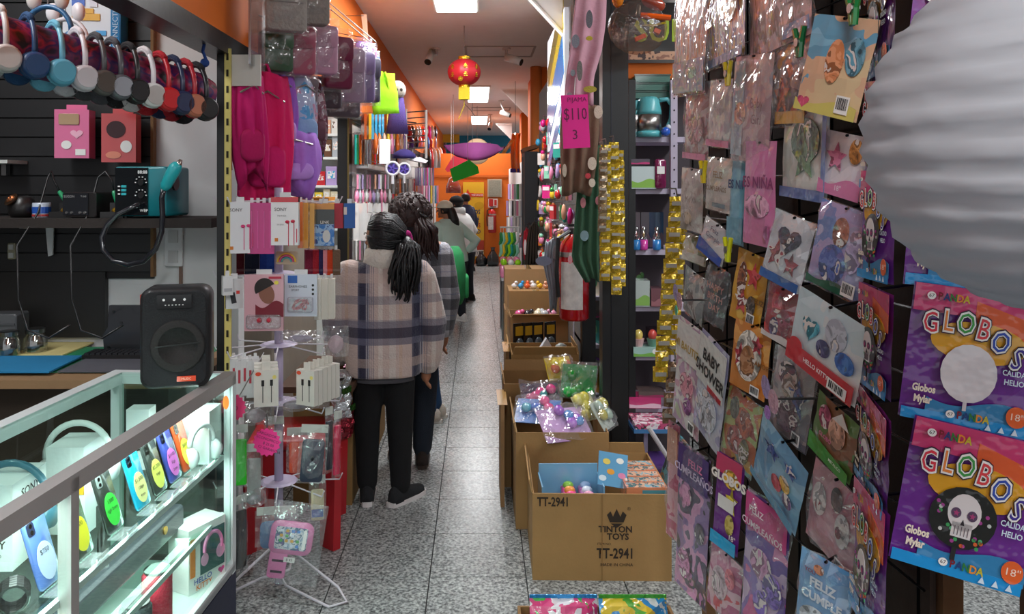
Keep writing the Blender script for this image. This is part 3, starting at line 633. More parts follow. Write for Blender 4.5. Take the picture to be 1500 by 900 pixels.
# ---- the glass showcase
ROT = -.062
CASE = thing('showcase', 'aluminium framed glass showcase with lit shelves of phones and speakers', 'showcase', (-.815, 2.6, 0), ROT)
LEN, WID, TOP = 1.75, .42, 1.0
ALU = m('#b8b4b2', 'metal', rough=.45, metal=.35)
MB().box((-WID / 2, -LEN / 2, .165), (WID, LEN, .33)).build('base', m('#1c1f3c', 'paint'), CASE)
MB().box((-WID / 2, -LEN / 2, .345), (WID, LEN, .02)).build('bottom_shelf', m('#e4e8e8', 'gloss'), CASE)
for x, y in ((0, 0), (-WID, 0), (0, -LEN), (-WID, -LEN), (0, -.93)): MB().box((x - (.015 if x == 0 else -.015), y - (.015 if y == 0 else 0), .66), (.03, .03, .66)).build('post', m('#dfe6e6', 'paint') if y != -.93 else ALU, CASE)
for x in (0, -WID):
    MB().box((x - (.02 if x == 0 else -.02), -LEN / 2, TOP - .02), (.04, LEN, .04)).build('top_rail', ALU if x == 0 else m('#d4dada', 'paint'), CASE)
    MB().box((x - (.015 if x == 0 else -.015), -LEN / 2, .35), (.03, LEN, .03)).build('bottom_rail', m('#d8dcdc', 'paint'), CASE)
for y in (-.015, -LEN): MB().box((-WID / 2, y, TOP - .02), (WID - .08, .03, .04)).build('end_rail', m('#d8dcdc', 'paint'), CASE)
SH1, SH2 = .73, .54
for z, d in ((SH1, .37), (SH2, .37)):
    s = MB().box((-WID / 2 - .01, -LEN / 2, z - .004), (d, LEN - .08, .008)).build('glass_shelf', film('shelf_glass', '#d8fff0', .14, .02, 0), CASE)
    MB().box((-.03, -LEN / 2, z - .006), (.008, LEN - .08, .016)).build('shelf_edge', m('#d2e4dc' if z == SH2 else '#e8ecec', 'paint'), s)
MB().box((-.008, -LEN / 2, .68), (.004, LEN - .06, .6)).build('front_glass', GLASS, CASE); MB().box((-WID / 2, -.008, .68), (WID - .06, .004, .6)).build('end_glass', GLASS, CASE)
MB().box((-WID / 2, -LEN / 2, TOP - .004), (WID - .08, LEN - .06, .005)).build('top_glass', GLASS, CASE)
LED = m('#f0ffff', 'print', emit=9)
MB().box((-.05, -LEN / 2, TOP - .045), (.012, LEN - .1, .008)).build('led_strip', LED, CASE); MB().box((-.05, -LEN / 2, SH1 - .016), (.012, LEN - .1, .006)).build('led_strip', LED, CASE)
R3 = Matrix.Rotation(ROT, 3, 'Z')
def incase(k, Y, z):
    """point in the case: k behind the front glass, world depth Y"""
    return Vector((-.815 - k - .062 * (2.6 - Y), Y, z))
for z, e in ((.955, 7), (.71, 5), (.53, 3)):
    area('case_light', incase(.09, 1.75, z), .06, 1.5, e, (.9, 1, .98), (0, -.25, ROT))
def tagc(c): return m(c, 'print', emit=.0)
def phone(Y, c, back, lc, lines, lab, z=SH1, k=.07):
    t = thing('phone', lab, 'phone', incase(k, Y, z), PI / 2 + ROT, 'phones on the case shelf')
    tt = .3
    ph = MB().rbox(.074, .155, -.004, .004, .01, 0, .0775).build('body', m(c, 'gloss'), t, True, (0, 0, .014), (-tt, 0, 0))
    MB().rbox(.024, .03, -.0055, -.004, .006, -.018, .133).build('camera_bump', m(back, 'gloss'), ph)
    for dz in (.007, -.007): MB().lathe([(.005, -.0065), (.005, -.0055)], 10, (-.018, 0, .133 + dz), 'Y').build('lens', m('#0a0a0c', 'gloss'), ph)
    lb = decal('disc', ph, m(lc, 'print'), .002, .055, .058, .084, -.0058, name='price_oval')
    for i, s in enumerate(lines): text(s, .015 if i == 0 else .012, INK, lb, .002, -.0072, .076 - i * .021, roll=.0)
    st = MB().box((0, -.022, .006), (.07, .05, .004)).box((0, -.044, .014), (.05, .004, .02)).tube([(-.025, -.05, .016), (0, -.055, .028), (.025, -.05, .016)], .003, 6).build('acrylic_stand', film('acrylic', '#ffffff', .35, .05, .3), t)
phone(2.40, '#d8542a', '#3a2018', '#f2ea4a', ['$800', '16gb'], 'orange-red phone with a yellow price oval in the case')
phone(2.31, '#3f4a9c', '#20244c', '#e87ad8', ['$1100', '32gb', '2ram'], 'blue-violet phone with a pink price oval in the case')
phone(2.215, '#3a3f3c', '#202422', '#f0ee70', ['$1,200', '64gb'], 'dark grey phone with a pale yellow price oval in the case')
phone(2.115, '#18a8d0', '#123040', '#f4eca0', ['$1,500', '128gb', '4ram'], 'cyan phone with a cream price oval in the case')
phone(1.97, '#2c3330', '#8a9290', '#3fd848', ['1300', '1gb 2ram'], 'black phone with a green price oval in the case')
phone(1.83, '#3a4030', '#20241c', '#ece030', ['$900'], 'dark phone with a yellow price oval behind the frame post')
phone(1.70, '#5a78c0', '#28304c', '#c8d4f0', ['$750'], 'light blue phone beside the frame post')
def carton(k, Y, z, w_, d, h, lab, side='#d8d8d8', words=(), name='boxed_headphones', rz=.25, cat='box'):
    t = thing(name, lab, cat, incase(k, Y, z), ROT + rz)
    MB().box((0, 0, h / 2), (w_, d, h)).build('carton', m('#eceeee', 'card'), t)
    for s, sz, x, zz, face in words:
        if face == 'f': text(s, sz, INK, t, x, -d / 2 - .001, zz, bold=.01)
        else: text(s, sz, INK, t, w_ / 2 + .001, x, zz, rz=PI / 2, bold=.01)
    return t
def arcband(t, r, c, z, w_=.02):
    MB().tube([(r * math.cos(a), 0, z + r * 1.05 * math.sin(a)) for a in [math.radians(x) for x in range(-10, 191, 12)]], .009, 8).build('headband', m(c, 'plastic'), t, True)
    for sg in (-1, 1): MB().lathe([(.025, -.012), (.034, 0), (.028, .014)], 16, axis='X').build('ear_cup', m(c, 'plastic'), t, True, (sg * r, 0, z - .035))
t = carton(.27, 1.86, SH1, .1, .15, .2, 'white audio box with dark lettering under the teal headphones', words=(('SONY', .03, -.0, .165, 's'), ('WH-CH520', .012, 0, .12, 's'), ('SONY', .026, 0, .06, 'f'), ('WH-CH520', .01, 0, .035, 'f')), rz=.1)
th = thing('headphones', 'teal headphones arched over the white box in the case', 'headphones', incase(.27, 1.87, SH1 + .13), ROT + .1); arcband(th, .088, '#3a6a7c', .0)
t = carton(.27, 2.14, SH1, .1, .13, .19, 'white headphone box with a cable picture under the white headphones', words=(('SONY', .024, 0, .09, 'f'),), rz=.1)
for k, c in enumerate(('#222222', '#222222', '#c02030', '#222222', '#222222')): MB().box((.052, -.05 + k * .022, .09 + (k % 2) * .02), (.002, .008, .07)).build('printed_headset', m(c, 'print'), t)
th = thing('headphones', 'white headphones arched over the cable-picture box in the case', 'headphones', incase(.27, 2.15, SH1 + .13), ROT + .1); arcband(th, .09, '#e4e6e4', .01)
t = carton(.25, 2.46, SH1, .07, .06, .19, 'tall white box with a black ring picture beside the loudspeaker', words=(('REL', .022, 0, .08, 'f'),), rz=.1)
MB().tube([(.022 * math.cos(a), -.032, .09 + .026 * math.sin(a)) for a in [2 * PI * i / 16 for i in range(16)]], .004, 6, True).build('printed_ring', INK, t)
t = carton(.1, 2.53, SH1, .12, .1, .17, 'white box behind the white headphones at the end of the case', rz=.0)
th = thing('headphones', 'white headphones leaning on the white box at the end of the case', 'headphones', incase(.055, 2.455, SH1 + .06), ROT + 1.2); arcband(th, .05, '#dfe4e4', .02)
t = carton(.2, 2.0, SH1, .1, .05, .14, 'small white box with orange corner behind the teal headphones', rz=0); MB().box((.03, -.027, .12), (.035, .003, .03)).build('yellow_corner', m('#e8b020', 'print'), t)
# lower shelf
t = thing('soundbar', 'long dark grey soundbar with a knob on the middle shelf', 'speaker', incase(.15, 2.12, SH2), ROT)
MB().rbox(.085, .075, -.33, .33, .012, 0, .04).build('cabinet', m('#34373c', 'plastic'), t); MB().lathe([(.016, .078), (.016, .092), (.012, .095)], 16, (0, -.08, 0)).build('knob', DK, t); MB().lathe([(.022, .076), (.022, .08)], 16, (0, -.08, 0)).build('knob_ring', m('#e0e4e4', 'metal'), t)
MB().lathe([(.012, 0), (.012, .003)], 12, (.043, .2, .05), 'X').build('gold_badge', m('#d0a040', 'metal'), t)
t = thing('portable_speaker', 'green portable speaker with an orange price tag on the middle shelf', 'speaker', incase(.06, 1.69, SH2), ROT)
MB().rbox(.08, .1, -.09, .09, .03, 0, .05).build('cabinet', m('#6f9474', 'plastic'), t, True); MB().box((.02, -.0, .101), (.05, .1, .002)).box((.03, -.05, .101), (.03, .06, .002)).build('price_tag', m('#f08a3c', 'print'), t); MB().rbox(.05, .07, -.094, -.088, .02, 0, .05).build('grille', m('#26302a', 'cloth'), t)
t = carton(.2, 2.1, SH2 - .19, .12, .3, .1, 'grey and red printed box under the middle shelf', rz=0); MB().box((.062, -.08, .05), (.003, .12, .06)).build('red_panel', m('#c0503c', 'print'), t); MB().box((.062, .1, .06), (.003, .07, .06)).build('red_mark', m('#c86a50', 'print'), t)
t = thing('cylinder_speaker', 'red fabric cylinder speaker on the case floor', 'speaker', incase(.085, 2.22, .356), ROT)
MB().lathe([(.03, 0), (.042, .008), (.042, .15), (.034, .16)], 20).build('fabric_body', m('#c8203c', 'cloth'), t, True); MB().lathe([(.034, .158), (.036, .168), (.01, .168)], 18).build('black_top', DK, t)
t = thing('cylinder_speaker', 'black fabric cylinder speaker on the case floor beside the red one', 'speaker', incase(.085, 2.1, .356), ROT)
MB().lathe([(.03, 0), (.042, .008), (.042, .12), (.034, .13)], 20).build('fabric_body', m('#34373a', 'cloth'), t, True); MB().lathe([(.034, .128), (.036, .136), (.01, .136)], 18).build('rubber_top', DK, t)
t = thing('kids_headphone_box', 'white box printed with pink headphones at the end of the case', 'box', incase(.075, 2.47, .356), ROT + 1.15)
MB().box((0, 0, .1), (.15, .09, .2)).build('carton', m('#e8e6e4', 'gloss'), t)
decal('rect', t, m('#2c5a58', 'print'), .02, .11, .1, .13, -.0455); MB().tube([(.02 + .036 * math.cos(a), -.048, .12 + .045 * math.sin(a)) for a in [math.radians(x) for x in range(-20, 201, 15)]], .006, 6).build('printed_band', m('#e080b0', 'print'), t)
decal('disc', t, m('#e8a0c4', 'print'), .05, .095, .035, .045, -.049); decal('disc', t, m('#e8a0c4', 'print'), -.015, .09, .03, .04, -.049)
text('HELLO', .024, m('#4050a0', 'print'), t, -.02, -.047, .032, bold=.02); text('KITTY', .024, m('#e07030', 'print'), t, -.015, -.047, .012, bold=.02); decal('heart', t, m('#d84a90', 'print'), .055, .03, .026, .024, -.047)
decal('rect', t, m('#e08030', 'print'), -.06, .11, .02, .12, -.0455)
# near end of the case
for k, (kk, Y, z, lab) in enumerate(((.1, 1.48, SH1, 'white round charger puck stack beside the frame post'), (.22, 1.6, SH1, 'white round charger puck, the rear one'))):
    t = thing('charging_puck', lab, 'charger', incase(kk, Y, z), 0, 'charging pucks')
    MB().lathe([(.05, 0), (.058, .008), (.058, .02), (.05, .026), (.0, .03)], 24).build('puck', m('#e4e8e8', 'gloss'), t, True); MB().lathe([(.046, .03), (.054, .036), (.054, .044), (.03, .052)], 24).build('upper_disc', m('#f0f2f2', 'gloss'), t, True)
    MB().lathe([(.0585, .012), (.0585, .016)], 24).build('seam', m('#9aa0a0', 'plastic'), t)
t = thing('cable_coil', 'coiled black charging cable behind the frame post', 'cable', incase(.1, 1.62, SH1 + .03), .5)
for k in range(5): MB().tube([(.028 * math.cos(a), .006 * k - .012, .028 * math.sin(a) + (.002 * k)) for a in [2 * PI * i / 14 for i in range(14)]], .0045, 6, True).build('loop', DK, t)
t = thing('neck_speaker', 'dark curved neckband speaker lying below the chargers', 'speaker', incase(.11, 1.5, SH2 + .04), ROT)
MB().tube([(.1 * math.cos(a) - .05, .13 * math.sin(a), .02 * math.cos(a)) for a in [math.radians(x) for x in range(-120, 121, 20)]], [.02 + .008 * math.cos(math.radians(x)) for x in range(-120, 121, 20)], 10).build('neckband', m('#2c3034', 'plastic'), t, True); MB().box((-.1, -.115, -.01), (.03, .03, .02)).build('end_cap', DK, t)
# ---- loudspeaker on the case
t = thing('loudspeaker', 'black portable party loudspeaker standing on the glass showcase', 'speaker', incase(.115, 2.42, TOP), .22)
MB().rbox(.205, .31, -.055, .065, .035, 0, .157, 5).build('cabinet', m('#202123', 'plastic', rough=.5), t, True)
MB().rbox(.185, .29, -.063, -.052, .03, 0, .157, 5).build('front_panel', m('#252628', 'cloth'), t)
MB().lathe([(.08, -.068), (.074, -.072), (.05, -.066), (.0, -.064)], 28, (.01, 0, .135), 'Y').build('woofer_grille', m('#302e2d', 'cloth'), t, True)
pn = MB().box((0, -.066, .272), (.1, .006, .042)).build('button_panel', m('#050506', 'gloss'), t)
for x in (-.03, 0, .03): MB().lathe([(.004, -.0705), (.004, -.0695)], 10, (x, 0, .278), 'Y').build('button_icon', WHITE, pn)
for k in range(6): MB().box((-.025 + k * .01, -.07, .262), (.004, .001, .002)).build('panel_mark', WHITE, pn)
MB().box((.035, -.067, .035), (.055, .005, .016)).build('orange_badge', m('#e0431c', 'gloss'), t); text('MUSIC', .01, m('#f8c8a8', 'print'), t, .035, -.0705, .035)
MB().box((.01, -.071, .14), (.13, .003, .004), ry=-.08).build('logo_bar', m('#141414', 'plastic'), t); MB().box((-.103, -.02, .275), (.004, .02, .03)).build('orange_strip', m('#e0431c', 'plastic'), t)
t = thing('price_sticker', 'orange oval sticker on the end post of the showcase', 'sticker', P(331, 590, 2.52)); decal('disc', t, m('#f07a1c', 'print'), 0, 0, .02, .045, 0, name='oval')
# ================================================================ goods along the left of the aisle
def near(n):  # the colour word whose hex is given
    return CN[n]
# ---- slotted yellow rail at the stall corner
t = thing('slotted_rail', 'pale yellow slotted display rail at the stall corner', 'rail', P(334, 500, 2.94) * 1)
t.location.z = .02; MB().box((0, 0, 1.07), (.024, .012, 2.12)).build('rail', m('#d8c873', 'paint'), t)
for k in range(30): MB().box((.0, -.007, .3 + k * .062), (.008, .003, .026)).build('slot', m('#2a2414', 'matte'), t)
MB().box((.06, .02, 2.05), (.12, .012, .12)).build('white_plate', m('#d8d4cc', 'paint'), t)
# ---- backpacks on a rod
def backpack(px, py, Y, w_, h, c, c2, lab, rz=.5, film_=False, art_=None, round_=False):
    t = thing('backpack', lab, 'backpack', P(px, py, Y), rz, 'children\'s backpacks on the rod'); r_ = random.Random(px)
    q = MB(); lo = []; N = 40
    for k in range(9):
        f = k / 8; zz = -h * f
        rx = w_ / 2 * (math.sin(PI * min(1, .12 + f * .88)) ** .45 if round_ else (.55 + .45 * math.sin(PI * min(1, .25 + f * .62)))) ; ry = .1 * (.4 + .6 * math.sin(PI * min(1, .1 + f * .86)) ** .6)
        fo = 1 + (.09 if not round_ else .02) * (.4 + f); lo.append([(rx * math.cos(a) * (1 + .05 * math.sin(6 * a + k)) + .03 * f * f * math.sin(px), ry * math.sin(a) * (1 + (fo - 1) * 2.2 * math.sin(11 * a + px + 1.2 * f)), zz + .012 * math.sin(3 * a) - (.04 * math.sin(2 * a + px) * f if not round_ else 0)) for a in [2 * PI * i / N for i in range(N)]])
    q.rings3(lo[::-1]).build('bag', art_ or m(c, 'cloth', bs=22, bump=.5), t, True)
    MB().rbox(w_ * .6, h * .3, -.02, .02, .035, 0, -h * .68, 5).build('front_pocket', m(c2, 'cloth', bs=25, bump=.4), t, True, (0, -.085, 0))
    for s in (-1, 1): MB().tube([(s * w_ * .22, .06, -.02), (s * w_ * .26, .11, -h * .3), (s * w_ * .24, .12, -h * .6), (s * w_ * .3, .07, -h * .9)], .014, 6).build('strap', m(c2, 'cloth'), t, True)
    MB().tube([(-.04, 0, -.01), (-.02, 0, .05), (.02, 0, .05), (.04, 0, -.01)], .008, 6).build('top_loop', m(c2, 'cloth'), t)
    MB().tube([(-w_ * .3, -.075, -h * .2), (0, -.1, -h * .13), (w_ * .3, -.075, -h * .2)], .004, 5).build('zip', m('#d8d4d0', 'metal'), t)
    return t
for a in ((360, 108, 3.04, .15, .42, '#c41668', '#b01058', 'deep pink backpack beside the yellow rail, front of the rod', .6), (384, 112, 3.24, .25, .56, '#d0145c', '#c01060', 'crimson pink drooping backpack, longest on the rod', .5),
          (402, 104, 3.42, .2, .42, '#9a5cc0', '#c490d8', 'purple backpack with pale pink pocket', .7)): backpack(*a)
backpack(432, 112, 3.6, .22, .38, '#4a90c8', '#8aa8d0', 'round sky blue glossy backpack with pastel picture', .75, art_=art(['#3f8cc8', '#5aa4d8', '#a8b4d4', '#c88aa8', '#3a78b8'], 9), round_=True)
backpack(447, 118, 3.8, .2, .36, '#8a6a78', '#6a4450', 'mauve sequinned backpack behind the round blue one', .8, art_=art(['#8a7a80', '#7a3a50', '#b09aa4'], 30))
backpack(424, 196, 3.45, .28, .25, '#a872d0', '#b488d8', 'lilac pleated backpack hanging under the blue one', .5)
t = thing('display_rod', 'thin metal rod carrying the backpacks', 'rod', P(336, 100, 3.0)); q = P(470, 106, 3.75) - t.location
MB().tube([(0, 0, 0), q], .007).build('rod', m('#90a090', 'metal'), t); MB().tube([(0, 0, 0), (-.02, -.01, -.03)], .01).build('end_hook', m('#90a090', 'metal'), t)
t = thing('acrylic_board', 'upright clear board edge beside the wrapped purses', 'board', P(377, 100, 3.0)); MB().box((0, 0, .22), (.006, .2, .44)).build('sheet', film('board_acrylic', '#c8ccd0', .35, .1, 0), t); MB().box((0, -.1, .22), (.008, .006, .44)).build('edge', m('#a8a8ac', 'metal'), t)
# ---- wrapped purses hung from wires
def purse(px, py, Y, w_, h, c, lab, rz=.45, hair=False):
    t = thing('wrapped_purse', lab, 'purse', P(px, py, Y), rz, 'film-wrapped purses under the orange fascia')
    MB().rbox(w_ * .86, h * .8, -.03, .03, .02, 0, -h * .55).build('purse', m(c, 'cloth' if hair else 'plastic', bs=60, bump=.6 if hair else .1), t, True)
    MB().rbox(w_ * .84, h * .36, -.04, -.028, .02, 0, -h * .34).build('flap', m(c, 'cloth' if hair else 'plastic', bs=60, bump=.4), t, True)
    fm = pouch(w_, h, .09, .012, px, 5, 6); fm.v = [(a, b, z - h / 2) for a, b, z in fm.v]; fm.build('clear_bag', film('purse_film', '#ffffff', .15, .06, 1.0, 26), t)
    tether(t, (-.96, t.location.y + .05, max(2.25, t.location.z + .05)), .003, 'hook')
    return t
for k, (px, py, Y, w_, h, c, lab, hr) in enumerate(((418, -44, 3.2, .2, .27, '#aaa29c', 'grey fluffy purse in a clear bag, top of the column', True), (452, -48, 3.3, .2, .26, '#948a84', 'darker grey fluffy purse in a clear bag', True),
        (404, 34, 3.3, .16, .22, '#3f5a44', 'dark green purse in a clear bag behind the rod', False), (437, 28, 3.4, .17, .26, '#a8586c', 'dusky rose purse in a clear bag', False), (466, 24, 3.55, .2, .28, '#c090a8', 'pale mauve purse in a shiny clear bag', False),
        (494, 40, 3.8, .17, .32, '#742444', 'wine red purse with a handle, in film', False), (511, 56, 4.1, .19, .36, '#a890a8', 'greyish mauve purse in crinkled film', False), (526, 62, 4.4, .2, .36, '#8474a0', 'dull purple purse in crinkled film', False),
        (536, 72, 4.7, .2, .34, '#4a4656', 'slate purse in film, last of the wrapped row', False), (472, 104, 3.9, .22, .2, '#4a3c44', 'dark plum purse in film under the mauve ones', False), (500, 122, 4.3, .24, .2, '#5a5058', 'dark grey purse in crinkled film, low in the row', False),
        (440, 108, 3.6, .18, .14, '#7a6a70', 'grey-pink purse in crinkled film above the shop window', False))):
    purse(px, py, Y, w_, h, c, lab, .4 + .1 * (k % 3), hr)
# lilac and pink frill purses behind
for px, py, Y, c, n in ((531, 55, 4.9, '#8a5ac0', 'violet'), (537, 62, 5.1, '#d890b8', 'pink'), (542, 74, 5.3, '#5a78c8', 'periwinkle')):
    t = purse(px, py, Y, .14, .2, c, n + ' frilled purse hanging behind the wrapped row', .5); t['group'] = 'frilled purses behind the row'
t = thing('hanging_wire', 'pair of thin wires fixed to the orange fascia holding purses', 'wire', P(470, 2, 3.5)); 
for dx in (0, .03): MB().tube([(dx, 0, 0), (dx + .14, .6, -.07)], .003, 5).build('wire', m('#b8b0a4', 'metal'), t)
t = thing('paper_strip', 'narrow cream strip hanging against the orange fascia', 'strip', P(533, 78, 5.55)); MB().prism([(-.02, .28), (.02, .28), (.035, 0), (.02, -.02), (0, .1)], 0, .006).build('strip', m('#e0c8ac', 'paper'), t); MB().tube([(0, 0, .27), (XL - t.location.x - .01, 0, .27)], .003, 5).build('pin', m('#888888', 'metal'), t)
# ---- inside the lit shop: shelves and boxes
t = thing('shop_shelf', 'white tiered shop shelf seen through the window', 'shelf', (-1.95, 6.4, 0))
SHZ = [1.28, 1.5, 1.63, 1.86, 2.05]
for z in SHZ: MB().box((0, 0, z), (1.9, .26, .02)).build('shelf', m('#e8ecec', 'paint'), t)
for x in (-.94, 0, .94): MB().box((x, .12, 1.1), (.03, .03, 2.2)).build('upright', m('#d8dcdc', 'paint'), t)
PAL = ['pink', 'white', 'red', 'lilac', 'mint', 'cream', 'sky blue', 'peach', 'magenta', 'silver', 'brown', 'yellow']
for j, z in enumerate(SHZ):
    x = -1.62; k = 0
    while x < -1.03:
        n = RN.choice(PAL if j != 1 else ['cream', 'brown', 'yellow', 'gold', 'white', 'red']); w_ = RN.uniform(.05, .09); h = RN.uniform(.1, .17) if j != 1 else RN.uniform(.06, .11)
        t = thing('gift_box', '%s gift box on the %s tier of the lit shop shelf' % (n, ('bottom', 'second', 'middle', 'fourth', 'top')[j]), 'box', (x + w_ / 2, 6.34, z + .01), 0, 'gift boxes on the shop shelf')
        MB().box((0, 0, h / 2), (w_, .08, h)).build('carton', m(CN[n], 'gloss'), t); MB().box((0, -.041, h * .55), (w_ * .7, .003, h * .4)).build('picture', art([CN[n], '#f4f0f0', CN[RN.choice(PAL)]], 40), t)
        x += w_ + .006
t = thing('wooden_tray', 'orange wooden tray stack on the shop counter', 'tray', P(452, 284, 4.6)); 
for k in range(3): MB().box((.02 * k, 0, -.03 - .035 * k), (.28, .2, .02)).build('board', m('#c8842c', 'card'), t)
t = thing('shop_counter', 'pale shop counter behind the hanging goods', 'counter', (-1.5, 4.9, 0)); MB().box((0, 0, .72), (.7, 1.2, 1.44)).build('body', m('#8a8074', 'card'), t); MB().box((0, 0, 1.45), (.74, 1.24, .03)).build('top', m('#d8d4cc', 'paint'), t)
# ---- generic hanging card on the left wall, facing the aisle
def hangcards(name, noun, place, px0, px1, ytop, ybot, X, n, cols, w_, cat, t_=.012, rz=None, kind='card', fin='wrap', grp=None):
    grp = grp or (noun + 's ' + place)
    Y0, Y1 = (X * F) / (px0 - VX), (X * F) / (px1 - VX)
    for k in range(n):
        f = (k + .5) / n; Y = 1 / ((1 - f) / Y0 + f / Y1); zt = EYE - (ytop - VY) * Y / F; h = (ybot - ytop) * Y / F
        cn = cols[k % len(cols)]; c = CN[cn]
        t = thing(name, '%s %s %s' % (cn, noun, place), cat, (X + RN.uniform(-.01, .01), Y, zt), (PI / 2 if X < 0 else -PI / 2) + (RN.uniform(-.3, .3) if rz is None else rz), grp)
        if kind == 'card':
            MB().box((0, 0, -h / 2), (w_, t_, h)).build('pack', m(c, fin), t); MB().box((0, -t_ / 2 - .001, -h * .2), (w_ * .8, .002, h * .18)).build('header', m('#ece8e4', 'print'), t)
        elif kind == 'case':
            MB().rbox(w_, h, -t_ / 2, t_ / 2, w_ * .2, 0, -h / 2).build('pack', m(c, 'gloss'), t); MB().lathe([(w_ * .14, -t_), (w_ * .14, -t_ * .4)], 10, (-w_ * .2, 0, -h * .2), 'Y').build('opening', m('#222226', 'gloss'), t)
        elif kind == 'bag':
            MB().rings([(0, 0, -h, w_ * .5, t_), (0, 0, -h * .6, w_ * .52, t_ * 1.3), (0, 0, -h * .15, w_ * .36, t_ * .8), (0, 0, 0, w_ * .08, t_ * .3)], 12).build('pouch', m(c, fin), t, True); MB().box((0, -t_ * 1.2, -h * .45), (w_ * .6, .004, h * .3)).build('label_card', m('#e8e4e4', 'print'), t)
        tether(t, (-.955 if X < 0 else .66, Y, zt + .02), .002, 'hook')
hangcards('pencil_case', 'slim pencil case', 'on the wall beside the black post', 520, 562, 198, 241, -.9, 12, ['teal', 'green', 'orange', 'brown', 'grey', 'pink', 'grey', 'orange', 'red', 'orange', 'pink', 'pink'], .1, 'pencil case', .014, .2, fin='cloth')
hangcards('gift_bag', 'folded gift bag', 'above the pencil cases', 530, 585, 168, 205, -.86, 10, ['orange', 'yellow', 'sky blue', 'sky blue', 'sky blue', 'sky blue', 'yellow', 'yellow', 'gold', 'gold'], .16, 'bag', .02, .3, fin='wrap')
hangcards('wrapped_toy', 'wrapped toy pouch', 'hung below the gift bags', 548, 596, 195, 226, -.82, 8, ['orange', 'orange', 'peach', 'yellow', 'pink', 'orange', 'peach', 'lilac'], .12, 'toy', .02, .2, 'bag')
hangcards('hair_accessory', 'glittery hair accessory pack', 'in the upper row by the shop window', 519, 572, 256, 277, -.9, 10, ['pink', 'silver', 'lilac', 'mauve', 'pink', 'peach', 'lilac', 'white', 'pink', 'silver'], .11, 'hair accessory', .014, .2)
hangcards('hair_accessory', 'satin hair bow pack', 'in the row below the glitter packs', 519, 572, 277, 297, -.9, 10, ['pink', 'silver', 'pink', 'white', 'pink', 'lilac', 'silver', 'pink', 'pink', 'white'], .11, 'hair accessory', .016, .2, 'bag')
hangcards('cosmetic_pack', 'small cosmetic pack', 'in the short row over the white boxes', 518, 568, 280 + 16, 312, -.9, 12, ['white', 'orange', 'navy', 'cream', 'red', 'white', 'brown', 'mint', 'white', 'pink', 'white', 'black'], .08, 'cosmetic', .012, .2)
hangcards('white_box', 'narrow carton', 'in the long row behind the women', 518, 640, 298, 352, -.9, 22, ['white'], .09, 'box', .04, .2, fin='card')
hangcards('bead_string', 'bead necklace card', 'by the far shop', 610, 634, 246, 272, -.86, 10, ['purple', 'blue', 'pink', 'teal', 'purple', 'magenta', 'lilac', 'green', 'pink', 'purple'], .2, 'necklace', .012, .3)
hangcards('toy_pack', 'toy pack on card', 'below the bead necklaces', 612, 640, 272, 298, -.86, 8, ['pink', 'white', 'pink', 'lilac', 'yellow', 'white', 'sky blue', 'pink'], .3, 'toy', .02, .4)
hangcards('cap_pack', 'dark cap in film', 'on the far left wall', 622, 652, 216, 246, -.85, 6, ['black', 'red', 'white', 'grey', 'silver', 'red'], .34, 'cap', .03, .5, 'bag')
hangcards('dark_pouch', 'black pouch', 'beside the black post', 540, 600, 312, 340, -.84, 6, ['grey', 'silver', 'white', 'pink', 'lilac', 'white'], .12, 'pouch', .02, .2, 'bag')
hangcards('sock_pack', 'pair of socks on card', 'beside the second black post', 574, 612, 262, 284, -.88, 9, ['grey', 'brown', 'orange', 'silver', 'brown', 'grey', 'white', 'red', 'orange'], .16, 'socks', .02, .2)
hangcards('toy_sword', 'slim toy pack', 'under the socks', 574, 612, 284, 304, -.88, 9, ['red', 'orange', 'peach', 'white', 'silver', 'pink', 'cream', 'white', 'lilac'], .16, 'toy', .02, .2)
hangcards('party_mask', 'party mask in film', 'high on the wall by the wire ladder', 596, 640, 184, 204, -.87, 9, ['red', 'black', 'white', 'silver', 'red', 'grey', 'magenta', 'white', 'navy'], .24, 'mask', .03, .3, 'bag')
hangcards('ribbon_roll', 'ribbon pack', 'over the round fans', 574, 606, 208, 226, -.9, 8, ['purple', 'gold', 'lilac', 'yellow', 'navy', 'pink', 'purple', 'white'], .16, 'ribbon', .02, .2)
hangcards('earring_card', 'earring card', 'low on the wall behind the women', 518, 600, 352, 380, -.9, 14, ['white', 'pink', 'silver', 'cream', 'lilac', 'white', 'mint'], .12, 'earrings', .012, .2)
hangcards('coin_purse', 'small felt coin purse', 'over the bead necklaces', 600, 640, 200, 218, -.85, 7, ['purple', 'navy', 'pink', 'peach', 'blue', 'red', 'lilac'], .22, 'purse', .02, .3, 'bag')
# lime bag, fan-like toy, doll, ladder rack, wheel fans, slingbag
t = thing('tote_bag', 'bright lime green folded tote bag hanging from a hook', 'bag', P(560, 110, 5.6), .55)
MB().sheet(lambda u, v: ((u - .5) * .2 + .04 * v, -.02 * math.sin(u * PI) + .01 * math.sin(v * 9), -.29 * v + .02 * u), 6, 6, (0, .02, 0)).build('bag', m('#8fd81a', 'cloth', bs=14, bump=.5), t, True)
tether(t, (-.96, 5.7, t.location.z + .05))
for s in (-.06, .05): MB().tube([(s, -.01, -.12), (s * .5, -.03, -.02), (s * .2, -.02, .02)], .01, 6).build('handle', m('#a4e828', 'cloth'), t)
t = thing('plush_skull', 'grey skull-faced plush hanging by its hood on the fascia', 'plush', P(582, 132, 6.0), .3)
MB().ball((0, 0, 0), (.07, .06, .075)).build('hood', m('#b8b0a8', 'cloth'), t, True); MB().ball((0, -.035, -.015), (.045, .035, .05)).build('face', m('#8c8478', 'cloth'), t, True)
for s in (-.018, .018): MB().ball((s, -.066, -.005), (.011, .006, .013)).build('eye_hole', m('#28221e', 'matte'), t)
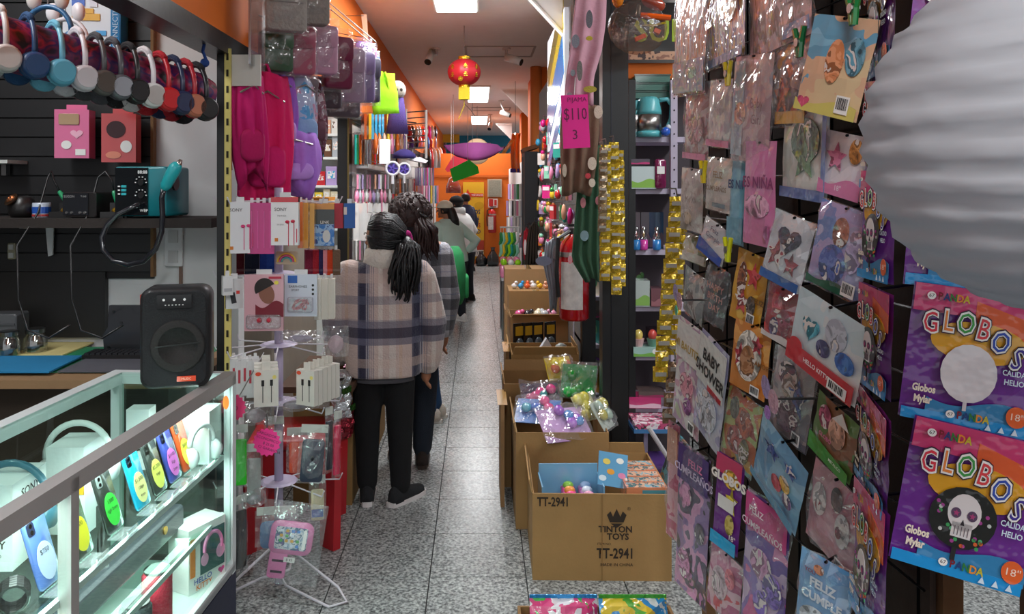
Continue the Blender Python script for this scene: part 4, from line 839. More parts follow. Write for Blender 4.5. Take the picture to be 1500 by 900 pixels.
MB().rings([(0, 0, -.34, .09, .03), (0, 0, -.2, .07, .04), (0, 0, -.06, .05, .04)], 12).build('body', m('#4c3a78', 'cloth'), t, True); tether(t, (-.96, 6.1, t.location.z + .12), .004)
t = thing('wire_ladder', 'white ladder-like wire display rack sticking out from the wall', 'rack', P(610, 180, 7.6), .35)
for s in (-.1, .1): MB().tube([(s, 0, .13), (s, 0, -.35)], .014 if s > 0 else .006, 6).build('side', m('#e4e4e0', 'paint'), t)
tether(t, (-.96, 7.7, 2.3), .006)
for k in range(8): MB().tube([(-.1, 0, .1 - k * .06), (.1, 0, .12 - k * .06)], .006, 5).build('rung', m('#a8a8ac', 'metal'), t)
for k, (px, py, Y, c, lab) in enumerate(((575, 247, 6.0, '#3b2a78', 'round handheld fan with white rim and purple blades'), (592, 248, 6.6, '#3b2a78', 'second round handheld fan with purple blades, nearer the mirror'))):
    t = thing('handheld_fan', lab, 'fan', P(px, py, Y), .2, 'handheld fans')
    MB().tube([(.05 * math.cos(a), 0, .05 * math.sin(a)) for a in [2 * PI * i / 20 for i in range(20)]], .01, 8, True).build('rim', m('#d8d8dc', 'plastic'), t, True)
    MB().lathe([(.046, .0), (.046, .01)], 20, axis='Y').build('back', m(c, 'plastic'), t)
    for i in range(5): MB().box((.024 * math.cos(i * 1.257), -.006, .024 * math.sin(i * 1.257)), (.035, .003, .014), ry=-i * 1.257).build('blade', m('#5a48a8', 'plastic'), t)
    MB().tube([(0, 0, -.055), (0, 0, -.12)], .012, 8).build('handle', m('#d8d8dc', 'plastic'), t); tether(t, (-.955, Y + .1, t.location.z + .1), .003)
t = thing('peaked_hat', 'purple and white peaked cap hanging over the round fans', 'cap', P(592, 232, 6.3), .3)
MB().rings([(0, 0, -.0, .1, .08), (0, 0, .03, .095, .078), (0, 0, .06, .06, .05), (0, 0, .075, .02, .02)], 16).build('crown', m('#2f2560', 'cloth'), t, True); MB().prism([(.02, -.01), (.17, -.04), (.19, -.02), (.12, .01)], -.05, .05).build('peak', m('#e4e0e4', 'cloth'), t)
t = thing('lit_panel', 'small white light box panel behind the pencil cases', 'light box', P(564, 222, 6.3), .2); MB().box((0, .04, 0), (.09, .02, .2)).build('frame', m('#e0e0e0', 'paint'), t); MB().box((0, .028, 0), (.08, .004, .19)).build('panel', m('#f6fbff', 'print', emit=2.0), t)
t = thing('shelf_lip', 'thin white display shelf on the wall over the glitter packs', 'shelf', P(548, 248, 6.9)); MB().box((0, 0, 0), (.1, 1.5, .02)).build('board', m('#e4e8e8', 'paint'), t); MB().box((.05, 0, .01), (.004, 1.5, .03)).build('price_strip', m('#d0d8d8', 'plastic'), t)
# brown handbag and boxes by the far end, hung near the banner
t = thing('handbag', 'reddish brown handbag with arched handle hung near the banner', 'handbag', P(664, 283, 12.0), .2)
MB().rings([(0, 0, -.0, .12, .05), (0, 0, .1, .115, .06), (0, 0, .19, .08, .04), (0, 0, .2, .04, .03)], 16, 2.6).build('bag', m('#8a3a2c', 'gloss'), t, True); MB().tube([(-.1, -.03, .08), (-.07, -.04, .22), (0, -.04, .26), (.06, -.03, .2)], .01, 6).build('handle', m('#c8a49c', 'gloss'), t, True); MB().tube([(0, 0, .25), (0, 0, CEIL - t.location.z)], .004, 5).build('cord', m('#777777', 'matte'), t)
# ---- spinner rack
SX, SY = -.80, 3.1
t = thing('spinner_rack', 'white revolving wire rack on a lilac pole with splayed wire legs', 'rack', (SX, SY, 0))
LIL = m('#b4a8c4', 'paint'); WW = m('#d8d4dc', 'paint')
MB().lathe([(.018, .03), (.018, 1.62)], 12).build('pole', LIL, t, True)
for a in (0, 2.15, 4.1):
    d = Vector((math.cos(a - .35), math.sin(a - .35), 0)); n_ = Vector((-d.y, d.x, 0))
    MB().tube([(0, 0, .2), d * .26 + n_ * .02 + Vector((0, 0, .05)), d * .31 + Vector((0, 0, .012)), d * .26 - n_ * .05 + Vector((0, 0, .008)), d * .06 - n_ * .04 + Vector((0, 0, .05)), (0, 0, .07)], .0055, 6).build('leg', WW, t, True)
TIER = [1.57, 1.275, .99, .76, .44]
for z in TIER:
    MB().lathe([(.06, z - .006), (.075, z), (.06, z + .006)], 16).build('tier_disc', LIL, t)
    for k in range(8):
        a = k * PI / 4 + .2; d = Vector((math.cos(a), math.sin(a), 0)); e = d * .24 + Vector((0, 0, z - .01))
        MB().tube([d * .06 + Vector((0, 0, z)), e, e + Vector((0, 0, .025)) + d * .012], .003, 5).build('hook', WW, t)
def onrack(px, ytop, Y, w_, h, d, c, lab, name='product_pack', cat='pack', rz=0, fin='gloss', grp=None, n=1, step=.012, hole=True):
    """a hanging pack whose top centre is at the given pixel"""
    out = []
    for k in range(n):
        p = P(px, ytop, Y) + Vector((math.sin(rz) * -step * k, step * k * math.cos(rz), 0))
        t = thing(name, lab, cat, p, rz, grp)
        MB().box((0, 0, -h / 2), (w_, d, h)).build('pack', m(c, fin), t)
        if hole: MB().box((0, 0, .008), (w_ * .4, .002, .02)).build('hang_tab', m('#d8d8d8', 'plastic'), t)
        out.append(t)
    return out[0]
def earbuds(t, d, h, c='#c02040'):
    for x, zz in ((.01, -.09), (.03, -.088)): MB().ball((x, -d / 2 - .002, zz), (.008, .003, .006)).build('printed_earbud', m(c, 'print'), t); MB().box((x + .004, -d / 2 - .001, zz - .045), (.0025, .0015, .085)).build('printed_cord', m(c, 'print'), t)
    MB().box((.044, -d / 2 - .001, -.14), (.003, .0015, .05)).build('printed_cord', m(c, 'print'), t); MB().box((-.03, -d / 2 - .001, -h + .02), (.012, .0015, .012)).build('printed_logo', m('#d07a28', 'print'), t)
t = onrack(352, 296, 2.86, .07, .19, .02, '#dcdcde', 'white earphone card with pink earbuds, beside the pink cards', 'earphone_card', 'earphones', .25); earbuds(t, .02, .19, '#d83a78'); text('SONY', .017, INK, t, -.015, -.0115, -.03)
for k in range(4):
    t = onrack(369 + k * 9, 297, 2.9, .03, .19, .06, '#c41e7c', 'magenta earphone box edge in the row beside the white card', 'earphone_card', 'earphones', .25, grp='magenta earphone boxes'); MB().box((.0, -.031, -.1), (.003, .001, .14)).build('fold', m('#e060a8', 'print'), t)
t = onrack(418, 289, 2.82, .1, .175, .02, '#e4e2e2', 'white earphone card with a red top strip', 'earphone_card', 'earphones', 0); MB().box((0, -.0005, -.009), (.1, .022, .018)).build('red_strip', m('#c82c38', 'gloss'), t); earbuds(t, .02, .175); text('SONY', .017, INK, t, -.015, -.0115, -.045); text('MDR-EX', .009, m('#888888', 'print'), t, -.01, -.0115, -.068); text('IN-EAR', .008, m('#888888', 'print'), t, -.015, -.0115, -.1)
for k, (px, c, n) in enumerate(((441, '#d86a1c', 'orange'), (449, '#d09428', 'amber'), (458, '#d8a030', 'ochre'))):
    onrack(px, 296 + k, 2.95 + .03 * k, .018, .175, .05, c, n + ' narrow cable box between the white card and the dark pack', 'cable_box', 'cable', .1)
t = onrack(474, 298, 3.05, .085, .17, .012, '#2a302c', 'black and blue gadget pack with orange top', 'gadget_pack', 'pack', .1); MB().box((0, -.001, -.012), (.085, .013, .024)).build('orange_top', m('#d08a28', 'gloss'), t); decal('rect', t, art(['#1c58a8', '#2a78c8', '#8ab4e0', '#18408c'], 30), 0, -.125, .084, .085, -.0065); decal('disc', t, m('#d8dcdc', 'print'), .012, -.13, .03, .05, -.0075); text('LINK', .016, WHITE, t, .005, -.008, -.075)
for px, c, n in ((494, '#c01c34', 'red'), (512, '#1c56a0', 'blue')):
    t = onrack(px, 298, 3.1, .045, .1, .008, c, n + ' tag-shaped pouch hung at the outer end of the rack', 'tag_pouch', 'pouch', .35, 'plastic'); MB().box((-.018, -.005, -.03), (.012, .003, .03)).build('label_corner', m('#d8c8c0', 'print'), t)
t = thing('rainbow_badge', 'small rainbow badge card on the rack pole', 'badge', P(420, 378, 2.95)); MB().rbox(.085, .05, 0, .006, .006).build('card', m('#b8a890', 'card'), t)
for k, c in enumerate(('#e0b030', '#d05080', '#50a0a0')): MB().tube([((.034 - .008 * k) * math.cos(a), -.003, -.015 + (.032 - .008 * k) * math.sin(a)) for a in [math.radians(x) for x in range(0, 181, 20)]], .0036, 6).build('arc', m(c, 'plastic'), t)
for px, c, n in ((352, '#5a1420', 'wine'), (364, '#20283c', 'dark slate'), (374, '#182038', 'midnight'), (386, '#1c3c90', 'royal blue'), (396, '#22489c', 'cobalt'), (452, '#7a1c38', 'burgundy'), (463, '#a01c2c', 'ruby'), (472, '#26204c', 'indigo'), (478, '#d88a90', 'salmon'), (484, '#c8401c', 'rust orange'), (492, '#6a5240', 'tan brown')):
    t = onrack(px, 366, 3.12, .03, .1, .05, c, n + ' fabric pouch hanging under the earphone cards', 'fabric_pouch', 'pouch', .3, 'cloth'); MB().box((0, -.027, -.08), (.028, .004, .01)).build('hem', m(c, 'plastic'), t)
t = onrack(343, 408, 2.85, .06, .11, .03, '#d4d6d6', 'white charger pack with black device picture by the yellow rail', 'charger_pack', 'charger', .4); decal('rect', t, m('#26282c', 'print'), -.005, -.07, .018, .04, -.016, roll=.2); decal('rect', t, m('#d83a30', 'print'), .012, -.05, .012, .012, -.016)
t = onrack(333, 404, 2.8, .035, .07, .03, '#e0e0e0', 'small white carton beside the charger pack', 'charger_pack', 'charger', .5); MB().box((0, -.016, -.05), (.028, .002, .012)).build('grey_strip', m('#b0b0b4', 'print'), t)
t = onrack(387, 402, 2.8, .14, .205, .01, '#d9a8b0', 'pink blister card with a portrait photo of a dark-haired man', 'blister_card', 'earphones', .06)
decal('disc', t, m('#8a5a48', 'print'), .01, -.07, .055, .075, -.006, name='printed_face', roll=.3); decal('arch', t, m('#241a18', 'print'), -.005, -.035, .075, .04, -.007, name='printed_hair', roll=.5); decal('wave', t, m('#7a1c2c', 'print'), .02, -.125, .1, .06, -.0065, name='printed_shirt'); decal('disc', t, m('#e8dc50', 'print'), .045, -.03, .016, .014, -.007); decal('rect', t, m('#c03048', 'print'), .04, -.012, .045, .008, -.007)
MB().rbox(.125, .05, -.02, -.004, .01, 0, -.17).build('blister', film('blister', '#f0f0f4', .35, .08, .5, 60), t)
for x in (-.015, .02): MB().ball((x, -.012, -.165), .011).build('red_earbud', m('#c02038', 'gloss'), t)
t = onrack(441, 402, 2.85, .12, .155, .01, '#ccd4e0', 'pale blue blister pack holding a red cable', 'blister_card', 'cable', .0); decal('rect', t, m('#2a62b0', 'print'), -.03, -.018, .035, .028, -.006); text('EARPHONES', .012, INK, t, -.01, -.0065, -.045); text('SPORT', .01, INK, t, -.02, -.0065, -.058)
for k in range(3): decal('disc', t, INK, .045, -.04 - k * .016, .009, .009, -.006)
MB().rbox(.095, .055, -.022, -.004, .008, 0, -.11).build('blister', film('blister', '#f0f0f4', .35, .08, .5, 60), t); MB().tube([(.03 * math.cos(a * 2) * (1 - a * .04), -.012, -.11 + .018 * math.sin(a * 2.6)) for a in [x * .3 for x in range(24)]], .004, 6).build('red_cable', m('#c02840', 'plastic'), t)
for k, px in enumerate((466, 476, 486)): onrack(px, 408, 2.95 + .03 * k, .024, .155, .05, '#d8d4c8', 'ivory narrow box in the trio beside the red cable pack', 'narrow_box', 'box', .1, 'card', grp='trio of ivory boxes')
for px, Y, n, w_, lab, rz in ((393, 2.78, 6, .085, 'white charging cable box with two black plugs, front stack on the rack', .28), (453, 2.86, 6, .08, 'white charging cable box with two dark plugs, stack next to the front one', -.42)):
    for k in range(n):
        t = thing('cable_box', lab, 'cable', P(px - 3, 540, Y) + Vector((-math.sin(rz) * .028 * k, math.cos(rz) * .028 * k, -.003 * (k % 2))), rz, lab.split(',')[1].strip() + ' of cable boxes')
        MB().box((0, 0, -.07), (w_, .024, .13)).build('carton', m('#d9d6cc', 'card'), t); MB().box((0, 0, .008), (.03, .003, .028)).build('hang_tab', m('#d9d6cc', 'card'), t)
        if k == 0:
            for x in (-.012, .018): MB().box((x, -.0125, -.05), (.01, .001, .022)).build('printed_plug', INK, t); MB().box((x, -.0125, -.09), (.0025, .001, .06)).build('printed_cord', INK, t)
            decal('disc', t, m('#e05030', 'print'), -.028, -.016, .02, .014, -.0128); decal('disc', t, m('#e8d878', 'print'), .028, -.03, .014, .014, -.0128)
for k in range(5):
    t = onrack(342 + k * 8, 524 + k % 2 * 3, 2.95, .028, .14, .05, '#d2d0d0', 'pale adapter box in the row behind the cable boxes', 'adapter_box', 'box', .35, 'card', grp='pale adapter boxes'); MB().box((0, -.026, -.06), (.008, .001, .05)).build('red_line', m('#b83a48', 'print'), t)
# crinkled clear bags on the rack
for k, (px, py, Y, w_, h, c, lab) in enumerate(((440, 494, 3.0, .16, .05, '#a8a0b0', 'empty-looking crinkled film bag laid over the third tier'), (492, 500, 3.0, .1, .12, '#c0a8b0', 'clear bag with white earphones at the rack edge'), (440, 590, 2.95, .22, .06, '#a8a4ac', 'crumpled clear bags lying on the fourth tier'), (375, 606, 2.9, .12, .09, '#b0a8ac', 'clear bag behind the pink star card'), (372, 730, 2.9, .09, .06, '#8c8c90', 'flat clear bag by the showcase post'))):
    t = thing('film_bag', lab, 'bag', P(px, py, Y), .1 * k); q = pouch(w_, h, .05, .02, k, 6, 4); q.build('bag', film('bag_film', '#ffffff', .22, .1, 1.0, 30), t); MB().ball((0, 0, -h * .1), (w_ * .3, .012, h * .3)).build('content', m(c, 'plastic'), t, True)
t = thing('price_star', 'neon pink scalloped price card with handwriting hung on the rack', 'price card', P(391, 648, 2.76), -.05); decal('burst', t, m('#f0328c', 'print', emit=.0), 0, 0, .104, .104, 0, name='card', d=.002)
tether(t, (-.8, 2.93, .76))
for k, s in enumerate(('CARGADOR', 'ECONOMICO', '$ 25.00', 'C/ GARANTIA')): text(s, .0135, m('#4a1030', 'print'), t, .0 + .003 * k, -.0025, .028 - k * .018, roll=-.3)
t = thing('price_star', 'pink scalloped card seen through the glass end of the showcase', 'price card', incase(.02, 2.585, .87) + Vector((0, .05, 0)), -.1); decal('burst', t, m('#d83a70', 'print'), 0, 0, .095, .095, 0, name='card', d=.002); tether(t, (-.83, 2.99, .98)); text('$ 50', .02, m('#4a1030', 'print'), t, 0, -.0025, 0, roll=-.3)
def phonecase(px, py, Y, w_, h, c, lab, rz=0, roll=0):
    t = thing('phone_case', lab, 'phone case', P(px, py, Y), rot=(0, roll, rz))
    MB().rbox(w_, h, -.005, .005, w_ * .16, 0, -h / 2 - .03).build('case', m(c, 'plastic'), t, True); q = pouch(w_ * 1.3, h * 1.35, .02, .006, px, 4, 5); q.v = [(a, b, z - h * .55) for a, b, z in q.v]; q.build('clear_bag', FILM, t); MB().box((0, 0, .01), (w_ * 1.2, .004, .03)).build('header', m('#c8ccc4', 'plastic'), t)
    return t
t = phonecase(461, 632, 2.88, .082, .16, '#343c4c', 'slate blue phone case in a clear bag on the fourth tier', .15, .08); MB().ball((0, -.006, -.1), (.008, .003, .01)).build('cut_out_mark', m('#161a22', 'plastic'), t)
phonecase(437, 636, 2.96, .07, .12, '#d8553c', 'coral phone case in a clear bag behind the slate one', .1)
phonecase(495, 612, 3.0, .03, .19, '#e02858', 'hot pink slim phone case at the rack edge', .9, .05); phonecase(482, 606, 3.02, .03, .19, '#24303c', 'dark slim phone case beside the hot pink one', .9); phonecase(353, 632, 2.86, .04, .17, '#38c830', 'bright green phone strap in a clear bag beside the showcase', .3); phonecase(372, 660, 2.95, .05, .16, '#a8aca8', 'grey phone case in a clear bag under the pink star card', .2)
phonecase(402, 620, 3.0, .06, .05, '#d8d4d4', 'white cable in a clear bag above the pink star card', .2)
t = thing('phone_armband', 'pink sports phone armband with a screen picture in a clear bag', 'armband', P(427, 788, 2.8), rot=(0, .16, .1))
fr = MB(); fr.rbox(.155, .12, -.008, .004, .03, 0, 0, 4); fr.build('pouch', m('#dc84b4', 'plastic'), t, True); sc_ = MB().rbox(.115, .082, -.011, -.007, .008, 0, 0).build('screen', art(['#7a98b8', '#a8bccc', '#d8dce0', '#587890', '#8868a8'], 60), t)
for i in range(4):
    for j in range(4): MB().box((-.036 + i * .02, -.0118, .028 - j * .018), (.011, .001, .01)).build('printed_icon', m(RN.choice(['#d8e4f0', '#5a90d8', '#60b060', '#e0b050', '#d0d0d8']), 'print'), sc_)
MB().rbox(.012, .07, -.0118, -.0105, .003, .048, 0).build('white_bar', WHITE, sc_)
st = MB().rbox(.065, .1, -.006, .0, .012, -.035, -.1).build('strap', m('#dc84b4', 'plastic'), t)
for z in (-.085, -.125): MB().box((-.035, -.0065, z), (.042, .002, .008)).build('strap_slot', m('#3a2838', 'matte'), st)
MB().box((.005, -.012, -.075), (.04, .002, .018)).build('price_label', m('#e0e0dc', 'print'), t); text('$ 45', .013, INK, t, .005, -.0135, -.075)
q = pouch(.23, .3, .04, .008, 9); q.v = [(a, b + .0, z - .02) for a, b, z in q.v]; q.build('clear_bag', FILM, t)
t = phonecase(405, 752, 2.9, .12, .1, '#3a78b0', 'blue phone armband in a clear bag behind the pink one', .15); t = phonecase(352, 736, 2.92, .05, .22, '#1c1c1e', 'black folded cable pack hanging low by the showcase', .9)
t = phonecase(465, 706, 3.0, .05, .12, '#c8c09c', 'cream and blue leaflet pack on the lowest tier', .2); MB().box((0, -.007, -.12), (.045, .003, .03)).build('blue_band', m('#3a5a98', 'print'), t)
# ---- red stool and boxes on the floor
t = thing('plastic_stool', 'red plastic stool under the spinner rack', 'stool', (-.85, 3.62, 0), .1)
RED = m('#b01824', 'plastic')
MB().rbox(.4, .4, -.02, .02, .05).build('seat', RED, t, True, (0, 0, .47), (PI / 2, 0, 0)); 
for sx in (-1, 1):
    for sy in (-1, 1): MB().prism([(-.045, 0), (.045, 0), (.06, .46), (-.06, .46)], -.02, .02).build('leg', RED, t, False, (sx * .17, sy * .17, 0), (0, 0, .8 * sx * sy)) 
for sy in (-1, 1): MB().box((0, sy * .16, .38), (.3, .02, .12)).build('apron', RED, t)
KR = '#9c7748'
def cbox(loc, rz, w_, d, h, lab, c=KR, flaps=(), open_=True, name='cardboard_box', th=.006, grp=None):
    t = thing(name, lab, 'box', loc, rz, grp); K = m(c, 'card')
    for s in (-1, 1):
        MB().box((0, s * (d / 2 - th / 2), h / 2), (w_, th, h)).build('panel', K, t); MB().box((s * (w_ / 2 - th / 2), 0, h / 2), (th, d - 2 * th, h)).build('panel', K, t)
    MB().box((0, 0, .004 if open_ else h - .004), (w_ - .012, d - .012, .006)).build('bottom' if open_ else 'lid', K, t)
    if not open_: MB().box((0, -d * .0, h + .0005), (.05, d, .001)).build('tape', m('#b08c58', 'gloss'), t)
    for side, ang, fl_ in flaps:
        ln = w_ if side in 'fb' else d
        pts = [(-ln / 2 + .01, 0), (ln / 2 - .01, 0), (ln / 2 - .02, fl_), (-ln / 2 + .02, fl_)]
        rt = {'f': 0, 'b': PI, 'l': -PI / 2, 'r': PI / 2}[side]; lc = {'f': (0, -d / 2, h), 'b': (0, d / 2, h), 'l': (-w_ / 2, 0, h), 'r': (w_ / 2, 0, h)}[side]
        MB().prism(pts, -th / 2, th / 2).build('flap', m(c, 'card'), t, False, lc, (Matrix.Rotation(rt, 3, 'Z') @ Matrix.Rotation(ang, 3, 'X')).to_euler())
    return t
cbox((-.79, 4.2, 0), 0, .3, .55, .6, 'tall brown carton on the floor behind the red stool', '#8c6a3c', open_=False)
cbox((-.78, 4.85, 0), 0, .32, .6, .5, 'brown carton on the floor behind the women', '#8c6a3c', open_=False)
t = thing('brown_shelf', 'dark brown shelf board above the floor carton', 'shelf', (-.79, 4.1, .62)); MB().box((0, 0, .015), (.36, .7, .03)).build('board', m('#4c3220', 'card'), t); MB().box((.16, 0, -.01), (.012, .66, .02)).build('lip', m('#3c2818', 'card'), t)
for k, (x, y, c, n) in enumerate(((-.7, 3.9, '#c8c8cc', 'silver'), (-.76, 4.15, '#d8a8c0', 'pink'), (-.7, 4.3, '#b8b4bc', 'grey'))):
    t = thing('foil_pack', n + ' foil pack lying on the brown shelf', 'pack', (x, y, .665), .4 * k); q = pouch(.16, .12, .05, .012, k); q.build('pack', m(c, 'foil'), t, False, None, (PI / 2, 0, 0)); MB().box((0, 0, .03), (.06, .04, .003)).build('label_card', WHITE, t)
for k, (y, c) in enumerate(((3.7, '#c8ccd0'), (3.82, '#8c2030'))):
    t = thing('foil_pack', ('crumpled silver foil pack hanging over the carton' if k == 0 else 'red and green foil snack pack hanging beside the carton'), 'pack', (-.655, y, .6 - .12 * k), 1.2); q = pouch(.14, .2, .05, .02, 5 + k, 6, 6); q.build('pack', m(c, 'foil'), t); MB().box((0, -.03, .05), (.08, .004, .03)).build('band', m('#48803c', 'foil'), t)
# ================================================================ cartons along the right of the aisle
t = cbox((.515, 3.42, 0), -.02, .57, .5, .36, 'big open brown carton stencilled TT-2941 beside the balloon rack', '#a07c4c', (('l', .25, .05), ('b', -.1, .05)))
BK = m('#2c2016', 'print')
text('TT-2941', .052, BK, t, -.2, -.252, .325, bold=.025, sx=.72); text('TT-2941', .058, BK, t, .055, -.252, .115, bold=.025, sx=.75); text('MADE IN CHINA', .018, BK, t, .06, -.252, .07, bold=.005); text('ITEM NO.', .014, BK, t, .01, -.252, .155)
text('TINTON', .036, BK, t, .055, -.252, .215, bold=.03); text('TOYS', .036, BK, t, .065, -.252, .185, bold=.03); text('®', .02, BK, t, .11, -.252, .3)
MB().prism([(.02, .275), (.035, .29), (.045, .268), (.06, .3), (.075, .268), (.085, .29), (.1, .275), (.088, .245), (.032, .245)], -.2525, -.2515).build('printed_crown', BK, t)
MB().prism([(.035, .24), (.085, .24), (.06, .222)], -.2525, -.2515).build('printed_cone', BK, t)
MB().box((.0, -.2515, .18), (.004, .002, .36)).build('crease', m('#8c6a3e', 'card'), t)
# squishy toy box, card, small boxes inside
t = thing('toy_display_box', 'light blue squishy toy display box inside the stencilled carton', 'toy box', (.40, 3.33, .2), .02)
LB = m('#7fb4d4', 'gloss')
MB().box((0, -.09, .07), (.26, .006, .12)).build('front', LB, t); MB().box((0, .08, .1), (.26, .006, .2)).build('back', LB, t); MB().box((0, 0, .01), (.26, .17, .01)).build('floor', m('#c8b090', 'card'), t)
for s in (-1, 1): MB().box((s * .13, 0, .08), (.006, .17, .16)).build('side', LB, t)
text('Squishy', .05, m('#d85a98', 'print'), t, .02, -.095, .075, bold=.02); decal('disc', t, m('#e8e8ec', 'print'), -.1, .07, .035, .035, -.094); decal('disc', t, m('#e8d8a0', 'print'), .1, .07, .03, .04, -.094)
for i in range(2):
    for j in range(3):
        c = ('#f0508c', '#f2a048', '#8cc84c', '#f0a8c8', '#dce8f4', '#a0c0e8')[i * 3 + j]; q = thing('squishy_toy', ('pink', 'orange', 'green', 'pale pink', 'white', 'pale blue')[i * 3 + j] + ' squishy toy in a clear cell of the blue display box', 'toy', (.395 + i * .075, 3.27 + j * .055, .225), 0, 'squishy toys')
        MB().rbox(.062, .05, -.022, .022, .012, 0, .06).build('cell', m('#d84a90' if i == 0 else '#c07ab8', 'gloss'), q); MB().ball((0, 0, .09), (.024, .018, .018)).build('toy', m(c, 'plastic'), q, True)
t = thing('printed_card', 'light blue card with printed fruit standing in the stencilled carton', 'card', (.575, 3.3, .36), .25, None, (-.5, .2, .1)); MB().box((0, 0, .05), (.13, .006, .14)).build('card', m('#6aa8d0', 'gloss'), t)
for x, z, c in ((-.03, .08, '#e8d060'), (.03, .09, '#f0f0e8'), (-.01, .04, '#e8a030'), (.04, .03, '#e088b0'), (-.045, .01, '#d8e8f0')): decal('disc', t, m(c, 'print'), x, z, .034, .024, -.0035)
for k in range(5):
    t = thing('toy_carton', 'small orange and teal toy box in the row inside the stencilled carton', 'toy box', (.705, 3.24 + k * .065, .3), 0, 'row of small toy boxes')
    MB().box((0, 0, .035), (.17, .058, .07)).build('carton', m('#d88a64', 'gloss'), t); decal('rect', t, m('#4a8c98', 'print'), .03, .045, .1, .03, -.0295); MB().box((0, .0, .0706), (.16, .05, .001)).build('top_print', art(['#d8906c', '#3a6a70', '#e0b090', '#7ab0c0', '#2a3c40'], 30), t)
t = thing('toy_display_box', 'teal patterned box lid leaning at the end of the stencilled carton', 'toy box', (.815, 3.4, .2), 0, None, (0, .35, 0)); MB().box((0, 0, .16), (.012, .34, .3)).build('panel', art(['#3a7c8c', '#a87858', '#5aa4b4', '#2c4448', '#c89878'], 12), t); MB().box((-.008, -.17, .16), (.004, .006, .3)).build('edge', m('#c8d8dc', 'card'), t)
# second and third cartons with bagged toys
cbox((.40, 3.9, 0), .0, .44, .5, .46, 'open brown carton heaped with purple toy bags', '#9a7648', (('l', .2, .04),))
t3 = cbox((.33, 4.32, 0), .0, .38, .32, .56, 'tall open carton behind the purple toy bags', '#8a683e', (('l', .15, .05), ('b', .2, .06)))
cbox((.125, 4.05, 0), 0, .02, .3, .52, 'flattened brown carton standing against the heaped one', '#94704a', open_=False)
def bagtoy(loc, rx, rz, c, lab, w_=.24, h=.2, cols=None):
    t = thing('bagged_toy', lab, 'toy', loc, 0, None, (rx, 0, rz)); q = pouch(w_, h, .06, .015, int(loc[0] * 999), 6, 5); q.build('clear_bag', FILM, t)
    MB().box((0, .02, 0), (w_ * .92, .004, h * .9)).build('backing_card', m(c, 'gloss'), t)
    for k in range(5): MB().ball((RN.uniform(-.35, .35) * w_, -.0, RN.uniform(-.33, .33) * h), (.028, .02, .03), 10, 6).build('toy', m((cols or [c])[k % len(cols or [c])], 'gloss'), t, True)
    return t
for a in (((.42, 3.72, .49), -1.0, .3, '#c8a0d4', 'lilac bag of purple and blue toys on top of the heap', .26, .22, ['#9a4ac0', '#4a8cd0', '#a860cc']), ((.3, 3.88, .51), -1.15, -.2, '#4a7ac0', 'blue bag of toys under the lilac bag', .24, .2, ['#3a70c8', '#e04a90', '#4ab0c8']),
          ((.33, 4.06, .55), -.9, .1, '#3c2a44', 'dark card of pink pompoms in the heap', .22, .14, ['#e0408c', '#d83a80', '#38a0a0']), ((.55, 3.85, .53), -.7, .6, '#d8d8a0', 'bag of yellow-green toys at the heap\'s edge', .14, .15, ['#c8c040', '#d8d070']),
          ((.62, 3.76, .52), -.6, 1.0, '#c8d0c8', 'pale printed toy card leaning at the carton corner', .13, .16, ['#c0b858', '#a8c0b0']), ((.53, 4.08, .60), -.5, -.3, '#2a8c48', 'bag of shiny green toys on the heap', .2, .2, ['#18a03c', '#28b84c', '#109030']), ((.45, 4.2, .64), -.5, .4, '#e0c43c', 'yellow and white snack-like toy pack behind the green bag', .17, .14, ['#e8d848', '#e87038'])): bagtoy(*a)
# more cartons farther back
cbox((.40, 4.75, 0), .0, .4, .34, .63, 'brown carton with open flaps and white wrappers inside', '#94703f', (('f', .35, .0501), ('l', .3, .06), ('r', -.2, .05)))
t = thing('bagged_toy', 'white wrapper corner sticking out of the flapped carton', 'toy', (.4, 4.72, .63), .2); MB().prism([(-.06, -.05), (.09, -.05), (.02, .07)], -.01, .02).build('wrapper', m('#d4d8e0', 'wrap'), t); MB().ball((.12, .02, .0), (.04, .03, .03)).build('grey_toy', m('#8c9490', 'plastic'), t)
cbox((.18, 4.85, 0), 0, .02, .3, .62, 'flattened carton panel at the aisle side of the flapped carton', '#7e5e38', open_=False)
cbox((.42, 5.19, 0), .0, .4, .4, .53, 'carton behind, with dark toy blisters propped on it', '#8f6c40', open_=False)
for k, x in enumerate((.27, .335, .395, .48)):
    t = thing('tool_blister', 'black and yellow toy blister pack in the row on the cartons', 'toy', (x, 5.06 + .02 * k, .53), .5, 'black and yellow toy blisters'); MB().box((0, 0, .1), (.085, .01, .2)).build('card', m('#1e1c1c', 'gloss'), t); MB().box((0, -.007, .15), (.06, .003, .06)).build('yellow_print', m('#c89c24', 'gloss'), t); MB().ball((0, -.012, .06), (.03, .016, .045)).build('blister', m('#4a5258', 'gloss'), t, True)
cbox((.44, 5.65, 0), .0, .42, .34, .70, 'tall brown carton with toys on its rim', '#98744a', (('l', .6, .06), ('f', .9, .04)))
for k, (x, c, n) in enumerate(((.3, '#e06098', 'pink'), (.36, '#2c2c34', 'black'), (.43, '#e4dcc0', 'cream'), (.48, '#b8bcc0', 'grey'), (.54, '#d890b0', 'rose'))):
    t = thing('small_toy', n + ' small toy heaped in the tall carton', 'toy', (x, 5.56, .71), k, 'toys heaped in the tall carton'); MB().ball((0, 0, 0), (.035, .03, .028)).build('body', m(c, 'gloss'), t, True); MB().ball((.02, -.02, .02), (.018, .016, .016)).build('head', m(c, 'gloss'), t, True)
cbox((.45, 6.15, 0), .0, .42, .36, .82, 'tallest brown carton below the grey plush trousers', '#a07a4c', open_=False)
t = MB().box((0, 0, 0), (.004, .003, .9)).build('crease', m('#8a683e', 'card'), bpy.data.objects['cardboard_box'])
t.location = (.05, -.27, .3); t.scale = (1, 1, .3)
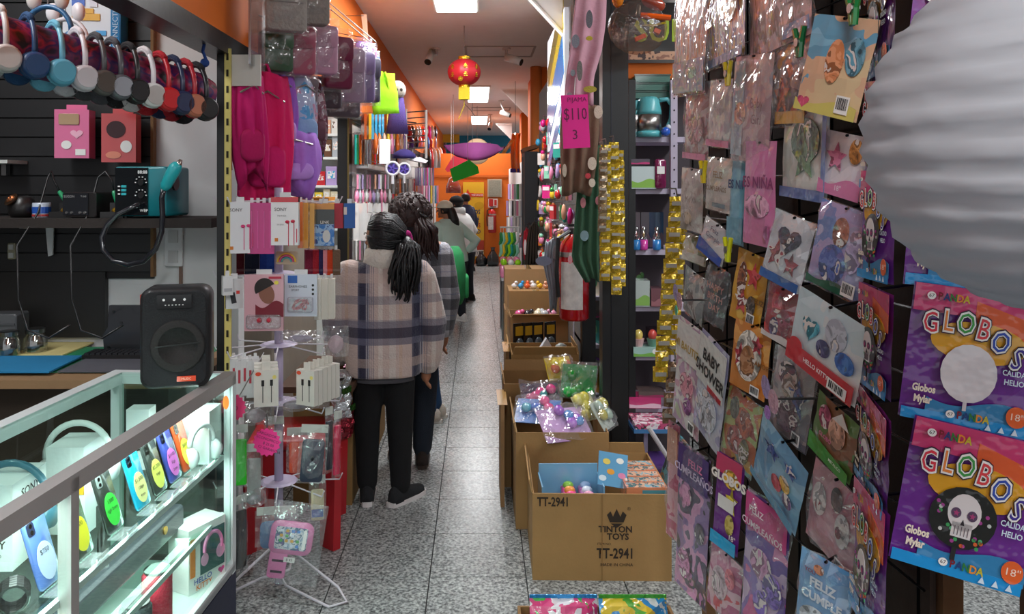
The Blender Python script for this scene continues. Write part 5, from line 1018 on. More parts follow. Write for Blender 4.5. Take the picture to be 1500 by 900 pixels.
for k in range(7):
    n, c = (('white', '#e4e4e4'), ('sky blue', '#3a9cd8'), ('orange', '#e8602c'), ('white', '#e4e4e4'), ('yellow', '#e8b830'), ('peach', '#f0b090'), ('lilac', '#b8a0d0'))[k]
    t = thing('bath_toy', n + ' little bath toy on the tallest carton', 'toy', (.29 + k * .05, 6.1, .822), k, 'bath toys on the tallest carton'); MB().ball((0, 0, .022), (.026, .024, .022)).build('body', m(c, 'gloss'), t, True); MB().ball((.012, -.01, .048), (.015, .014, .014)).build('head', m(c, 'gloss'), t, True)
cbox((.43, 6.7, 0), .0, .4, .34, .93, 'upright brown carton behind the bath toys', '#a8845a', open_=False)
# white wire table farther back with toys
t = thing('display_table', 'small table with thin chrome legs and toys, down the aisle', 'table', (.36, 8.6, 0)); MB().box((0, 0, .64), (.22, .8, .03)).build('top', m('#c8c8cc', 'paint'), t)
for x in (-.09, .09):
    for y in (-.36, .36): MB().tube([(x, y, 0), (x, y, .63)], .014, 8).build('leg', m('#b0b4b8', 'metal'), t)
for k in range(12):
    n = ('pink', 'white', 'mint', 'magenta', 'lime green', 'white', 'pink', 'black', 'green', 'peach', 'mint', 'pink')[k]
    t = thing('toy_figure', n + ' toy figure on the chrome-legged table', 'toy', (.28 + (k % 3) * .075, 8.28 + (k // 3) * .12, .655), 0, 'toys on the chrome-legged table'); MB().rbox(.08, .13, -.03, .03, .02, 0, .065).build('body', m(CN[n], 'gloss'), t, True); MB().ball((0, -.01, .16), (.035, .03, .035)).build('head', m(CN[RN.choice(['white', 'pink', 'peach', 'lime green'])], 'gloss'), t, True)
for k in range(14):
    n = ('green', 'mint', 'yellow', 'teal', 'lime green', 'green', 'white', 'mint', 'yellow', 'green', 'lime green', 'teal', 'green', 'mint')[k]
    t = thing('squeeze_toy', n + ' squeeze toy hanging on the rail over the chrome-legged table', 'toy', (.26 + (k % 7) * .03, 8.75, 1.1 - .13 * (k // 7)), 0, 'squeeze toys over the table'); MB().cap([(0, 0, 0), (.01, 0, -.08), (-.01, 0, -.12)], [.016, .026, .016], 8).build('toy', m(CN[n], 'gloss'), t, True); MB().tube([(0, 0, .0), (0, 0, .06)], .003, 4).build('loop', m('#dddddd', 'matte'), t)
t = thing('hanging_rail', 'white rail for squeeze toys above the chrome-legged table', 'rail', (.36, 8.75, 1.17)); MB().tube([(-.11, 0, 0), (.11, 0, 0)], .01, 6).build('rail', m('#e4e4e4', 'paint'), t); MB().tube([(.1, 0, 0), (.1, 0, -.52)], .01, 6).build('stem', m('#e4e4e4', 'paint'), t)
# ---- black posts, extinguisher, shelving of the right stall
struct(MB().box((.69, 3.92, 1.5), (.13, .1, 3.0)).build('trim_20', BLK)); MB().box((-.02, -.052, 0), (.004, .004, 3.0)).build('groove', m('#3a3a40', 'metal'), bpy.data.objects['trim_20'], loc=(.69, 3.92, 1.5))
bpy.data.objects['groove'].location = (0.69, 3.92, 1.5)
struct(MB().box((.66, 4.62, 1.1), (.08, .08, 2.2)).build('trim_21', BLK))
extinguisher((.555, 4.45, .86), .56, 'large red fire extinguisher with worn label beside the black post', .2)
t = thing('extinguisher_hook', 'black bracket holding the large extinguisher to the post', 'bracket', (.61, 4.54, 1.28)); MB().box((0, 0, 0), (.1, .03, .03)).build('arm', BLK, t); MB().box((-.04, -.05, .02), (.02, .12, .015)).build('prong', BLK, t)
# stall header and shelves
struct(MB().box((1.5, 4.3, 2.265), (1.6, .1, .085)).build('trim_22', m('#d0681e', 'wall')))
t = thing('stall_sign', 'dark stall sign with lime letters and a food picture strip', 'sign', (1.0, 4.22, 2.32)); MB().box((0, 0, .16), (.64, .03, .3)).build('board', m('#14120f', 'gloss'), t); text('SUR', .17, m('#a8c428', 'print'), t, .0, -.018, .15, bold=.02); MB().box((0, -.017, .02), (.64, .004, .045)).build('picture_strip', art(['#5a2c24', '#8c5a44', '#c89878', '#3a1c1c'], 14, wrap=False), t); MB().box((-.25, -.018, .02), (.14, .004, .05)).build('blue_block', m('#22246c', 'gloss'), t)
# net of orange toy tools hanging before the sign
t = thing('toy_tool_bundle', 'net bundle of orange toy tools hanging above the stall shelf', 'toy', P(940, 40, 3.6)); o = t.location
MB().ball((-.02, 0, .0), (.14, .07, .13), 14, 8).build('net', film('amber_net', '#c88a3c', .12, .2, .8, 40), t, True)
MB().tube([P(938, 22, 3.55) - o, P(982, 26, 3.55) - o], .014, 8).build('orange_barrel', m('#f2641c', 'gloss'), t); MB().ball(P(905, -4, 3.6) - o, (.03, .03, .05)).build('orange_ball', m('#e0801c', 'gloss'), t, True); MB().cap([P(950, 0, 3.6) - o, P(965, 8, 3.6) - o], [.035, .03]).build('red_case', m('#a84a34', 'gloss'), t, True)
MB().box(P(962, 46, 3.6) - o, (.03, .03, .02), ry=.4).build('orange_block', m('#f2641c', 'gloss'), t); MB().box(P(938, 55, 3.6) - o, (.05, .02, .02), ry=-.4).build('orange_wedge', m('#e85c18', 'gloss'), t); MB().tube([P(936, 8, 3.58) - o, P(934, 24, 3.56) - o, P(942, 36, 3.56) - o], .009, 6).build('grey_hook', m('#6a7070', 'plastic'), t, True); MB().box(P(908, 30, 3.6) - o, (.05, .03, .06), ry=.3).build('dark_piece', m('#2c3a30', 'gloss'), t)
MB().tube([P(940, 36, 3.58) - o, P(955, 38, 3.56) - o, P(975, 33, 3.56) - o], .005, 5).build('yellow_cord', m('#c8b428', 'plastic'), t); MB().tube([Vector((0, 0, .1)), Vector((0, 0, CEIL - o.z))], .004, 5).build('cord', m('#444444', 'matte'), t)
t = thing('stall_shelf', 'lilac-grey perforated metal shelving inside the right stall', 'shelf', (1.0, 4.2, 0)); LG = m('#b9b0c4', 'paint')
SZ = [.42, .70, .965, 1.27, 1.6, 1.88]
for z in SZ: MB().box((-.02, .15, z), (.34, .36, .028)).build('shelf', LG, t)
for x in (-.17, .055): 
    up = MB().box((x + (.0 if x < 0 else .0), -.04, 1.1), (.036, .03, 2.2)).build('upright', LG if x > 0 else BLK, t)
    if x > 0:
        for k in range(26): MB().lathe([(.005, -.057), (.005, -.054)], 6, (x, 0, .5 + k * .064), 'Y').build('hole', m('#2a2430', 'matte'), up)
MB().box((0, .36, 1.1), (.5, .02, 2.2)).build('back_panel', m('#3a3038', 'paint'), t)
def shp(px, z, Y=4.2): return Vector(((px - VX) * Y / F, Y, z + .014))
t = thing('electric_kettle', 'turquoise electric kettle with steel waist on the top stall shelf', 'kettle', shp(950, 1.88, 4.18), 0)
TQ = m('#5cb8c0', 'plastic')
MB().lathe([(.07, 0), (.072, .03)], 20).build('base', TQ, t, True); MB().lathe([(.07, .03), (.07, .12)], 20).build('steel_waist', m('#b8b4b0', 'metal'), t, True); MB().lathe([(.07, .12), (.068, .14), (.056, .2), (.045, .215), (.0, .22)], 20).build('top', TQ, t, True)
MB().tube([(.055, -.01, .2), (.1, -.01, .205), (.125, -.01, .17), (.12, -.01, .1), (.1, -.01, .05), (.07, -.01, .035)], .013, 8).build('handle', m('#6cc4cc', 'plastic'), t, True); MB().prism([(-.07, .15), (-.1, .19), (-.06, .2)], -.015, .015).build('spout', TQ, t)
t = thing('blue_toy', 'shiny blue wrapped toy beside the kettle', 'toy', shp(975, 1.88, 4.12)); MB().ball((0, 0, .025), (.025, .02, .025)).build('toy', m('#2a62d0', 'gloss'), t, True); MB().ball((.015, 0, .05), (.014, .014, .014)).build('knob', m('#e0e8f4', 'gloss'), t)
t = thing('stacked_trays', 'dark green stacked crates above the kettle', 'crate', shp(953, 2.08, 4.25))
for k in range(3): MB().box((0, .05, .03 + k * .045), (.19, .2, .036)).build('crate', m('#2f6a5c', 'plastic'), t)
for k in range(3): MB().box((0, -.052, .05 + k * .045), (.2, .006, .008)).build('rim', m('#1c4438', 'plastic'), t)
for s in (-.1, .1): MB().box((s, .05, -.06), (.01, .2, .14)).build('support', m('#101012', 'plastic'), t)
def shelfbox(px, z, w_, h, c, c2, lab, d=.12, Y=4.14, name='boxed_toy'):
    t = thing(name, lab, 'box', shp(px, z, Y), RN.uniform(-.1, .1)); MB().box((0, d / 2, h / 2), (w_, d, h)).build('carton', m(c, 'gloss'), t); decal('wave', t, m(c2, 'print'), 0, h * .25, w_ * .98, h * .4, -.001); return t
shelfbox(943, 1.6, .13, .12, '#c8d8d8', '#8cc050', 'white and green boxed toy with slanted top on the second shelf'); shelfbox(938, 1.6 + .13, .1, .03, '#4a3c4c', '#c83a7c', 'dark flat box with a pink sticker lying on the boxed toy')
t = thing('bagged_toy', 'dark magenta bagged toy beside the slanted box', 'toy', shp(966, 1.6, 4.16)); MB().rbox(.06, .16, -.03, .03, .015, 0, .08).build('toy', m('#7c1c50', 'bag'), t, True); MB().box((0, -.032, .1), (.04, .003, .04)).build('label_card', WHITE, t)
for px, c, n in ((932, '#2a7cc0', 'blue liquid bottle with clear cap beside the pink one'), (943, '#d040a0', 'pink liquid bottle with yellow tip'), (962, '#2a80c8', 'blue liquid bottle with red tip on the third shelf')):
    t = thing('toy_bottle', n, 'bottle', shp(px, 1.27, 4.16)); MB().lathe([(.02, 0), (.022, .006), (.022, .055)], 14).build('liquid', m(c, 'gloss'), t, True); MB().lathe([(.022, .056), (.02, .08), (.012, .1), (.012, .12), (.0, .13)], 14).build('clear_top', film('jar_glass', '#d8e0dc', .3, .05, 0), t, True); MB().ball((0, 0, .085), (.006, .006, .016)).build('tip', m('#d8a028' if 'yellow' in n else '#c03030', 'plastic'), t)
for k, (px, c, n) in enumerate(((932, '#4c3a44', 'dull brown'), (945, '#3a2c38', 'dark plum'), (957, '#2a3c58', 'dark blue'), (966, '#34506c', 'steel blue'))): t = shelfbox(px, 1.27, .045, .2, c, '#5a4a54', n + ' narrow box behind the liquid bottles', .06, 4.24)
shelfbox(938, .965, .1, .14, '#b8c4c0', '#88b858', 'pale boxed cake toy with a green frog picture', Y=4.15); shelfbox(962, .965, .06, .1, '#7a5058', '#a06870', 'dusky pink boxed toy on the fourth shelf'); t = thing('potted_toy', 'small toy plant in a pot behind the frog box', 'toy', shp(932, .965, 4.3)); MB().lathe([(.02, 0), (.03, .05)], 12).build('pot', m('#7a3c50', 'plastic'), t); 
for k in range(7): MB().ball((.03 * math.cos(k), .03 * math.sin(k), .08 + .012 * k), (.014, .014, .02), 8, 5).build('leaf', m('#3f6a3a', 'plastic'), t)
t = thing('cupcake_tray', 'open tray with two clear-domed toy cupcakes and a panda picture', 'toy', shp(948, .70, 4.14)); MB().box((0, .04, .025), (.15, .1, .05)).build('tray', m('#a8ccc4', 'gloss'), t); decal('disc', t, WHITE, .04, .028, .03, .028, -.011); decal('wave', t, m('#7cb850', 'print'), 0, .012, .148, .022, -.0105)
for x in (-.04, .035): MB().lathe([(.022, .05), (.03, .085), (.032, .09)], 14, (x, .03, 0)).build('cup', m('#d8b0b0' if x < 0 else '#6a9c88', 'plastic'), t); MB().ball((x, .03, .11), (.024, .024, .03)).build('cream', m('#e8d070' if x < 0 else '#d85048', 'gloss'), t, True)
shelfbox(962, .70, .06, .13, '#3a2430', '#b83050', 'dark box with red print beside the cupcakes', Y=4.2)
for k, (px, z, w_, h, c, c2, lab) in enumerate(((945, .42, .17, .06, '#c83a78', '#e8c8d8', 'bright pink flat toy box with a slinky window'), (955, .42 + .06, .14, .03, '#6a5a58', '#a03060', 'brown flat box on the pink slinky box'))): shelfbox(px, z, w_, h, c, c2, lab)
t = thing('printed_box', 'pink and white cartoon-pattern flat box on a blue tray', 'box', (.9, 4.05, .35)); MB().box((0, 0, .02), (.2, .2, .02)).build('blue_tray', m('#3a78b0', 'gloss'), t); MB().box((0, 0, .045), (.19, .19, .03)).build('carton', art(['#e0a0b8', '#f0e8ec', '#c84a78', '#2a2a30', '#f0d0dc'], 22), t); MB().box((-.02, 0, -.17), (.02, .02, .36)).build('support', m('#b9b0c4', 'paint'), t)
t = thing('purple_crate', 'purple plastic crate on the floor under the stall shelf', 'crate', (.86, 3.95, 0)); MB().box((0, 0, .11), (.22, .2, .22)).build('body', m('#4a2c70', 'plastic'), t); MB().box((0, 0, .225), (.24, .22, .015)).build('rim', m('#5a3a84', 'plastic'), t)
t = thing('leaning_rod', 'white rod leaning across the gap under the stall shelf', 'rod', (.84, 3.8, .02)); MB().tube([(0, 0, .42), (.14, .05, .2)], .012, 8).build('rod', m('#d8d4d8', 'paint'), t); MB().ball((.14, .05, .2), .016).build('cap', m('#b8b4b8', 'paint'), t); MB().tube([(.14, .05, .2), (.14, .05, 0)], .008, 6).build('stem', m('#d8d4d8', 'paint'), t)
# slanted shelves behind the post with toys (facing the aisle)
t = thing('aisle_shelf', 'lilac-white shelf unit facing the aisle behind the black posts', 'shelf', (.79, 4.9, 0))
for z in (.36, .66, .95, 1.22): MB().box((-.03, .0, z), (.24, .5, .022)).build('shelf', m('#c8c2d4', 'paint'), t)
for y in (.22,): MB().box((-.14, y, .75), (.03, .02, 1.4)).build('upright', m('#c8c2d4', 'paint'), t)
for k, (z, c, n) in enumerate(((.371, '#d8a040', 'amber'), (.371, '#c8c8d8', 'pale lilac'), (.671, '#3a8c84', 'teal'), (.671, '#c05a98', 'orchid'), (.961, '#d8d8c0', 'ivory'), (.961, '#5a9c6c', 'leaf green'), (.371, '#8a3cc0', 'violet'))):
    t = thing('boxed_toy', n + ' boxed toy on the shelf behind the black posts', 'toy', (.75, 4.74 + .17 * (k % 2) + (.28 if k == 6 else 0), z), -1.2); MB().box((0, 0, .07), (.11, .07, .14)).build('carton', m(c, 'gloss'), t); MB().ball((0, -.03, .08), (.03, .02, .03)).build('toy', m('#e0709c' if k % 2 else '#6ac08c', 'gloss'), t, True)
# ================================================================ balloon pack rack on the right
NEAR = Vector((.76, 1.43, 0)); FAR = Vector((.68, 2.72, 0)); UD = (NEAR - FAR).normalized(); RZP = math.atan2(UD.y, UD.x); NP = Vector((UD.y, -UD.x, 0))
t = thing('pack_rack', 'dark wire grid rack with a brown board, full of hanging balloon packs', 'rack', FAR + Vector((0, 0, 0)), RZP); LR = (NEAR - FAR).length
MB().box((LR / 2, .1, 1.35), (LR - .04, .012, 2.1)).build('board', m('#33251c', 'card'), t)
for x in (.03, LR * .5, LR - .03): MB().box((x, .13, 1.2), (.05, .04, 2.4)).build('post', m('#6a4a2c', 'card'), t)
for k in range(16): MB().tube([(0, .07, .35 + k * .13), (LR, .07, .35 + k * .13)], .003, 5).build('wire', m('#202022', 'metal'), t)
for k in range(9): MB().tube([(.02 + k * (LR - .04) / 8, .072, .35), (.02 + k * (LR - .04) / 8, .072, 2.3)], .003, 5).build('wire', m('#202022', 'metal'), t)
def ray(px, py): return Vector(((px - VX) / F, 1, -(py - VY) / F))
def hit(px, py, p0, n):
    d = ray(px, py); o = Vector((0, 0, EYE)); return o + d * ((p0 - o).dot(n) / d.dot(n))
def fit(tl, bl, br, layer, rz0=RZP, p0=FAR, reg=.35):
    """rectangle standing near the rack plane whose corners come closest to the three measured ones"""
    n0 = Vector((math.sin(rz0), -math.cos(rz0), 0)); pa = p0 + n0 * layer
    c = hit((tl[0] + br[0]) / 2, (tl[1] + br[1]) / 2, pa, n0); best = None
    for k in range(-16, 31):
        rz = rz0 + math.radians(k * 1.5); n = Vector((math.sin(rz), -math.cos(rz), 0))
        a, b, d = (hit(*q, c, n) for q in (tl, bl, br)); u = d - b; v = a - b
        if u.length > .6 or v.length > .6: continue
        e = abs(u.normalized().dot(v.normalized())) + reg * abs(math.radians(k * 1.5))
        if best is None or e < best[0]: best = (e, rz, u, v, (a + d) / 2)
    e, rz, u, v, cc = best
    xl = Vector((math.cos(rz), math.sin(rz), 0)); ru = math.atan2(u.z, u.dot(xl)); rv = math.atan2(-v.dot(xl), v.z)
    return cc, rz, (ru + rv) / 2, u.length, v.length
_seed = [0]
def busy(h):
    """printed picture in shades of one colour"""
    c = [int(h[i:i + 2], 16) for i in (1, 3, 5)]; f = lambda k, w_=0: '#' + ''.join('%02x' % max(0, min(255, int(x * k + w_))) for x in c)
    return art([f(.5), f(.8), h, f(.9, 40), f(.7), '#e4dcd8', f(1.1)], 26)
def bpack(tl, bl, br, mt, label, layer=.02, words=(), shapes=(), bar=None, name='balloon_pack', band=None, group=None, hook=True, fitargs=None, cat='balloon pack', film_=False, th=.008):
    c, rz, roll, w_, h = fit(tl, bl, br, layer, *(fitargs or ()))
    _seed[0] += 1
    t = thing(name, label, cat, c, 0, group); t.rotation_euler = (Matrix.Rotation(rz, 3, 'Z') @ Matrix.Rotation(-roll, 3, 'Y')).to_euler()
    pouch(w_, h, th, .0018, _seed[0]).build('pouch', mt, t)
    y = -th / 2 - .0022
    for k, (kind, x, z, sx, sz, col) in enumerate(shapes):
        decal(kind, t, (busy(col) if col != '#e0a424' and kind in ('disc', 'star', 'heart') else m(col, 'wrap')), x * w_, z * h, sx * w_, sz * h, y - .0006 * k, name='printed_' + {'disc': 'balloon', 'rect': 'panel', 'star': 'star', 'heart': 'heart', 'wave': 'wave', 'arch': 'arch', 'burst': 'burst', 'tri': 'triangle', 'diag': 'corner'}[kind], d=.0005)
    y2 = y - .0006 * len(shapes) - .001
    for s, x, z, hgt, col, bo in words: text(s, hgt * h, m(col, 'print'), t, x * w_, y2, z * h, bold=bo)
    if bar: barcode(t, bar[0] * w_, bar[1] * h, bar[2] * w_, bar[3] * h, y2)
    if film_:
        q = pouch(w_ * 1.04, h * 1.03, th + .03, .007, _seed[0] + 50, 5, 6); q.build('clear_film', film('pack_film', '#ffffff', .2, .07, 1.0, 18), t)
    if hook: MB().tube([(0, .09 if layer < .1 else .16, h / 2 + .012), (0, -.006, h / 2 - .004)], .003, 5).build('hook', m('#303034', 'metal'), t)
    return t, w_, h
W = WHITE
A_ = art
PK = [
 ((995, -60), (984, 146), (1029, 128), A_(['#c8b8b0', '#d89060', '#d8d4d4', '#8c94a0', '#c8a888'], 18, (3, 1, .5)), 'clear pack of orange and white candles with a light blue foot band', .05, (), (('rect', 0, -.38, .99, .22, '#6c94c4'), ('disc', .15, -.36, .3, .08, '#58b8a0')), None, True),
 ((1035, -60), (1033, 108), (1090, 78), A_(['#c8c0cc', '#e0b030', '#5a3c8c', '#d8c8d0', '#c87c50'], 14, (2, 1, .6)), 'clear pack with yellow and purple contents and a blue lower edge', .05, (), (('rect', 0, -.46, .99, .07, '#4a74b4'), ('disc', .2, .0, .4, .4, '#d8a42c')), None, True),
 ((1098, -60), (1100, 88), (1190, 48), A_(['#7a5a58', '#a88888', '#c8a8b0', '#8c6a64', '#b0989c'], 10, (2, 1, .6)), 'shiny mauve-brown pack in crinkled film, top row', .05, (), (('disc', .2, .1, .45, .5, '#b89aac'), ('rect', .3, -.4, .4, .12, '#7c94c0')), None, True),
 ((1195, 20), (1165, 158), (1255, 180), A_(['#88c0dc', '#6aa8c8', '#e0b898', '#e0c8a0', '#98c8d8'], 9), 'pastel sky and sand balloon pack held by a green clip', .085, (), (('disc', .0, .05, .28, .45, '#d88a5c'), ('disc', .3, .12, .28, .38, '#5a98b0'), ('wave', 0, -.42, .98, .16, '#d8cc70'), ('heart', -.35, -.4, .2, .14, '#d8587c')), (.28, -.36, .2, .18), False),
 ((1010, 132), (998, 238), (1032, 225), A_(['#c8a8a8', '#b88888', '#d8d0d0', '#a86a74'], 16), 'rosy clear pack below the candle pack', .03, (), (('disc', 0, -.1, .7, .4, '#c88890'), ('rect', 0, -.46, .98, .08, '#d86aa0')), None, True),
 ((1045, 130), (1032, 222), (1065, 205), A_(['#dcdcdc', '#c8c4cc', '#e8e4e0', '#b0b4bc'], 14), 'milky white clear pack hung by a yellow clip', .05, (('Feliz', 0, .05, .12, '#9a8c94', 0),), (('rect', 0, -.44, .98, .1, '#d0508c'),), None, True),
 ((1088, 100), (1063, 243), (1115, 222), A_(['#c8a4a8', '#b8949c', '#d4b8b8', '#a8b0bc'], 8), 'dusky pink letter-balloon pack beside the milky white one', .06, (('Baby', .2, .05, .13, '#7a4858', .0), ('Girl', .2, -.1, .13, '#7a4858', .0)), (('rect', -.32, 0, .3, .9, '#9cacb8'), ('disc', -.25, -.05, .3, .22, '#d88c6a')), None, True),
 ((1140, 75), (1125, 198), (1185, 168), A_(['#3c3438', '#d86a2c', '#5a4c54', '#a89898', '#e0a038'], 12), 'orange and charcoal pack beside the dusky pink one', .04, (), (('star', -.2, -.15, .4, .5, '#e06428'), ('rect', 0, -.4, .7, .14, '#d8a030'), ('star', .3, .3, .3, .25, '#b8484c')), None, True),
 ((1160, 185), (1138, 302), (1200, 270), A_(['#e4e6e4', '#dce0dc', '#c8d4d0', '#e8e8e8'], 8), 'white pack with a green star balloon and blue border', .04, (), (('disc', .05, .15, .62, .5, '#4a6a4c'), ('star', .05, -.05, .6, .5, '#5c8c5c'), ('rect', 0, -.44, .99, .12, '#4a66a8'), ('rect', .46, 0, .08, .98, '#6a80b8')), None, False),
 ((1213, 190), (1200, 278), (1262, 297), A_(['#e8e4e8', '#e0dce4', '#d8c8d8'], 8), 'white pack with star balloons and a wavy pink foot', .03, (('18"', .0, -.38, .12, '#f0d8e8', .02),), (('star', -.15, .1, .5, .5, '#d87aa4'), ('disc', .28, .25, .3, .4, '#c88844'), ('wave', 0, -.36, .98, .3, '#d884b0')), None, False),
 ((1005, 257), (992, 340), (1022, 330), A_(['#d8ccc4', '#c8bcb4', '#e0d8d0', '#b8a898'], 12), 'beige script-lettered pack above the yellow sachets', .06, (('Mis XV', .05, .0, .14, '#8c7870', .0),), (('disc', -.1, -.3, .4, .2, '#d0b898'),), None, True),
 ((1040, 240), (1030, 312), (1066, 303), A_(['#e0dcd4', '#d8d4cc', '#e8e0d8'], 8), 'small white pack lettered FELIZ CUMPLEAÑOS', .06, (('FELIZ', .05, .18, .17, '#a07c50', .02), ('CUMPLEAÑOS', .0, -.08, .13, '#8c6c48', .02)), (('rect', .1, -.38, .5, .08, '#5a707c'),), None, True),
 ((1075, 215), (1062, 357), (1085, 357), m('#76b4cc', 'wrap'), 'light blue pack lettered ES NIÑO, half behind the pink one', .05, (('ES NIÑO', .3, .1, .12, '#3a4c7c', .02),), (('rect', 0, -.35, .96, .25, '#68a4bc'),), None, False),
 ((1098, 213), (1084, 358), (1128, 358), m('#d884b4', 'wrap'), 'pink pack lettered ES NIÑA', .06, (('ES NIÑA', .02, .1, .15, '#8a3c70', .02),), (('disc', .0, -.12, .8, .22, '#e0a0c4'), ('disc', .32, -.36, .16, .14, '#b05890')), None, False),
 ((1138, 305), (1115, 402), (1170, 432), A_(['#d8dce0', '#c8ccd4', '#e0e0e4'], 8), 'white pack with dark red and navy balloons, blue bordered foot', .04, (), (('heart', .02, .16, .6, .42, '#2c2c44'), ('star', -.2, -.1, .5, .44, '#8c2434'), ('star', .2, -.16, .4, .36, '#a83040'), ('rect', 0, -.43, .99, .13, '#3a60a0')), None, True),
 ((1205, 290), (1182, 410), (1257, 447), A_(['#8c9ccc', '#a8b0dc', '#b8a8d8', '#6c88c8', '#c8c0e4'], 8), 'lavender-blue pack of figure balloons with a barcode', .04, (), (('disc', .0, .2, .3, .35, '#a85838'), ('disc', -.05, -.18, .5, .45, '#3c5cb4'), ('disc', .3, .05, .3, .5, '#b8a8d4'), ('wave', -.1, -.42, .75, .12, '#2c5c44')), (.34, -.38, .24, .16), True),
 ((1005, 340), (1000, 380), (1033, 392), A_(['#d0c8a0', '#d8d4c0', '#8c9468', '#c8b060'], 16), 'small cream and olive pack behind the yellow sachets', .03, (), (('rect', 0, -.3, .98, .3, '#dcd8cc'),), None, True),
 ((1035, 315), (1022, 362), (1057, 392), A_(['#e4e4e4', '#d8dce0', '#e8e4e0'], 8), 'white pack with navy script and a slanted royal blue foot', .06, (('Feliz', .0, .3, .2, '#2c3464', .0), ('Cumple', .0, .1, .2, '#2c3464', .0)), (('diag', 0, -.3, .98, .4, '#2c50b0'),), None, True),
 ((1005, 388), (1000, 452), (1028, 480), A_(['#a8b4b0', '#8c9c9c', '#c8ccc8', '#786860'], 14), 'greyish teal clear pack beside the sachets', .03, (), (('disc', -.1, -.1, .4, .3, '#6c5850'),), None, True),
 ((1038, 385), (1028, 465), (1060, 485), A_(['#3c3c44', '#2c3438', '#54585c', '#38484c'], 10), 'charcoal pack with copper pink lettering', .04, (('HAPPY', .0, .15, .16, '#c88c80', .02), ('BIRTH', .05, -.02, .16, '#c88c80', .02), ('DAY', .05, -.2, .16, '#c88c80', .02)), (), None, True),
 ((1083, 362), (1068, 462), (1112, 487), A_(['#d8a838', '#c89028', '#e0b850'], 8), 'yellow pack with red star balloons and a barcode', .03, (('FELIZ', .4, -.1, .1, '#7c5420', .02),), (('disc', -.2, .1, .3, .5, '#8c4c2c'), ('star', .15, .2, .5, .4, '#c03038'), ('star', -.1, -.2, .5, .4, '#b83434'), ('disc', .2, -.2, .28, .28, '#4c4038')), (.25, -.38, .24, .16), False),
 ((1128, 412), (1118, 488), (1160, 512), A_(['#c02434', '#a81c2c', '#d83c40'], 10), 'small bright red balloon pack under the navy one', .02, (), (('disc', -.1, .2, .35, .4, '#d8384c'), ('disc', .2, -.1, .45, .5, '#8c1c3c'), ('disc', -.1, -.25, .3, .35, '#50407c'), ('wave', 0, -.42, .98, .14, '#d8d0d0')), None, True),
 ((1172, 418), (1155, 520), (1252, 598), A_(['#e4e8ea', '#d8e0e4', '#c8dce4'], 6), 'big white pack with blue heart balloon and red foot lettered HELLO KITTY', .09, (('HELLO KITTY', -.02, -.36, .085, '#f4f0f0', .02),), (('disc', .15, .2, .3, .4, '#aeb4c4'), ('heart', -.2, .08, .26, .34, '#3ca0b8'), ('disc', .32, -.06, .26, .26, '#2c64b8'), ('disc', .02, -.06, .2, .22, '#3c3c6c'), ('rect', 0, -.37, .99, .25, '#c41c2c'), ('arch', -.36, -.2, .2, .1, '#c41c2c')), (.3, -.4, .26, .14), False),
 ((997, 462), (984, 608), (1022, 648), A_(['#e0dcdc', '#d8a8b8', '#e4e0dc', '#c8a8c0', '#c8d0b0'], 11), 'white and floral pack lettered MI BAUTIZO in gold', .05, (('MI BAUTIZO', .0, .26, .1, '#b89848', .02),), (('rect', 0, .3, .98, .34, '#e4e2dc'), ('disc', 0, -.08, .5, .24, '#d890a0'), ('disc', .1, -.26, .3, .16, '#9c5c98')), (.3, -.42, .22, .1), False),
 ((1030, 480), (1015, 618), (1052, 670), A_(['#b8bcd0', '#c8ccd8', '#a8a8c8', '#d4d0dc'], 9), 'white and pale lilac pack lettered BABY SHOWER in black', .06, (('BABY', .0, .3, .15, '#20201c', .03), ('SHOWER', .0, .15, .15, '#20201c', .03)), (('rect', 0, .24, .98, .46, '#e2e4de'), ('rect', .2, .02, .5, .05, '#b83038'), ('disc', 0, -.2, .75, .38, '#ccd0d8')), None, False),
 ((1078, 465), (1068, 560), (1120, 590), A_(['#d88c3c', '#c87c30', '#e0a050'], 8), 'orange pack with a white oval, red stars and a barcode', .04, (('AMOR', .4, .0, .1, '#8c5820', .02),), (('disc', 0, .05, .7, .75, '#e4dcd0'), ('star', -.22, .0, .36, .4, '#b0283c'), ('star', .22, .25, .34, .3, '#b0283c'), ('disc', .0, -.05, .4, .5, '#9c6438')), (.28, -.4, .24, .14), False),
 ((1140, 505), (1125, 620), (1180, 665), A_(['#9c98a0', '#7c7c88', '#b0a8a8', '#8c8c94'], 8), 'grey pack with dark blue balloon shapes', .03, (), (('disc', -.1, .25, .5, .3, '#1c1c2c'), ('disc', -.05, .12, .34, .3, '#a88c7c'), ('star', .2, .05, .5, .5, '#2c4c98'), ('disc', 0, -.2, .6, .4, '#5c3848')), (.3, -.4, .2, .14), True),
 ((1200, 570), (1188, 650), (1245, 712), A_(['#6c4830', '#8c5c3c', '#5c7c3c', '#a06c48'], 9), 'brown and green pack with a leafy green foot', .06, (('GLOBO', -.1, -.1, .1, '#d878a0', .03), ('METALICO', .2, -.38, .07, '#e8f0e0', .01)), (('disc', -.2, .2, .3, .4, '#b8486c'), ('disc', .12, .12, .4, .5, '#d8a488'), ('tri', .18, .4, .4, .2, '#e8e4e0'), ('diag', 0, -.36, .99, .3, '#3c9434')), None, False),
 ((1070, 560), (1055, 660), (1100, 705), A_(['#8cb4ac', '#d8a840', '#c86c38', '#b8c478', '#a84838'], 9), 'teal to yellow pack with rust orange balloons', .03, (), (('disc', .1, .15, .5, .4, '#b8502c'), ('disc', -.2, .25, .28, .3, '#4c5c48'), ('disc', -.05, -.15, .5, .36, '#a03c34'), ('disc', .25, -.2, .3, .34, '#746c34')), None, True),
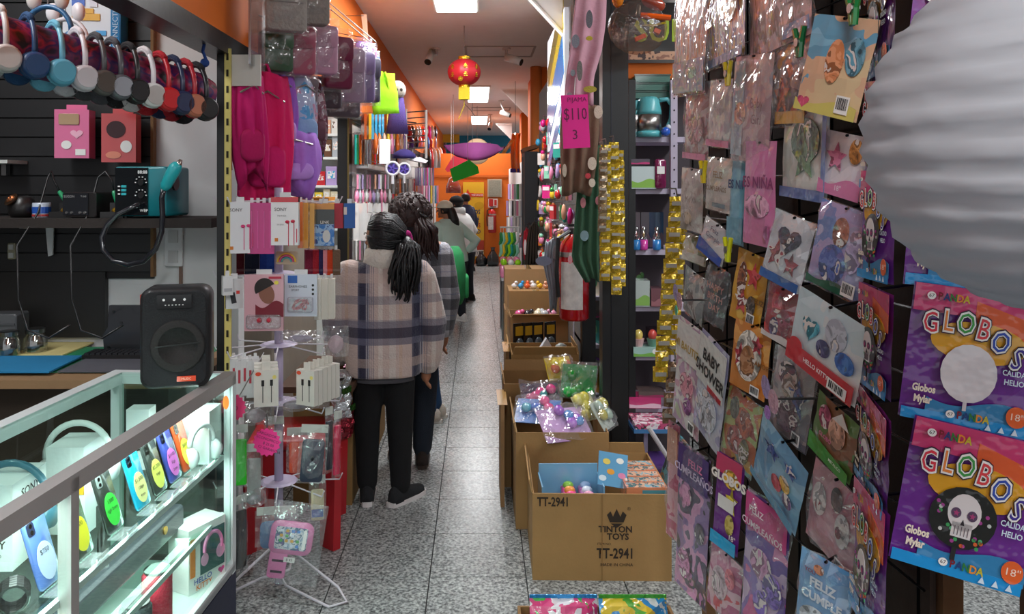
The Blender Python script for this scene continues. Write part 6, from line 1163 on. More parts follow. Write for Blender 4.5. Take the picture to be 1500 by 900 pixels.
 ((1118, 605), (1103, 690), (1165, 786), A_(['#7cb0cc', '#90bcd4', '#6ca0c4'], 7), 'long light blue pack with navy stars and bright figure balloons', .06, (), (('star', -.15, .2, .36, .24, '#34509c'), ('star', .25, .26, .3, .2, '#34509c'), ('disc', .2, .0, .22, .2, '#d8a844'), ('disc', .05, -.12, .22, .2, '#b83848'), ('disc', .3, -.16, .2, .18, '#5c4478'), ('wave', 0, -.42, .98, .14, '#5894b4')), None, False),
 ((980, 615), (976, 780), (992, 795), A_(['#d87c98', '#c85878', '#e0a8b0', '#d88898'], 12), 'narrow rose pink pack at the rack corner', .02, (), (('rect', 0, .3, .9, .3, '#d8a088'),), None, True),
 ((997, 645), (988, 850), (1032, 895), A_(['#a87ca8', '#2c2838', '#8c6ca4', '#d898c0', '#3c3450', '#c07cac'], 9), 'tall purple, pink and black pack lettered FELIZ CUMPLEAÑOS', .05, (('FELIZ', .1, .4, .07, '#e078a8', .02), ('CUMPLEAÑOS', .05, .33, .07, '#d8c8e4', .02)), (('rect', 0, .37, .98, .24, '#4c3878'), ('disc', -.2, .16, .4, .14, '#d888b4'), ('disc', .3, -.02, .3, .14, '#383040'), ('disc', -.15, -.3, .4, .2, '#d080b0')), None, True),
 ((1053, 660), (1043, 790), (1080, 818), m('#6c2c84', 'wrap'), 'small purple and yellow pack lettered GLOBOS with a cyan foot', .05, (('GLOBOS', .05, .27, .13, '#f0e8e0', .05), ('18"', .35, -.32, .08, '#f0e8e0', .0)), (('rect', 0, .4, .98, .2, '#c83c64'), ('disc', .1, .28, .6, .2, '#e0ac28'), ('star', .2, .05, .5, .32, '#d8c428'), ('rect', 0, -.0, .6, .14, '#e4e0dc'), ('disc', .2, -.2, .34, .22, '#b8a040'), ('rect', 0, -.43, .98, .14, '#2ca0d0')), None, False),
 ((1043, 790), (1035, 880), (1080, 930), A_(['#c87c9c', '#d8a0b4', '#b85c84', '#e0b8c4', '#d8505c'], 10), 'rose and white clear pack under the purple and yellow one', .04, (), (('disc', -.1, .0, .5, .5, '#c8b0b8'), ('disc', .2, .2, .3, .3, '#d86070')), None, True),
 ((1097, 715), (1085, 900), (1145, 960), A_(['#d868a0', '#7c5cb0', '#c8b0d0', '#6c50a4', '#d888b4'], 8), 'large pink and violet balloon set pack lettered CUMPLEAÑOS', .05, (('FELIZ', -.2, .38, .07, '#f0d8e4', .02), ('CUMPLEAÑOS', -.05, .27, .07, '#f0d8e4', .02)), (('rect', 0, .36, .98, .26, '#d0488c'), ('disc', -.05, .02, .5, .22, '#c888b4'), ('disc', .25, -.1, .45, .24, '#6c48b4'), ('disc', .0, -.26, .34, .18, '#7c58c0'), ('disc', .25, -.4, .3, .16, '#b0acb8')), None, True),
 ((1195, 670), (1180, 780), (1245, 855), A_(['#c88c9c', '#d0a0ac', '#c07c90'], 7), 'dusky pink pack with black and white spotted balloons', .04, (), (('disc', -.25, .1, .3, .4, '#d8d4d4'), ('disc', .1, .28, .24, .3, '#34282c'), ('disc', .28, .0, .3, .4, '#d4d0d0'), ('disc', -.25, .02, .12, .14, '#8c2838'), ('disc', .22, -.05, .12, .14, '#8c2838')), (.34, -.4, .2, .14), True),
 ((1175, 800), (1165, 910), (1240, 960), A_(['#5c9cd4', '#78acd8', '#4c8cc8'], 6), 'sky blue pack lettered FELIZ CUMPLE at the foot of the rack', .07, (('YOLI', -.25, .28, .07, '#8c3050', .02), ('FELIZ', .0, .16, .15, '#e0ecf4', .04), ('CUMPLE', .0, -.02, .15, '#e0ecf4', .04)), (('disc', -.1, .34, .2, .12, '#e07c3c'), ('disc', -.1, -.3, .6, .3, '#d8e4ec')), None, True)]
for tl, bl, br, mt, lab, ly, wd, shp_, bar, fl_ in PK: bpack(tl, bl, br, mt, lab, ly, wd, shp_, bar, film_=fl_)
# ---- the GLOBOS foil balloon packs
LET = ['#d83044', '#e8883c', '#3c9c48', '#d84048', '#2c4cb0', '#3c2c90']
def globos(tl, bl, br, lab, layer, balloon, fitargs=None, detail=True, group=None):
    t, w_, h = bpack(tl, bl, br, m('#6a2a8c', 'wrap'), lab, layer, (), (('rect', 0, .4, .98, .2, '#cc3c74'), ('diag', .25, .28, .49, .28, '#e06030'), ('disc', .05, .12, .75, .3, '#e0a424'), ('rect', 0, .09, .0001, .0001, '#6a2a8c'), ('wave', .1, -.36, .8, .16, '#3484b8'), ('rect', 0, -.455, .98, .08, '#1c94d8')), None, fitargs=fitargs, group=group)
    y = -.012
    for k, ch in enumerate('GLOBOS'):
        x = (-.34 + k * .138) * w_; z = (.2 + .05 * math.sin((k + .6) * .75) - .035 * max(0, k - 3) ** 1.6) * h; r_ = -.06 * (k - 1)
        q = min(1, w_ / h * 1.02) * .8; text(ch, .225 * h, m('#2c1430', 'print'), t, x, y, z, roll=r_, bold=.08, sx=q); text(ch, .22 * h, WHITE, t, x, y - .0006, z, roll=r_, bold=.05, sx=q); text(ch, .21 * h, m(LET[k], 'print'), t, x, y - .0012, z, roll=r_, bold=.0, sx=q)
    q = min(1, w_ / h); text('CALIDAD', .055 * h, m('#d4e8f4', 'print'), t, .36 * w_, y, -.05 * h, bold=.02, sx=q * .9); text('HELIO', .055 * h, m('#d4e8f4', 'print'), t, .35 * w_, y, -.115 * h, bold=.02, sx=q)
    text('Globos', .075 * h, m('#f0e4d0', 'print'), t, -.33 * w_, y, -.26 * h, bold=.04, sx=q * .85); text('Mylar', .075 * h, m('#f0e4d0', 'print'), t, -.33 * w_, y, -.34 * h, bold=.04, sx=q * .85)
    for zz in (.42, -.41):
        x0 = -.36 if zz > 0 else -.1
        decal('disc', t, WHITE, x0 * w_, zz * h, .07 * w_, .07 * w_, y); text('67', .035 * h, INK, t, x0 * w_, y - .001, zz * h)
        for k, ch in enumerate('PANDA'): text(ch, .075 * h, m(('#7c1020', '#1c3c78', '#2c7c38', '#e8902c', '#c8b82c')[k], 'print'), t, (x0 + .07 + .052 * k) * w_, y, zz * h, bold=.03, sx=min(1, w_ / h))
    bd = decal('disc', t, m('#e8662c', 'wrap'), .4 * w_, -.35 * h, .16 * w_, .15 * h, y, name='size_badge'); text('18"', .07 * h, m('#f8dcc8', 'print'), bd, .4 * w_, y - .0015, -.35 * h)
    for k in range(3): decal('tri', t, m('#d8ecf8', 'print'), (.2 + .1 * k) * w_, -.455 * h, .05 * w_, .045 * h, y)
    if balloon == 'plain':       # a plain pale round balloon
        b = decal('disc', t, m('#dcd8dc', 'wrap'), .0, -.1 * h, .44 * w_, .42 * h, y - .0005, name='printed_balloon'); decal('rect', t, m('#cfcbd0', 'print'), .0, -.33 * h, .03 * w_, .08 * h, y - .0002, name='printed_stem')
    else:                        # oval black balloon with a flowery painted skull
        b = decal('disc', t, m('#20221f', 'wrap'), -.02 * w_, -.09 * h, .5 * w_, .42 * h, y - .0005, roll=-.25, name='printed_balloon'); decal('rect', t, m('#1c1c1e', 'print'), -.04 * w_, -.32 * h, .035 * w_, .12 * h, y - .0002, name='printed_stem')
        r_ = random.Random(3)
        for k in range(26):
            a = r_.uniform(0, 2 * PI); q = r_.uniform(.6, .95); decal('disc', b, m(r_.choice(['#d8622c', '#3c9c58', '#c8ccc8', '#a03c8c', '#58b07c']), 'print'), (-.02 + .235 * q * math.cos(a)) * w_, (-.09 + .195 * q * math.sin(a) - .05 * math.cos(a)) * h, .03 * w_, .025 * h, y - .0012, name='printed_flower')
        decal('disc', b, m('#dcd8d8', 'print'), -.015 * w_, -.05 * h, .25 * w_, .25 * h, y - .0014, name='printed_skull'); decal('rect', b, m('#dcd8d8', 'print'), -.015 * w_, -.17 * h, .15 * w_, .1 * h, y - .0014, name='printed_jaw')
        for s in (-1, 1): decal('disc', b, m('#54405c', 'print'), (-.015 + s * .06) * w_, -.06 * h, .075 * w_, .07 * h, y - .0024, name='printed_eye'); decal('star', b, m('#a83c74', 'print'), (-.015 + s * .06) * w_, -.06 * h, .05 * w_, .045 * h, y - .003, name='printed_flower')
        decal('tri', b, m('#241c24', 'print'), -.015 * w_, -.115 * h, .03 * w_, .04 * h, y - .0024, name='printed_nose')
        for k in range(5): decal('rect', b, m('#6c6068', 'print'), (-.065 + k * .025) * w_, -.175 * h, .005 * w_, .06 * h, y - .0024, name='printed_tooth')
    return t
for k, (tl, bl, br, lab) in enumerate((((1272, -45), (1270, 125), (1310, 100), 'purple GLOBOS pack, topmost of the narrow column at the rack end'), ((1272, 120), (1266, 275), (1305, 285), 'purple GLOBOS pack, second from the top of the narrow column'), ((1266, 250), (1262, 405), (1308, 418), 'purple GLOBOS pack, third from the top of the narrow column'),
        ((1263, 412), (1260, 555), (1305, 590), 'purple GLOBOS pack beside the HELLO KITTY pack in the narrow column'), ((1262, 560), (1258, 690), (1300, 765), 'purple GLOBOS pack, second from the bottom of the narrow column'), ((1256, 695), (1250, 880), (1295, 960), 'purple GLOBOS pack, lowest of the narrow column'))):
    globos(tl, bl, br, lab, .03 + .012 * k, 'skull', group='GLOBOS packs in the narrow column')
FA = (math.radians(-22), Vector((.80, 1.27, 0)), .5)
globos((1336, -70), (1332, 130), (1508, 150), 'big purple GLOBOS pack behind the top of the white lantern', .0, 'plain', FA)
globos((1334, 200), (1330, 412), (1506, 440), 'big purple GLOBOS pack hidden behind the white lantern', .0, 'plain', FA)
globos((1332, 405), (1325, 603), (1510, 652), 'big purple GLOBOS pack with a plain white round balloon', .014, 'plain', FA)
globos((1327, 594), (1320, 808), (1508, 888), 'big purple GLOBOS pack with a black flowery skull balloon', .028, 'skull', FA)
t = thing('pack_stand', 'brown wooden stand behind the big balloon packs', 'stand', (.93, 1.26, 0), -.38)
MB().box((0, .04, 1.1), (.05, .03, 2.2)).build('post', m('#6a4628', 'card'), t); MB().box((0, .02, .03), (.16, .16, .04)).build('foot', m('#6a4628', 'card'), t)
for z in (.85, 1.05, 1.3, 1.55, 1.78): MB().tube([(-.02, .02, z), (.08, -.09, z)], .004, 5).build('hook', m('#555558', 'metal'), t)
# clips
for px, py, c, lab in ((1250, 12, '#1f7a3c', 'green plastic clip holding the pastel pack'), (1171, 62, '#1f6a3c', 'dark green plastic clip over the orange and charcoal pack'), (1066, 108, '#c8b428', 'yellow plastic clip above the milky white pack'), (1030, 252, '#d8c020', 'small yellow clip over the FELIZ pack'), (1066, 366, '#c8d020', 'lime yellow clip under the ES NIÑA packs')):
    p = hit(px, py, FAR + NP * .1, NP); t = thing('plastic_clip', lab, 'clip', p, RZP, None); CM = m(c, 'gloss')
    for s in (-1, 1): MB().tube([(s * .02, 0, .03), (s * .008, 0, 0), (s * .003, 0, -.03)], .006, 6).build('jaw', CM, t)
    MB().lathe([(.009, -.008), (.009, .008)], 10, axis='Y').build('spring', m('#a8a8a8', 'metal'), t)
for px, py, lab in ((993, 440, 'holographic butterfly tag near the yellow sachets'), (1128, 585, 'holographic butterfly tag between the orange and grey packs')):
    p = hit(px, py, FAR + NP * .14, NP); t = thing('butterfly_tag', lab, 'tag', p, RZP)
    for k, (x, z, w_, h, c) in enumerate(((-.02, .02, .04, .05, '#b8a8d8'), (.018, .0, .045, .05, '#e0b4c4'), (-.008, -.03, .03, .03, '#58d0a0' if px < 1000 else '#c088d8'))): decal('burst' if k == 2 else 'disc', t, m(c, 'foil', metal=.4), x, z, w_, h, -.001 * k, roll=.5, name='wing')
    tether(t, p - NP * .16)
# ---- big white paper lantern in front
def lantern_paper():
    mt = bpy.data.materials.new('lantern_paper'); mt.use_nodes = True; nt = mt.node_tree
    for x in list(nt.nodes): nt.nodes.remove(x)
    o = nt.nodes.new('ShaderNodeOutputMaterial'); a = nt.nodes.new('ShaderNodeBsdfDiffuse'); b = nt.nodes.new('ShaderNodeBsdfTranslucent'); mx = nt.nodes.new('ShaderNodeMixShader')
    for q in (a, b): q.inputs[0].default_value = (*lin('#c4c8ce'), 1)
    n = nt.nodes.new('ShaderNodeTexNoise'); n.inputs['Scale'].default_value = 9; tc = nt.nodes.new('ShaderNodeTexCoord'); mp = nt.nodes.new('ShaderNodeMapping'); mp.inputs['Scale'].default_value = (1, 1, 3); bp = nt.nodes.new('ShaderNodeBump'); bp.inputs['Strength'].default_value = .45; bp.inputs['Distance'].default_value = .02
    nt.links.new(tc.outputs['Object'], mp.inputs[0]); nt.links.new(mp.outputs[0], n.inputs['Vector']); nt.links.new(n.outputs['Fac'], bp.inputs['Height']); nt.links.new(bp.outputs['Normal'], a.inputs['Normal'])
    mx.inputs[0].default_value = .5; nt.links.new(a.outputs[0], mx.inputs[1]); nt.links.new(b.outputs[0], mx.inputs[2]); nt.links.new(mx.outputs[0], o.inputs[0])
    return mt
LC = P(1562, 194, .84); LRAD = .2
t = thing('paper_lantern', 'big round white ribbed paper lantern hanging before the balloon packs', 'lantern', LC); t.rotation_euler = (.05, -.13, 0)
lo = []; N = 72; K = 64; rn = random.Random(4); ph = [rn.uniform(0, 6) for _ in range(K + 1)]
for j in range(K + 1):
    a = PI * (.05 + .9 * j / K); rr = LRAD * math.sin(a); rib = .0036 * math.cos(2 * PI * j / 4)
    lo.append([((rr + rib + .0012 * math.sin(7 * b + ph[j // 4 * 4]) + .0008 * math.sin(19 * b + ph[j])) * math.cos(b), (rr + rib) * math.sin(b), LRAD * math.cos(a) + .004 * math.sin(2 * b + ph[j // 4 * 4] * .3)) for b in [2 * PI * i / N for i in range(N)]])
MB().rings3(lo, False).build('paper_shade', lantern_paper(), t, True)
for zz in (.197, -.197): MB().tube([(.04 * math.cos(b), .04 * math.sin(b), zz) for b in [2 * PI * i / 16 for i in range(16)]], .0025, 5, True).build('wire_ring', m('#909090', 'metal'), t)
MB().tube([(0, 0, .19), (0, 0, CEIL - LC.z)], .002, 5).build('cord', m('#dddddd', 'matte'), t)
# ---- yellow sachet strips
def sachets(px, y0, y1, Y, w_, lab, n, c='#c8a828', sway=0, rz=0, px1=None):
    t = thing('sachet_strip', lab, 'sachets', P(px, y0, Y), rz); o = t.location; h = (y1 - y0) * Y / F / n
    for k in range(n):
        x = ((px1 or px) - px) * Y / F * (k + .5) / n; q = pouch(w_, h * .98, .016, .005, k + int(px), 3, 3); q.build('sachet', m(c, 'foil', metal=.35), t, False, (x, .006 * math.sin(k * 1.7 + sway), -h * (k + .5)), (.15 * math.sin(k), 0, .25 * math.sin(k * 2.1 + sway)))
        MB().box((x, -.014, -h * (k + .45)), (w_ * .75, .002, h * .26)).build('grey_print', m('#9c9890', 'print'), t)
    MB().tube([(0, 0, 0), (0, .02, .03), (0, .12, .03)], .003, 5).build('hook', m('#999999', 'metal'), t)
    return t
sachets(888, 212, 412, 3.62, .05, 'strip of yellow sachets next to the green pyjama', 12, px1=886)
sachets(899, 208, 432, 3.68, .05, 'longest strip of yellow sachets on the black post', 14, sway=1, px1=903)
sachets(907, 220, 420, 3.72, .045, 'strip of yellow sachets at the edge of the black post', 12, sway=2, px1=910)
sachets(884, 216, 340, 3.55, .04, 'short strip of brown and white sachets beside the green pyjama', 9, '#a08868', px1=882)
sachets(992, 288, 560, 2.95, .055, 'long strip of yellow sachets hanging at the rack corner', 12, px1=966)
sachets(1000, 300, 520, 2.98, .05, 'second strip of yellow sachets at the rack corner, half hidden', 10, sway=1, px1=984)
tether(sachets(990, 530, 620, 2.84, .05, 'short strip of brown foil sachets below the yellow ones', 4, '#8c7058', px1=978), (.70, 2.74, 1.0))
# ---- pyjamas and the pink price sign
def garment(name, lab, pts, Y, mt, cat='pyjamas', d=.03, folds=5, parts=()):
    """draped cloth panel: left and right outline points from top to bottom in px"""
    o = P((pts[0][0] + pts[0][1]) / 2, pts[0][2], Y); t = thing(name, lab, cat, o)
    def fn(u, v):
        s = v * (len(pts) - 1); i = min(int(s), len(pts) - 2); f = s - i
        l = pts[i][0] * (1 - f) + pts[i + 1][0] * f; r_ = pts[i][1] * (1 - f) + pts[i + 1][1] * f; y = pts[i][2] * (1 - f) + pts[i + 1][2] * f
        q = P(l + (r_ - l) * u, y + 3 * math.sin(u * 7 + 1), Y) - o; q.y += .014 * math.sin(u * folds * 2 * PI) * (.4 + v) + .05 * u; return tuple(q)
    MB().sheet(fn, 22, 14, (0, d, 0)).build('cloth', mt, t, True)
    MB().tube([(0, .02, 0), (0, .02, .05), (.04, .08, .06)], .004, 5).build('hanger_hook', m('#909090', 'metal'), t)
    for px, py, w_, h, c, nm in parts: decal('disc', t, m(c, 'cloth'), P(px, py, Y).x - o.x, P(px, py, Y).z - o.z, w_, h, -.025, name=nm, d=.004)
    return t
garment('pyjama_set', 'pale pink pyjama with grey and yellow print hanging over the pink sign', [(846, 892, -20), (840, 890, 30), (836, 884, 70), (830, 872, 110), (827, 872, 150)], 3.45, m('#d4a0b0', 'cloth', bs=40), folds=2, parts=((842, 62, .035, .06, '#8c8c98', 'grey_print'), (862, 30, .03, .08, '#74747c', 'grey_print'), (848, 105, .025, .09, '#807c78', 'grey_print'), (862, 58, .03, .02, '#c8b440', 'yellow_print'), (863, 132, .06, .03, '#b8a848', 'yellow_print'), (838, 108, .02, .03, '#9098a0', 'grey_print'), (833, 143, .03, .04, '#a0a4ac', 'grey_print')))
garment('pyjama_set', 'brown pyjama with cream and red print below the pink sign', [(824, 880, 150), (821, 880, 190), (822, 876, 240), (824, 868, 285)], 3.55, m('#7c6250', 'cloth', bs=40), folds=3, parts=((866, 240, .04, .06, '#dcd0bc', 'cream_print'), (866, 268, .03, .04, '#dcd0bc', 'cream_print'), (860, 258, .025, .025, '#c84850', 'red_print'), (875, 165, .04, .06, '#dcd0bc', 'cream_print'), (826, 250, .02, .06, '#c8bca8', 'cream_print')))
garment('pyjama_set', 'dark green pyjama with pink trim hanging below the brown one', [(846, 884, 210), (846, 880, 280), (842, 880, 330), (838, 880, 380), (858, 880, 412)], 3.66, m('#3c6048', 'cloth', bs=40), folds=3, parts=((853, 297, .025, .05, '#d89098', 'pink_trim'), (874, 294, .02, .04, '#d89098', 'pink_trim'), (855, 345, .04, .05, '#8ca8b0', 'blue_print'), (834, 380, .02, .04, '#d89098', 'pink_trim')))
garment('plush_trousers', 'light grey plush trousers with a padded blue-grey ear over the extinguisher', [(800, 826, 352), (796, 822, 385), (804, 820, 420), (806, 816, 456)], 4.75, m('#9aa4ac', 'cloth', bs=40), parts=((796, 382, .1, .06, '#8ca0b8', 'padded_ear'), (815, 370, .05, .1, '#8c8c90', 'grey_patch')))
t = thing('price_sign', 'neon pink handwritten price card hanging over the brown pyjama', 'sign', P(843, 178, 3.4), .0, None, (0, -.05, .1)); MB().box((0, 0, 0), (.12, .004, .235)).build('card', m('#f02a96', 'paper'), t)
text('PIJAMA', .028, m('#6a1048', 'print'), t, .01, -.003, .095); text('$110', .075, m('#6a1048', 'print'), t, 0, -.003, .03, sx=.7); text('3', .06, m('#6a1048', 'print'), t, -.005, -.003, -.06); MB().tube([(0, 0, .117), (.02, .05, .2)], .002, 5).build('string', m('#dddddd', 'matte'), t)
# ---- wall of small toys and key rings facing the aisle
KN = ['pink', 'magenta', 'lilac', 'white', 'orange', 'mint', 'yellow', 'red', 'sky blue', 'green', 'peach', 'silver', 'teal', 'brown']
kinds = [('ball', 'round'), ('bear', 'bear-shaped'), ('bar', 'long'), ('pack', 'carded')]
k = 0
for Y in [4.85 + .17 * i for i in range(15)]:
    for j in range(9):
        z = 2.22 - j * .145 + RN.uniform(-.02, .02)
        if z < 1.0 + (.0 if Y > 5.2 else .1): continue
        cn = RN.choice(KN); kd, kw = kinds[RN.randrange(4)]; c = CN[cn]; k += 1
        t = thing('key_ring_toy', '%s %s little toy hanging on the toy wall beyond the pyjamas' % (cn, kw), 'toy', (.60 + RN.uniform(-.05, .02), Y + RN.uniform(-.03, .03), z), -PI / 2 + RN.uniform(-.3, .9), 'little toys on the toy wall')
        G = m(c, 'gloss')
        if kd == 'ball': MB().ball((0, 0, -.05), (.03, .024, .034), 10, 6).build('toy', G, t, True)
        elif kd == 'bear':
            MB().ball((0, 0, -.06), (.028, .022, .034), 10, 6).build('toy', G, t, True); MB().ball((0, -.004, -.02), (.023, .02, .02), 10, 6).build('head', m(CN[RN.choice(KN)], 'gloss'), t, True)
        elif kd == 'bar': MB().cap([(0, 0, -.015), (.008, 0, -.05), (-.006, 0, -.095)], [.012, .02, .014], 8).build('toy', G, t, True)
        else: MB().box((0, 0, -.055), (.075, .02, .105)).build('toy', m(c, 'wrap'), t); MB().box((0, -.011, -.03), (.06, .003, .03)).build('header', m('#ece4e4', 'print'), t)
        MB().tube([(0, 0, -.012), (0, .0, .016), (0, .07, .02)], .0025, 4).build('ring', m('#b8b8bc', 'metal'), t)
hangcards('hanging_toy', 'hanging novelty pack', 'on the far right racks', 772, 747, 270, 292, .58, 8, ['white', 'green', 'mint', 'silver', 'pink', 'white', 'lilac', 'orange'], .3, 'novelty', .03, -.5, fin='wrap')
hangcards('hanging_toy', 'hanging jewellery card', 'in the middle row of the far right racks', 774, 747, 294, 316, .58, 9, ['silver', 'white', 'pink', 'silver', 'white', 'black', 'silver', 'white', 'lilac'], .3, 'novelty', .03, -.5, fin='wrap')
hangcards('hanging_toy', 'hanging trinket card', 'in the third row of the far right racks', 774, 747, 318, 340, .58, 9, ['white', 'silver', 'white', 'grey', 'white', 'silver', 'lilac', 'white', 'silver'], .3, 'novelty', .03, -.5, fin='wrap')
hangcards('hanging_toy', 'hanging soft pouch', 'in the lowest row of the far right racks', 774, 747, 341, 362, .58, 8, ['lilac', 'brown', 'mauve', 'white', 'grey', 'red', 'white', 'lilac'], .3, 'novelty', .05, -.5, 'bag')
struct(MB().box((.66, 11.9, 1.0), (.03, 8.4, 2.0)).build('wall_far_rack', m('#c8c4c0', 'wall')))
t = thing('orange_costume', 'bright orange costume in film hanging beside the purple canopy', 'costume', P(755, 196, 10.5)); o = t.location
MB().sheet(lambda u, v: tuple(P(750 - 8 * v * (1 - v) + 13 * u, 195 + 58 * v, 10.5) - o + Vector((0, .05 * math.sin(u * 9), 0))), 8, 8, (0, .03, 0)).build('cloth', m('#f07a18', 'wrap'), t, True); MB().sheet(lambda u, v: tuple(P(748 - 14 * v + 6 * u, 205 + 20 * v, 10.45) - o), 4, 4, (0, .02, 0)).build('sleeve', m('#f0a028', 'wrap'), t, True); MB().tube([(0, 0, 0), (0, 0, CEIL - o.z)], .004, 5).build('cord', m('#888888', 'matte'), t); MB().box(P(754, 250, 10.48) - o, (.12, .03, .05)).build('violet_hem', m('#4c3890', 'cloth'), t)
t = thing('tall_cabinet', 'tall black cabinet with a slanted wooden top by the toy wall', 'cabinet', (.54, 8.35, 0)); MB().box((.02, 0, 1.0), (.14, .5, 2.0)).build('body', m('#1c1e22', 'paint'), t); MB().box((.02, 0, 2.04), (.17, .5, .04), ry=-.3).build('slanted_top', m('#7c5030', 'card'), t); MB().box((-.06, 0, 1.0), (.012, .03, 1.9)).build('door_edge', m('#34363c', 'paint'), t)
garment('dark_shawl', 'long dark brown shawl hanging in front of the black cabinet', [(776, 790, 328), (772, 792, 350), (769, 792, 390)], 7.4, m('#2a2018', 'cloth', bs=40), 'shawl', .05)
garment('red_jacket', 'small red and white jacket hanging by the dark shawl', [(768, 776, 336), (766, 776, 356), (768, 774, 378)], 7.9, m('#b82838', 'cloth', bs=40), 'jacket', .05, parts=((769, 362, .03, .16, '#e0d4d4', 'white_stripe'),)); tether(bpy.data.objects['red_jacket'], (.65, 8.0, 1.3))
# snack bags at the foot of the frame
for px, c, cols, lab in ((826, '#2c90d0', ['#2c90d0', '#e8e4e8', '#d83c7c', '#48b048'], 'blue and white snack bag on a low crate before the stencilled carton'), (928, '#48a83c', ['#58b03c', '#e8c838', '#2c90d0', '#d8e0e0'], 'green and yellow snack bag beside the blue one')):
    p = P(px, 905, 2.6); t = thing('snack_bag', lab, 'snack', (p.x, p.y, .14), 0); q = pouch(.23, .09, .07, .01, px, 6, 4); q.build('bag', A_(cols, 12), t, False, (0, 0, .045), (-.4, 0, 0)); MB().box((0, .018, .092), (.23, .004, .012)).build('seal', m(c, 'foil', metal=.3), t)
t = thing('low_crate', 'low brown crate under the snack bags', 'crate', (.41, 2.6, 0)); MB().box((0, 0, .01), (.54, .26, .02)).build('base', m('#8a683e', 'card'), t)
for s in (-1, 1): MB().box((0, s * .125, .07), (.54, .01, .14)).build('side', m('#8a683e', 'card'), t); MB().box((s * .265, 0, .07), (.01, .24, .14)).build('end', m('#8a683e', 'card'), t)
# ================================================================ people
def plaid(name, base, vbands, hbands, period=(.5, .45), off=(0, 0)):
    """woven check: bands are (start, end, colour, strength) in fractions of the repeat, across x and down z"""
    mt = bpy.data.materials.new(name); mt.use_nodes = True; nt = mt.node_tree; b = nt.nodes['Principled BSDF']; L = nt.links.new
    tc = nt.nodes.new('ShaderNodeTexCoord'); sp = nt.nodes.new('ShaderNodeSeparateXYZ'); L(tc.outputs['Object'], sp.inputs[0]); cur = None
    col = nt.nodes.new('ShaderNodeRGB'); col.outputs[0].default_value = (*lin(base), 1); cur = col.outputs[0]
    for axis, bands, per, of in ((0, vbands, period[0], off[0]), (2, hbands, period[1], off[1])):
        a = nt.nodes.new('ShaderNodeMath'); a.operation = 'ADD'; a.inputs[1].default_value = of; L(sp.outputs[axis], a.inputs[0])
        d = nt.nodes.new('ShaderNodeMath'); d.operation = 'DIVIDE'; d.inputs[1].default_value = per; L(a.outputs[0], d.inputs[0])
        fr = nt.nodes.new('ShaderNodeMath'); fr.operation = 'FRACT'; L(d.outputs[0], fr.inputs[0])
        for s0, s1, c, k in bands:
            cr = nt.nodes.new('ShaderNodeMath'); cr.operation = 'COMPARE'; cr.inputs[1].default_value = (s0 + s1) / 2; cr.inputs[2].default_value = (s1 - s0) / 2; L(fr.outputs[0], cr.inputs[0])
            mu = nt.nodes.new('ShaderNodeMath'); mu.operation = 'MULTIPLY'; mu.inputs[1].default_value = k; L(cr.outputs[0], mu.inputs[0])
            mx = nt.nodes.new('ShaderNodeMix'); mx.data_type = 'RGBA'; L(mu.outputs[0], mx.inputs[0]); L(cur, mx.inputs[6]); mx.inputs[7].default_value = (*lin(c), 1); cur = mx.outputs[2]
    L(cur, b.inputs['Base Color']); b.inputs['Roughness'].default_value = .95; b.inputs['Sheen Weight'].default_value = .3
    n = nt.nodes.new('ShaderNodeTexNoise'); n.inputs['Scale'].default_value = 120; L(tc.outputs['Object'], n.inputs['Vector'])
    n3 = nt.nodes.new('ShaderNodeTexNoise'); n3.inputs['Scale'].default_value = 14; L(tc.outputs['Object'], n3.inputs['Vector']); ad = nt.nodes.new('ShaderNodeMath'); ad.operation = 'MULTIPLY_ADD'; ad.inputs[1].default_value = 3; L(n3.outputs['Fac'], ad.inputs[0]); L(n.outputs['Fac'], ad.inputs[2])
    bp = nt.nodes.new('ShaderNodeBump'); bp.inputs['Strength'].default_value = .5; bp.inputs['Distance'].default_value = .01; L(ad.outputs[0], bp.inputs['Height']); L(bp.outputs['Normal'], b.inputs['Normal'])
    return mt
SKIN = m('#a06c50', 'skin')
def hand(q, wr, d, side, k=1.0):
    """palm and five curled fingers from the wrist along d"""
    d = Vector(d).normalized(); s = Vector((0, 1, 0)); s = (s - d * s.dot(d)).normalized(); n = d.cross(s) * side; wr = Vector(wr)
    q.cap([wr, wr + d * .045 * k, wr + d * .08 * k], [.022 * k, .03 * k, .03 * k], 8)
    for i, (o, l) in enumerate(((-.024, .062), (-.008, .072), (.008, .068), (.023, .052))):
        b = wr + d * .085 * k + s * -o * k; e = b + d * l * .5 * k + n * .008 * k; q.cap([b - d * .02 * k, b, e, e + d * l * .42 * k + n * .026 * k], [.0095 * k, .0095 * k, .009 * k, .0075 * k], 6)
    b = wr + d * .03 * k + s * .026 * k; q.cap([b, b + s * .022 * k + d * .028 * k, b + s * .026 * k + d * .058 * k + n * .01 * k], [.012 * k, .0105 * k, .0085 * k], 6)
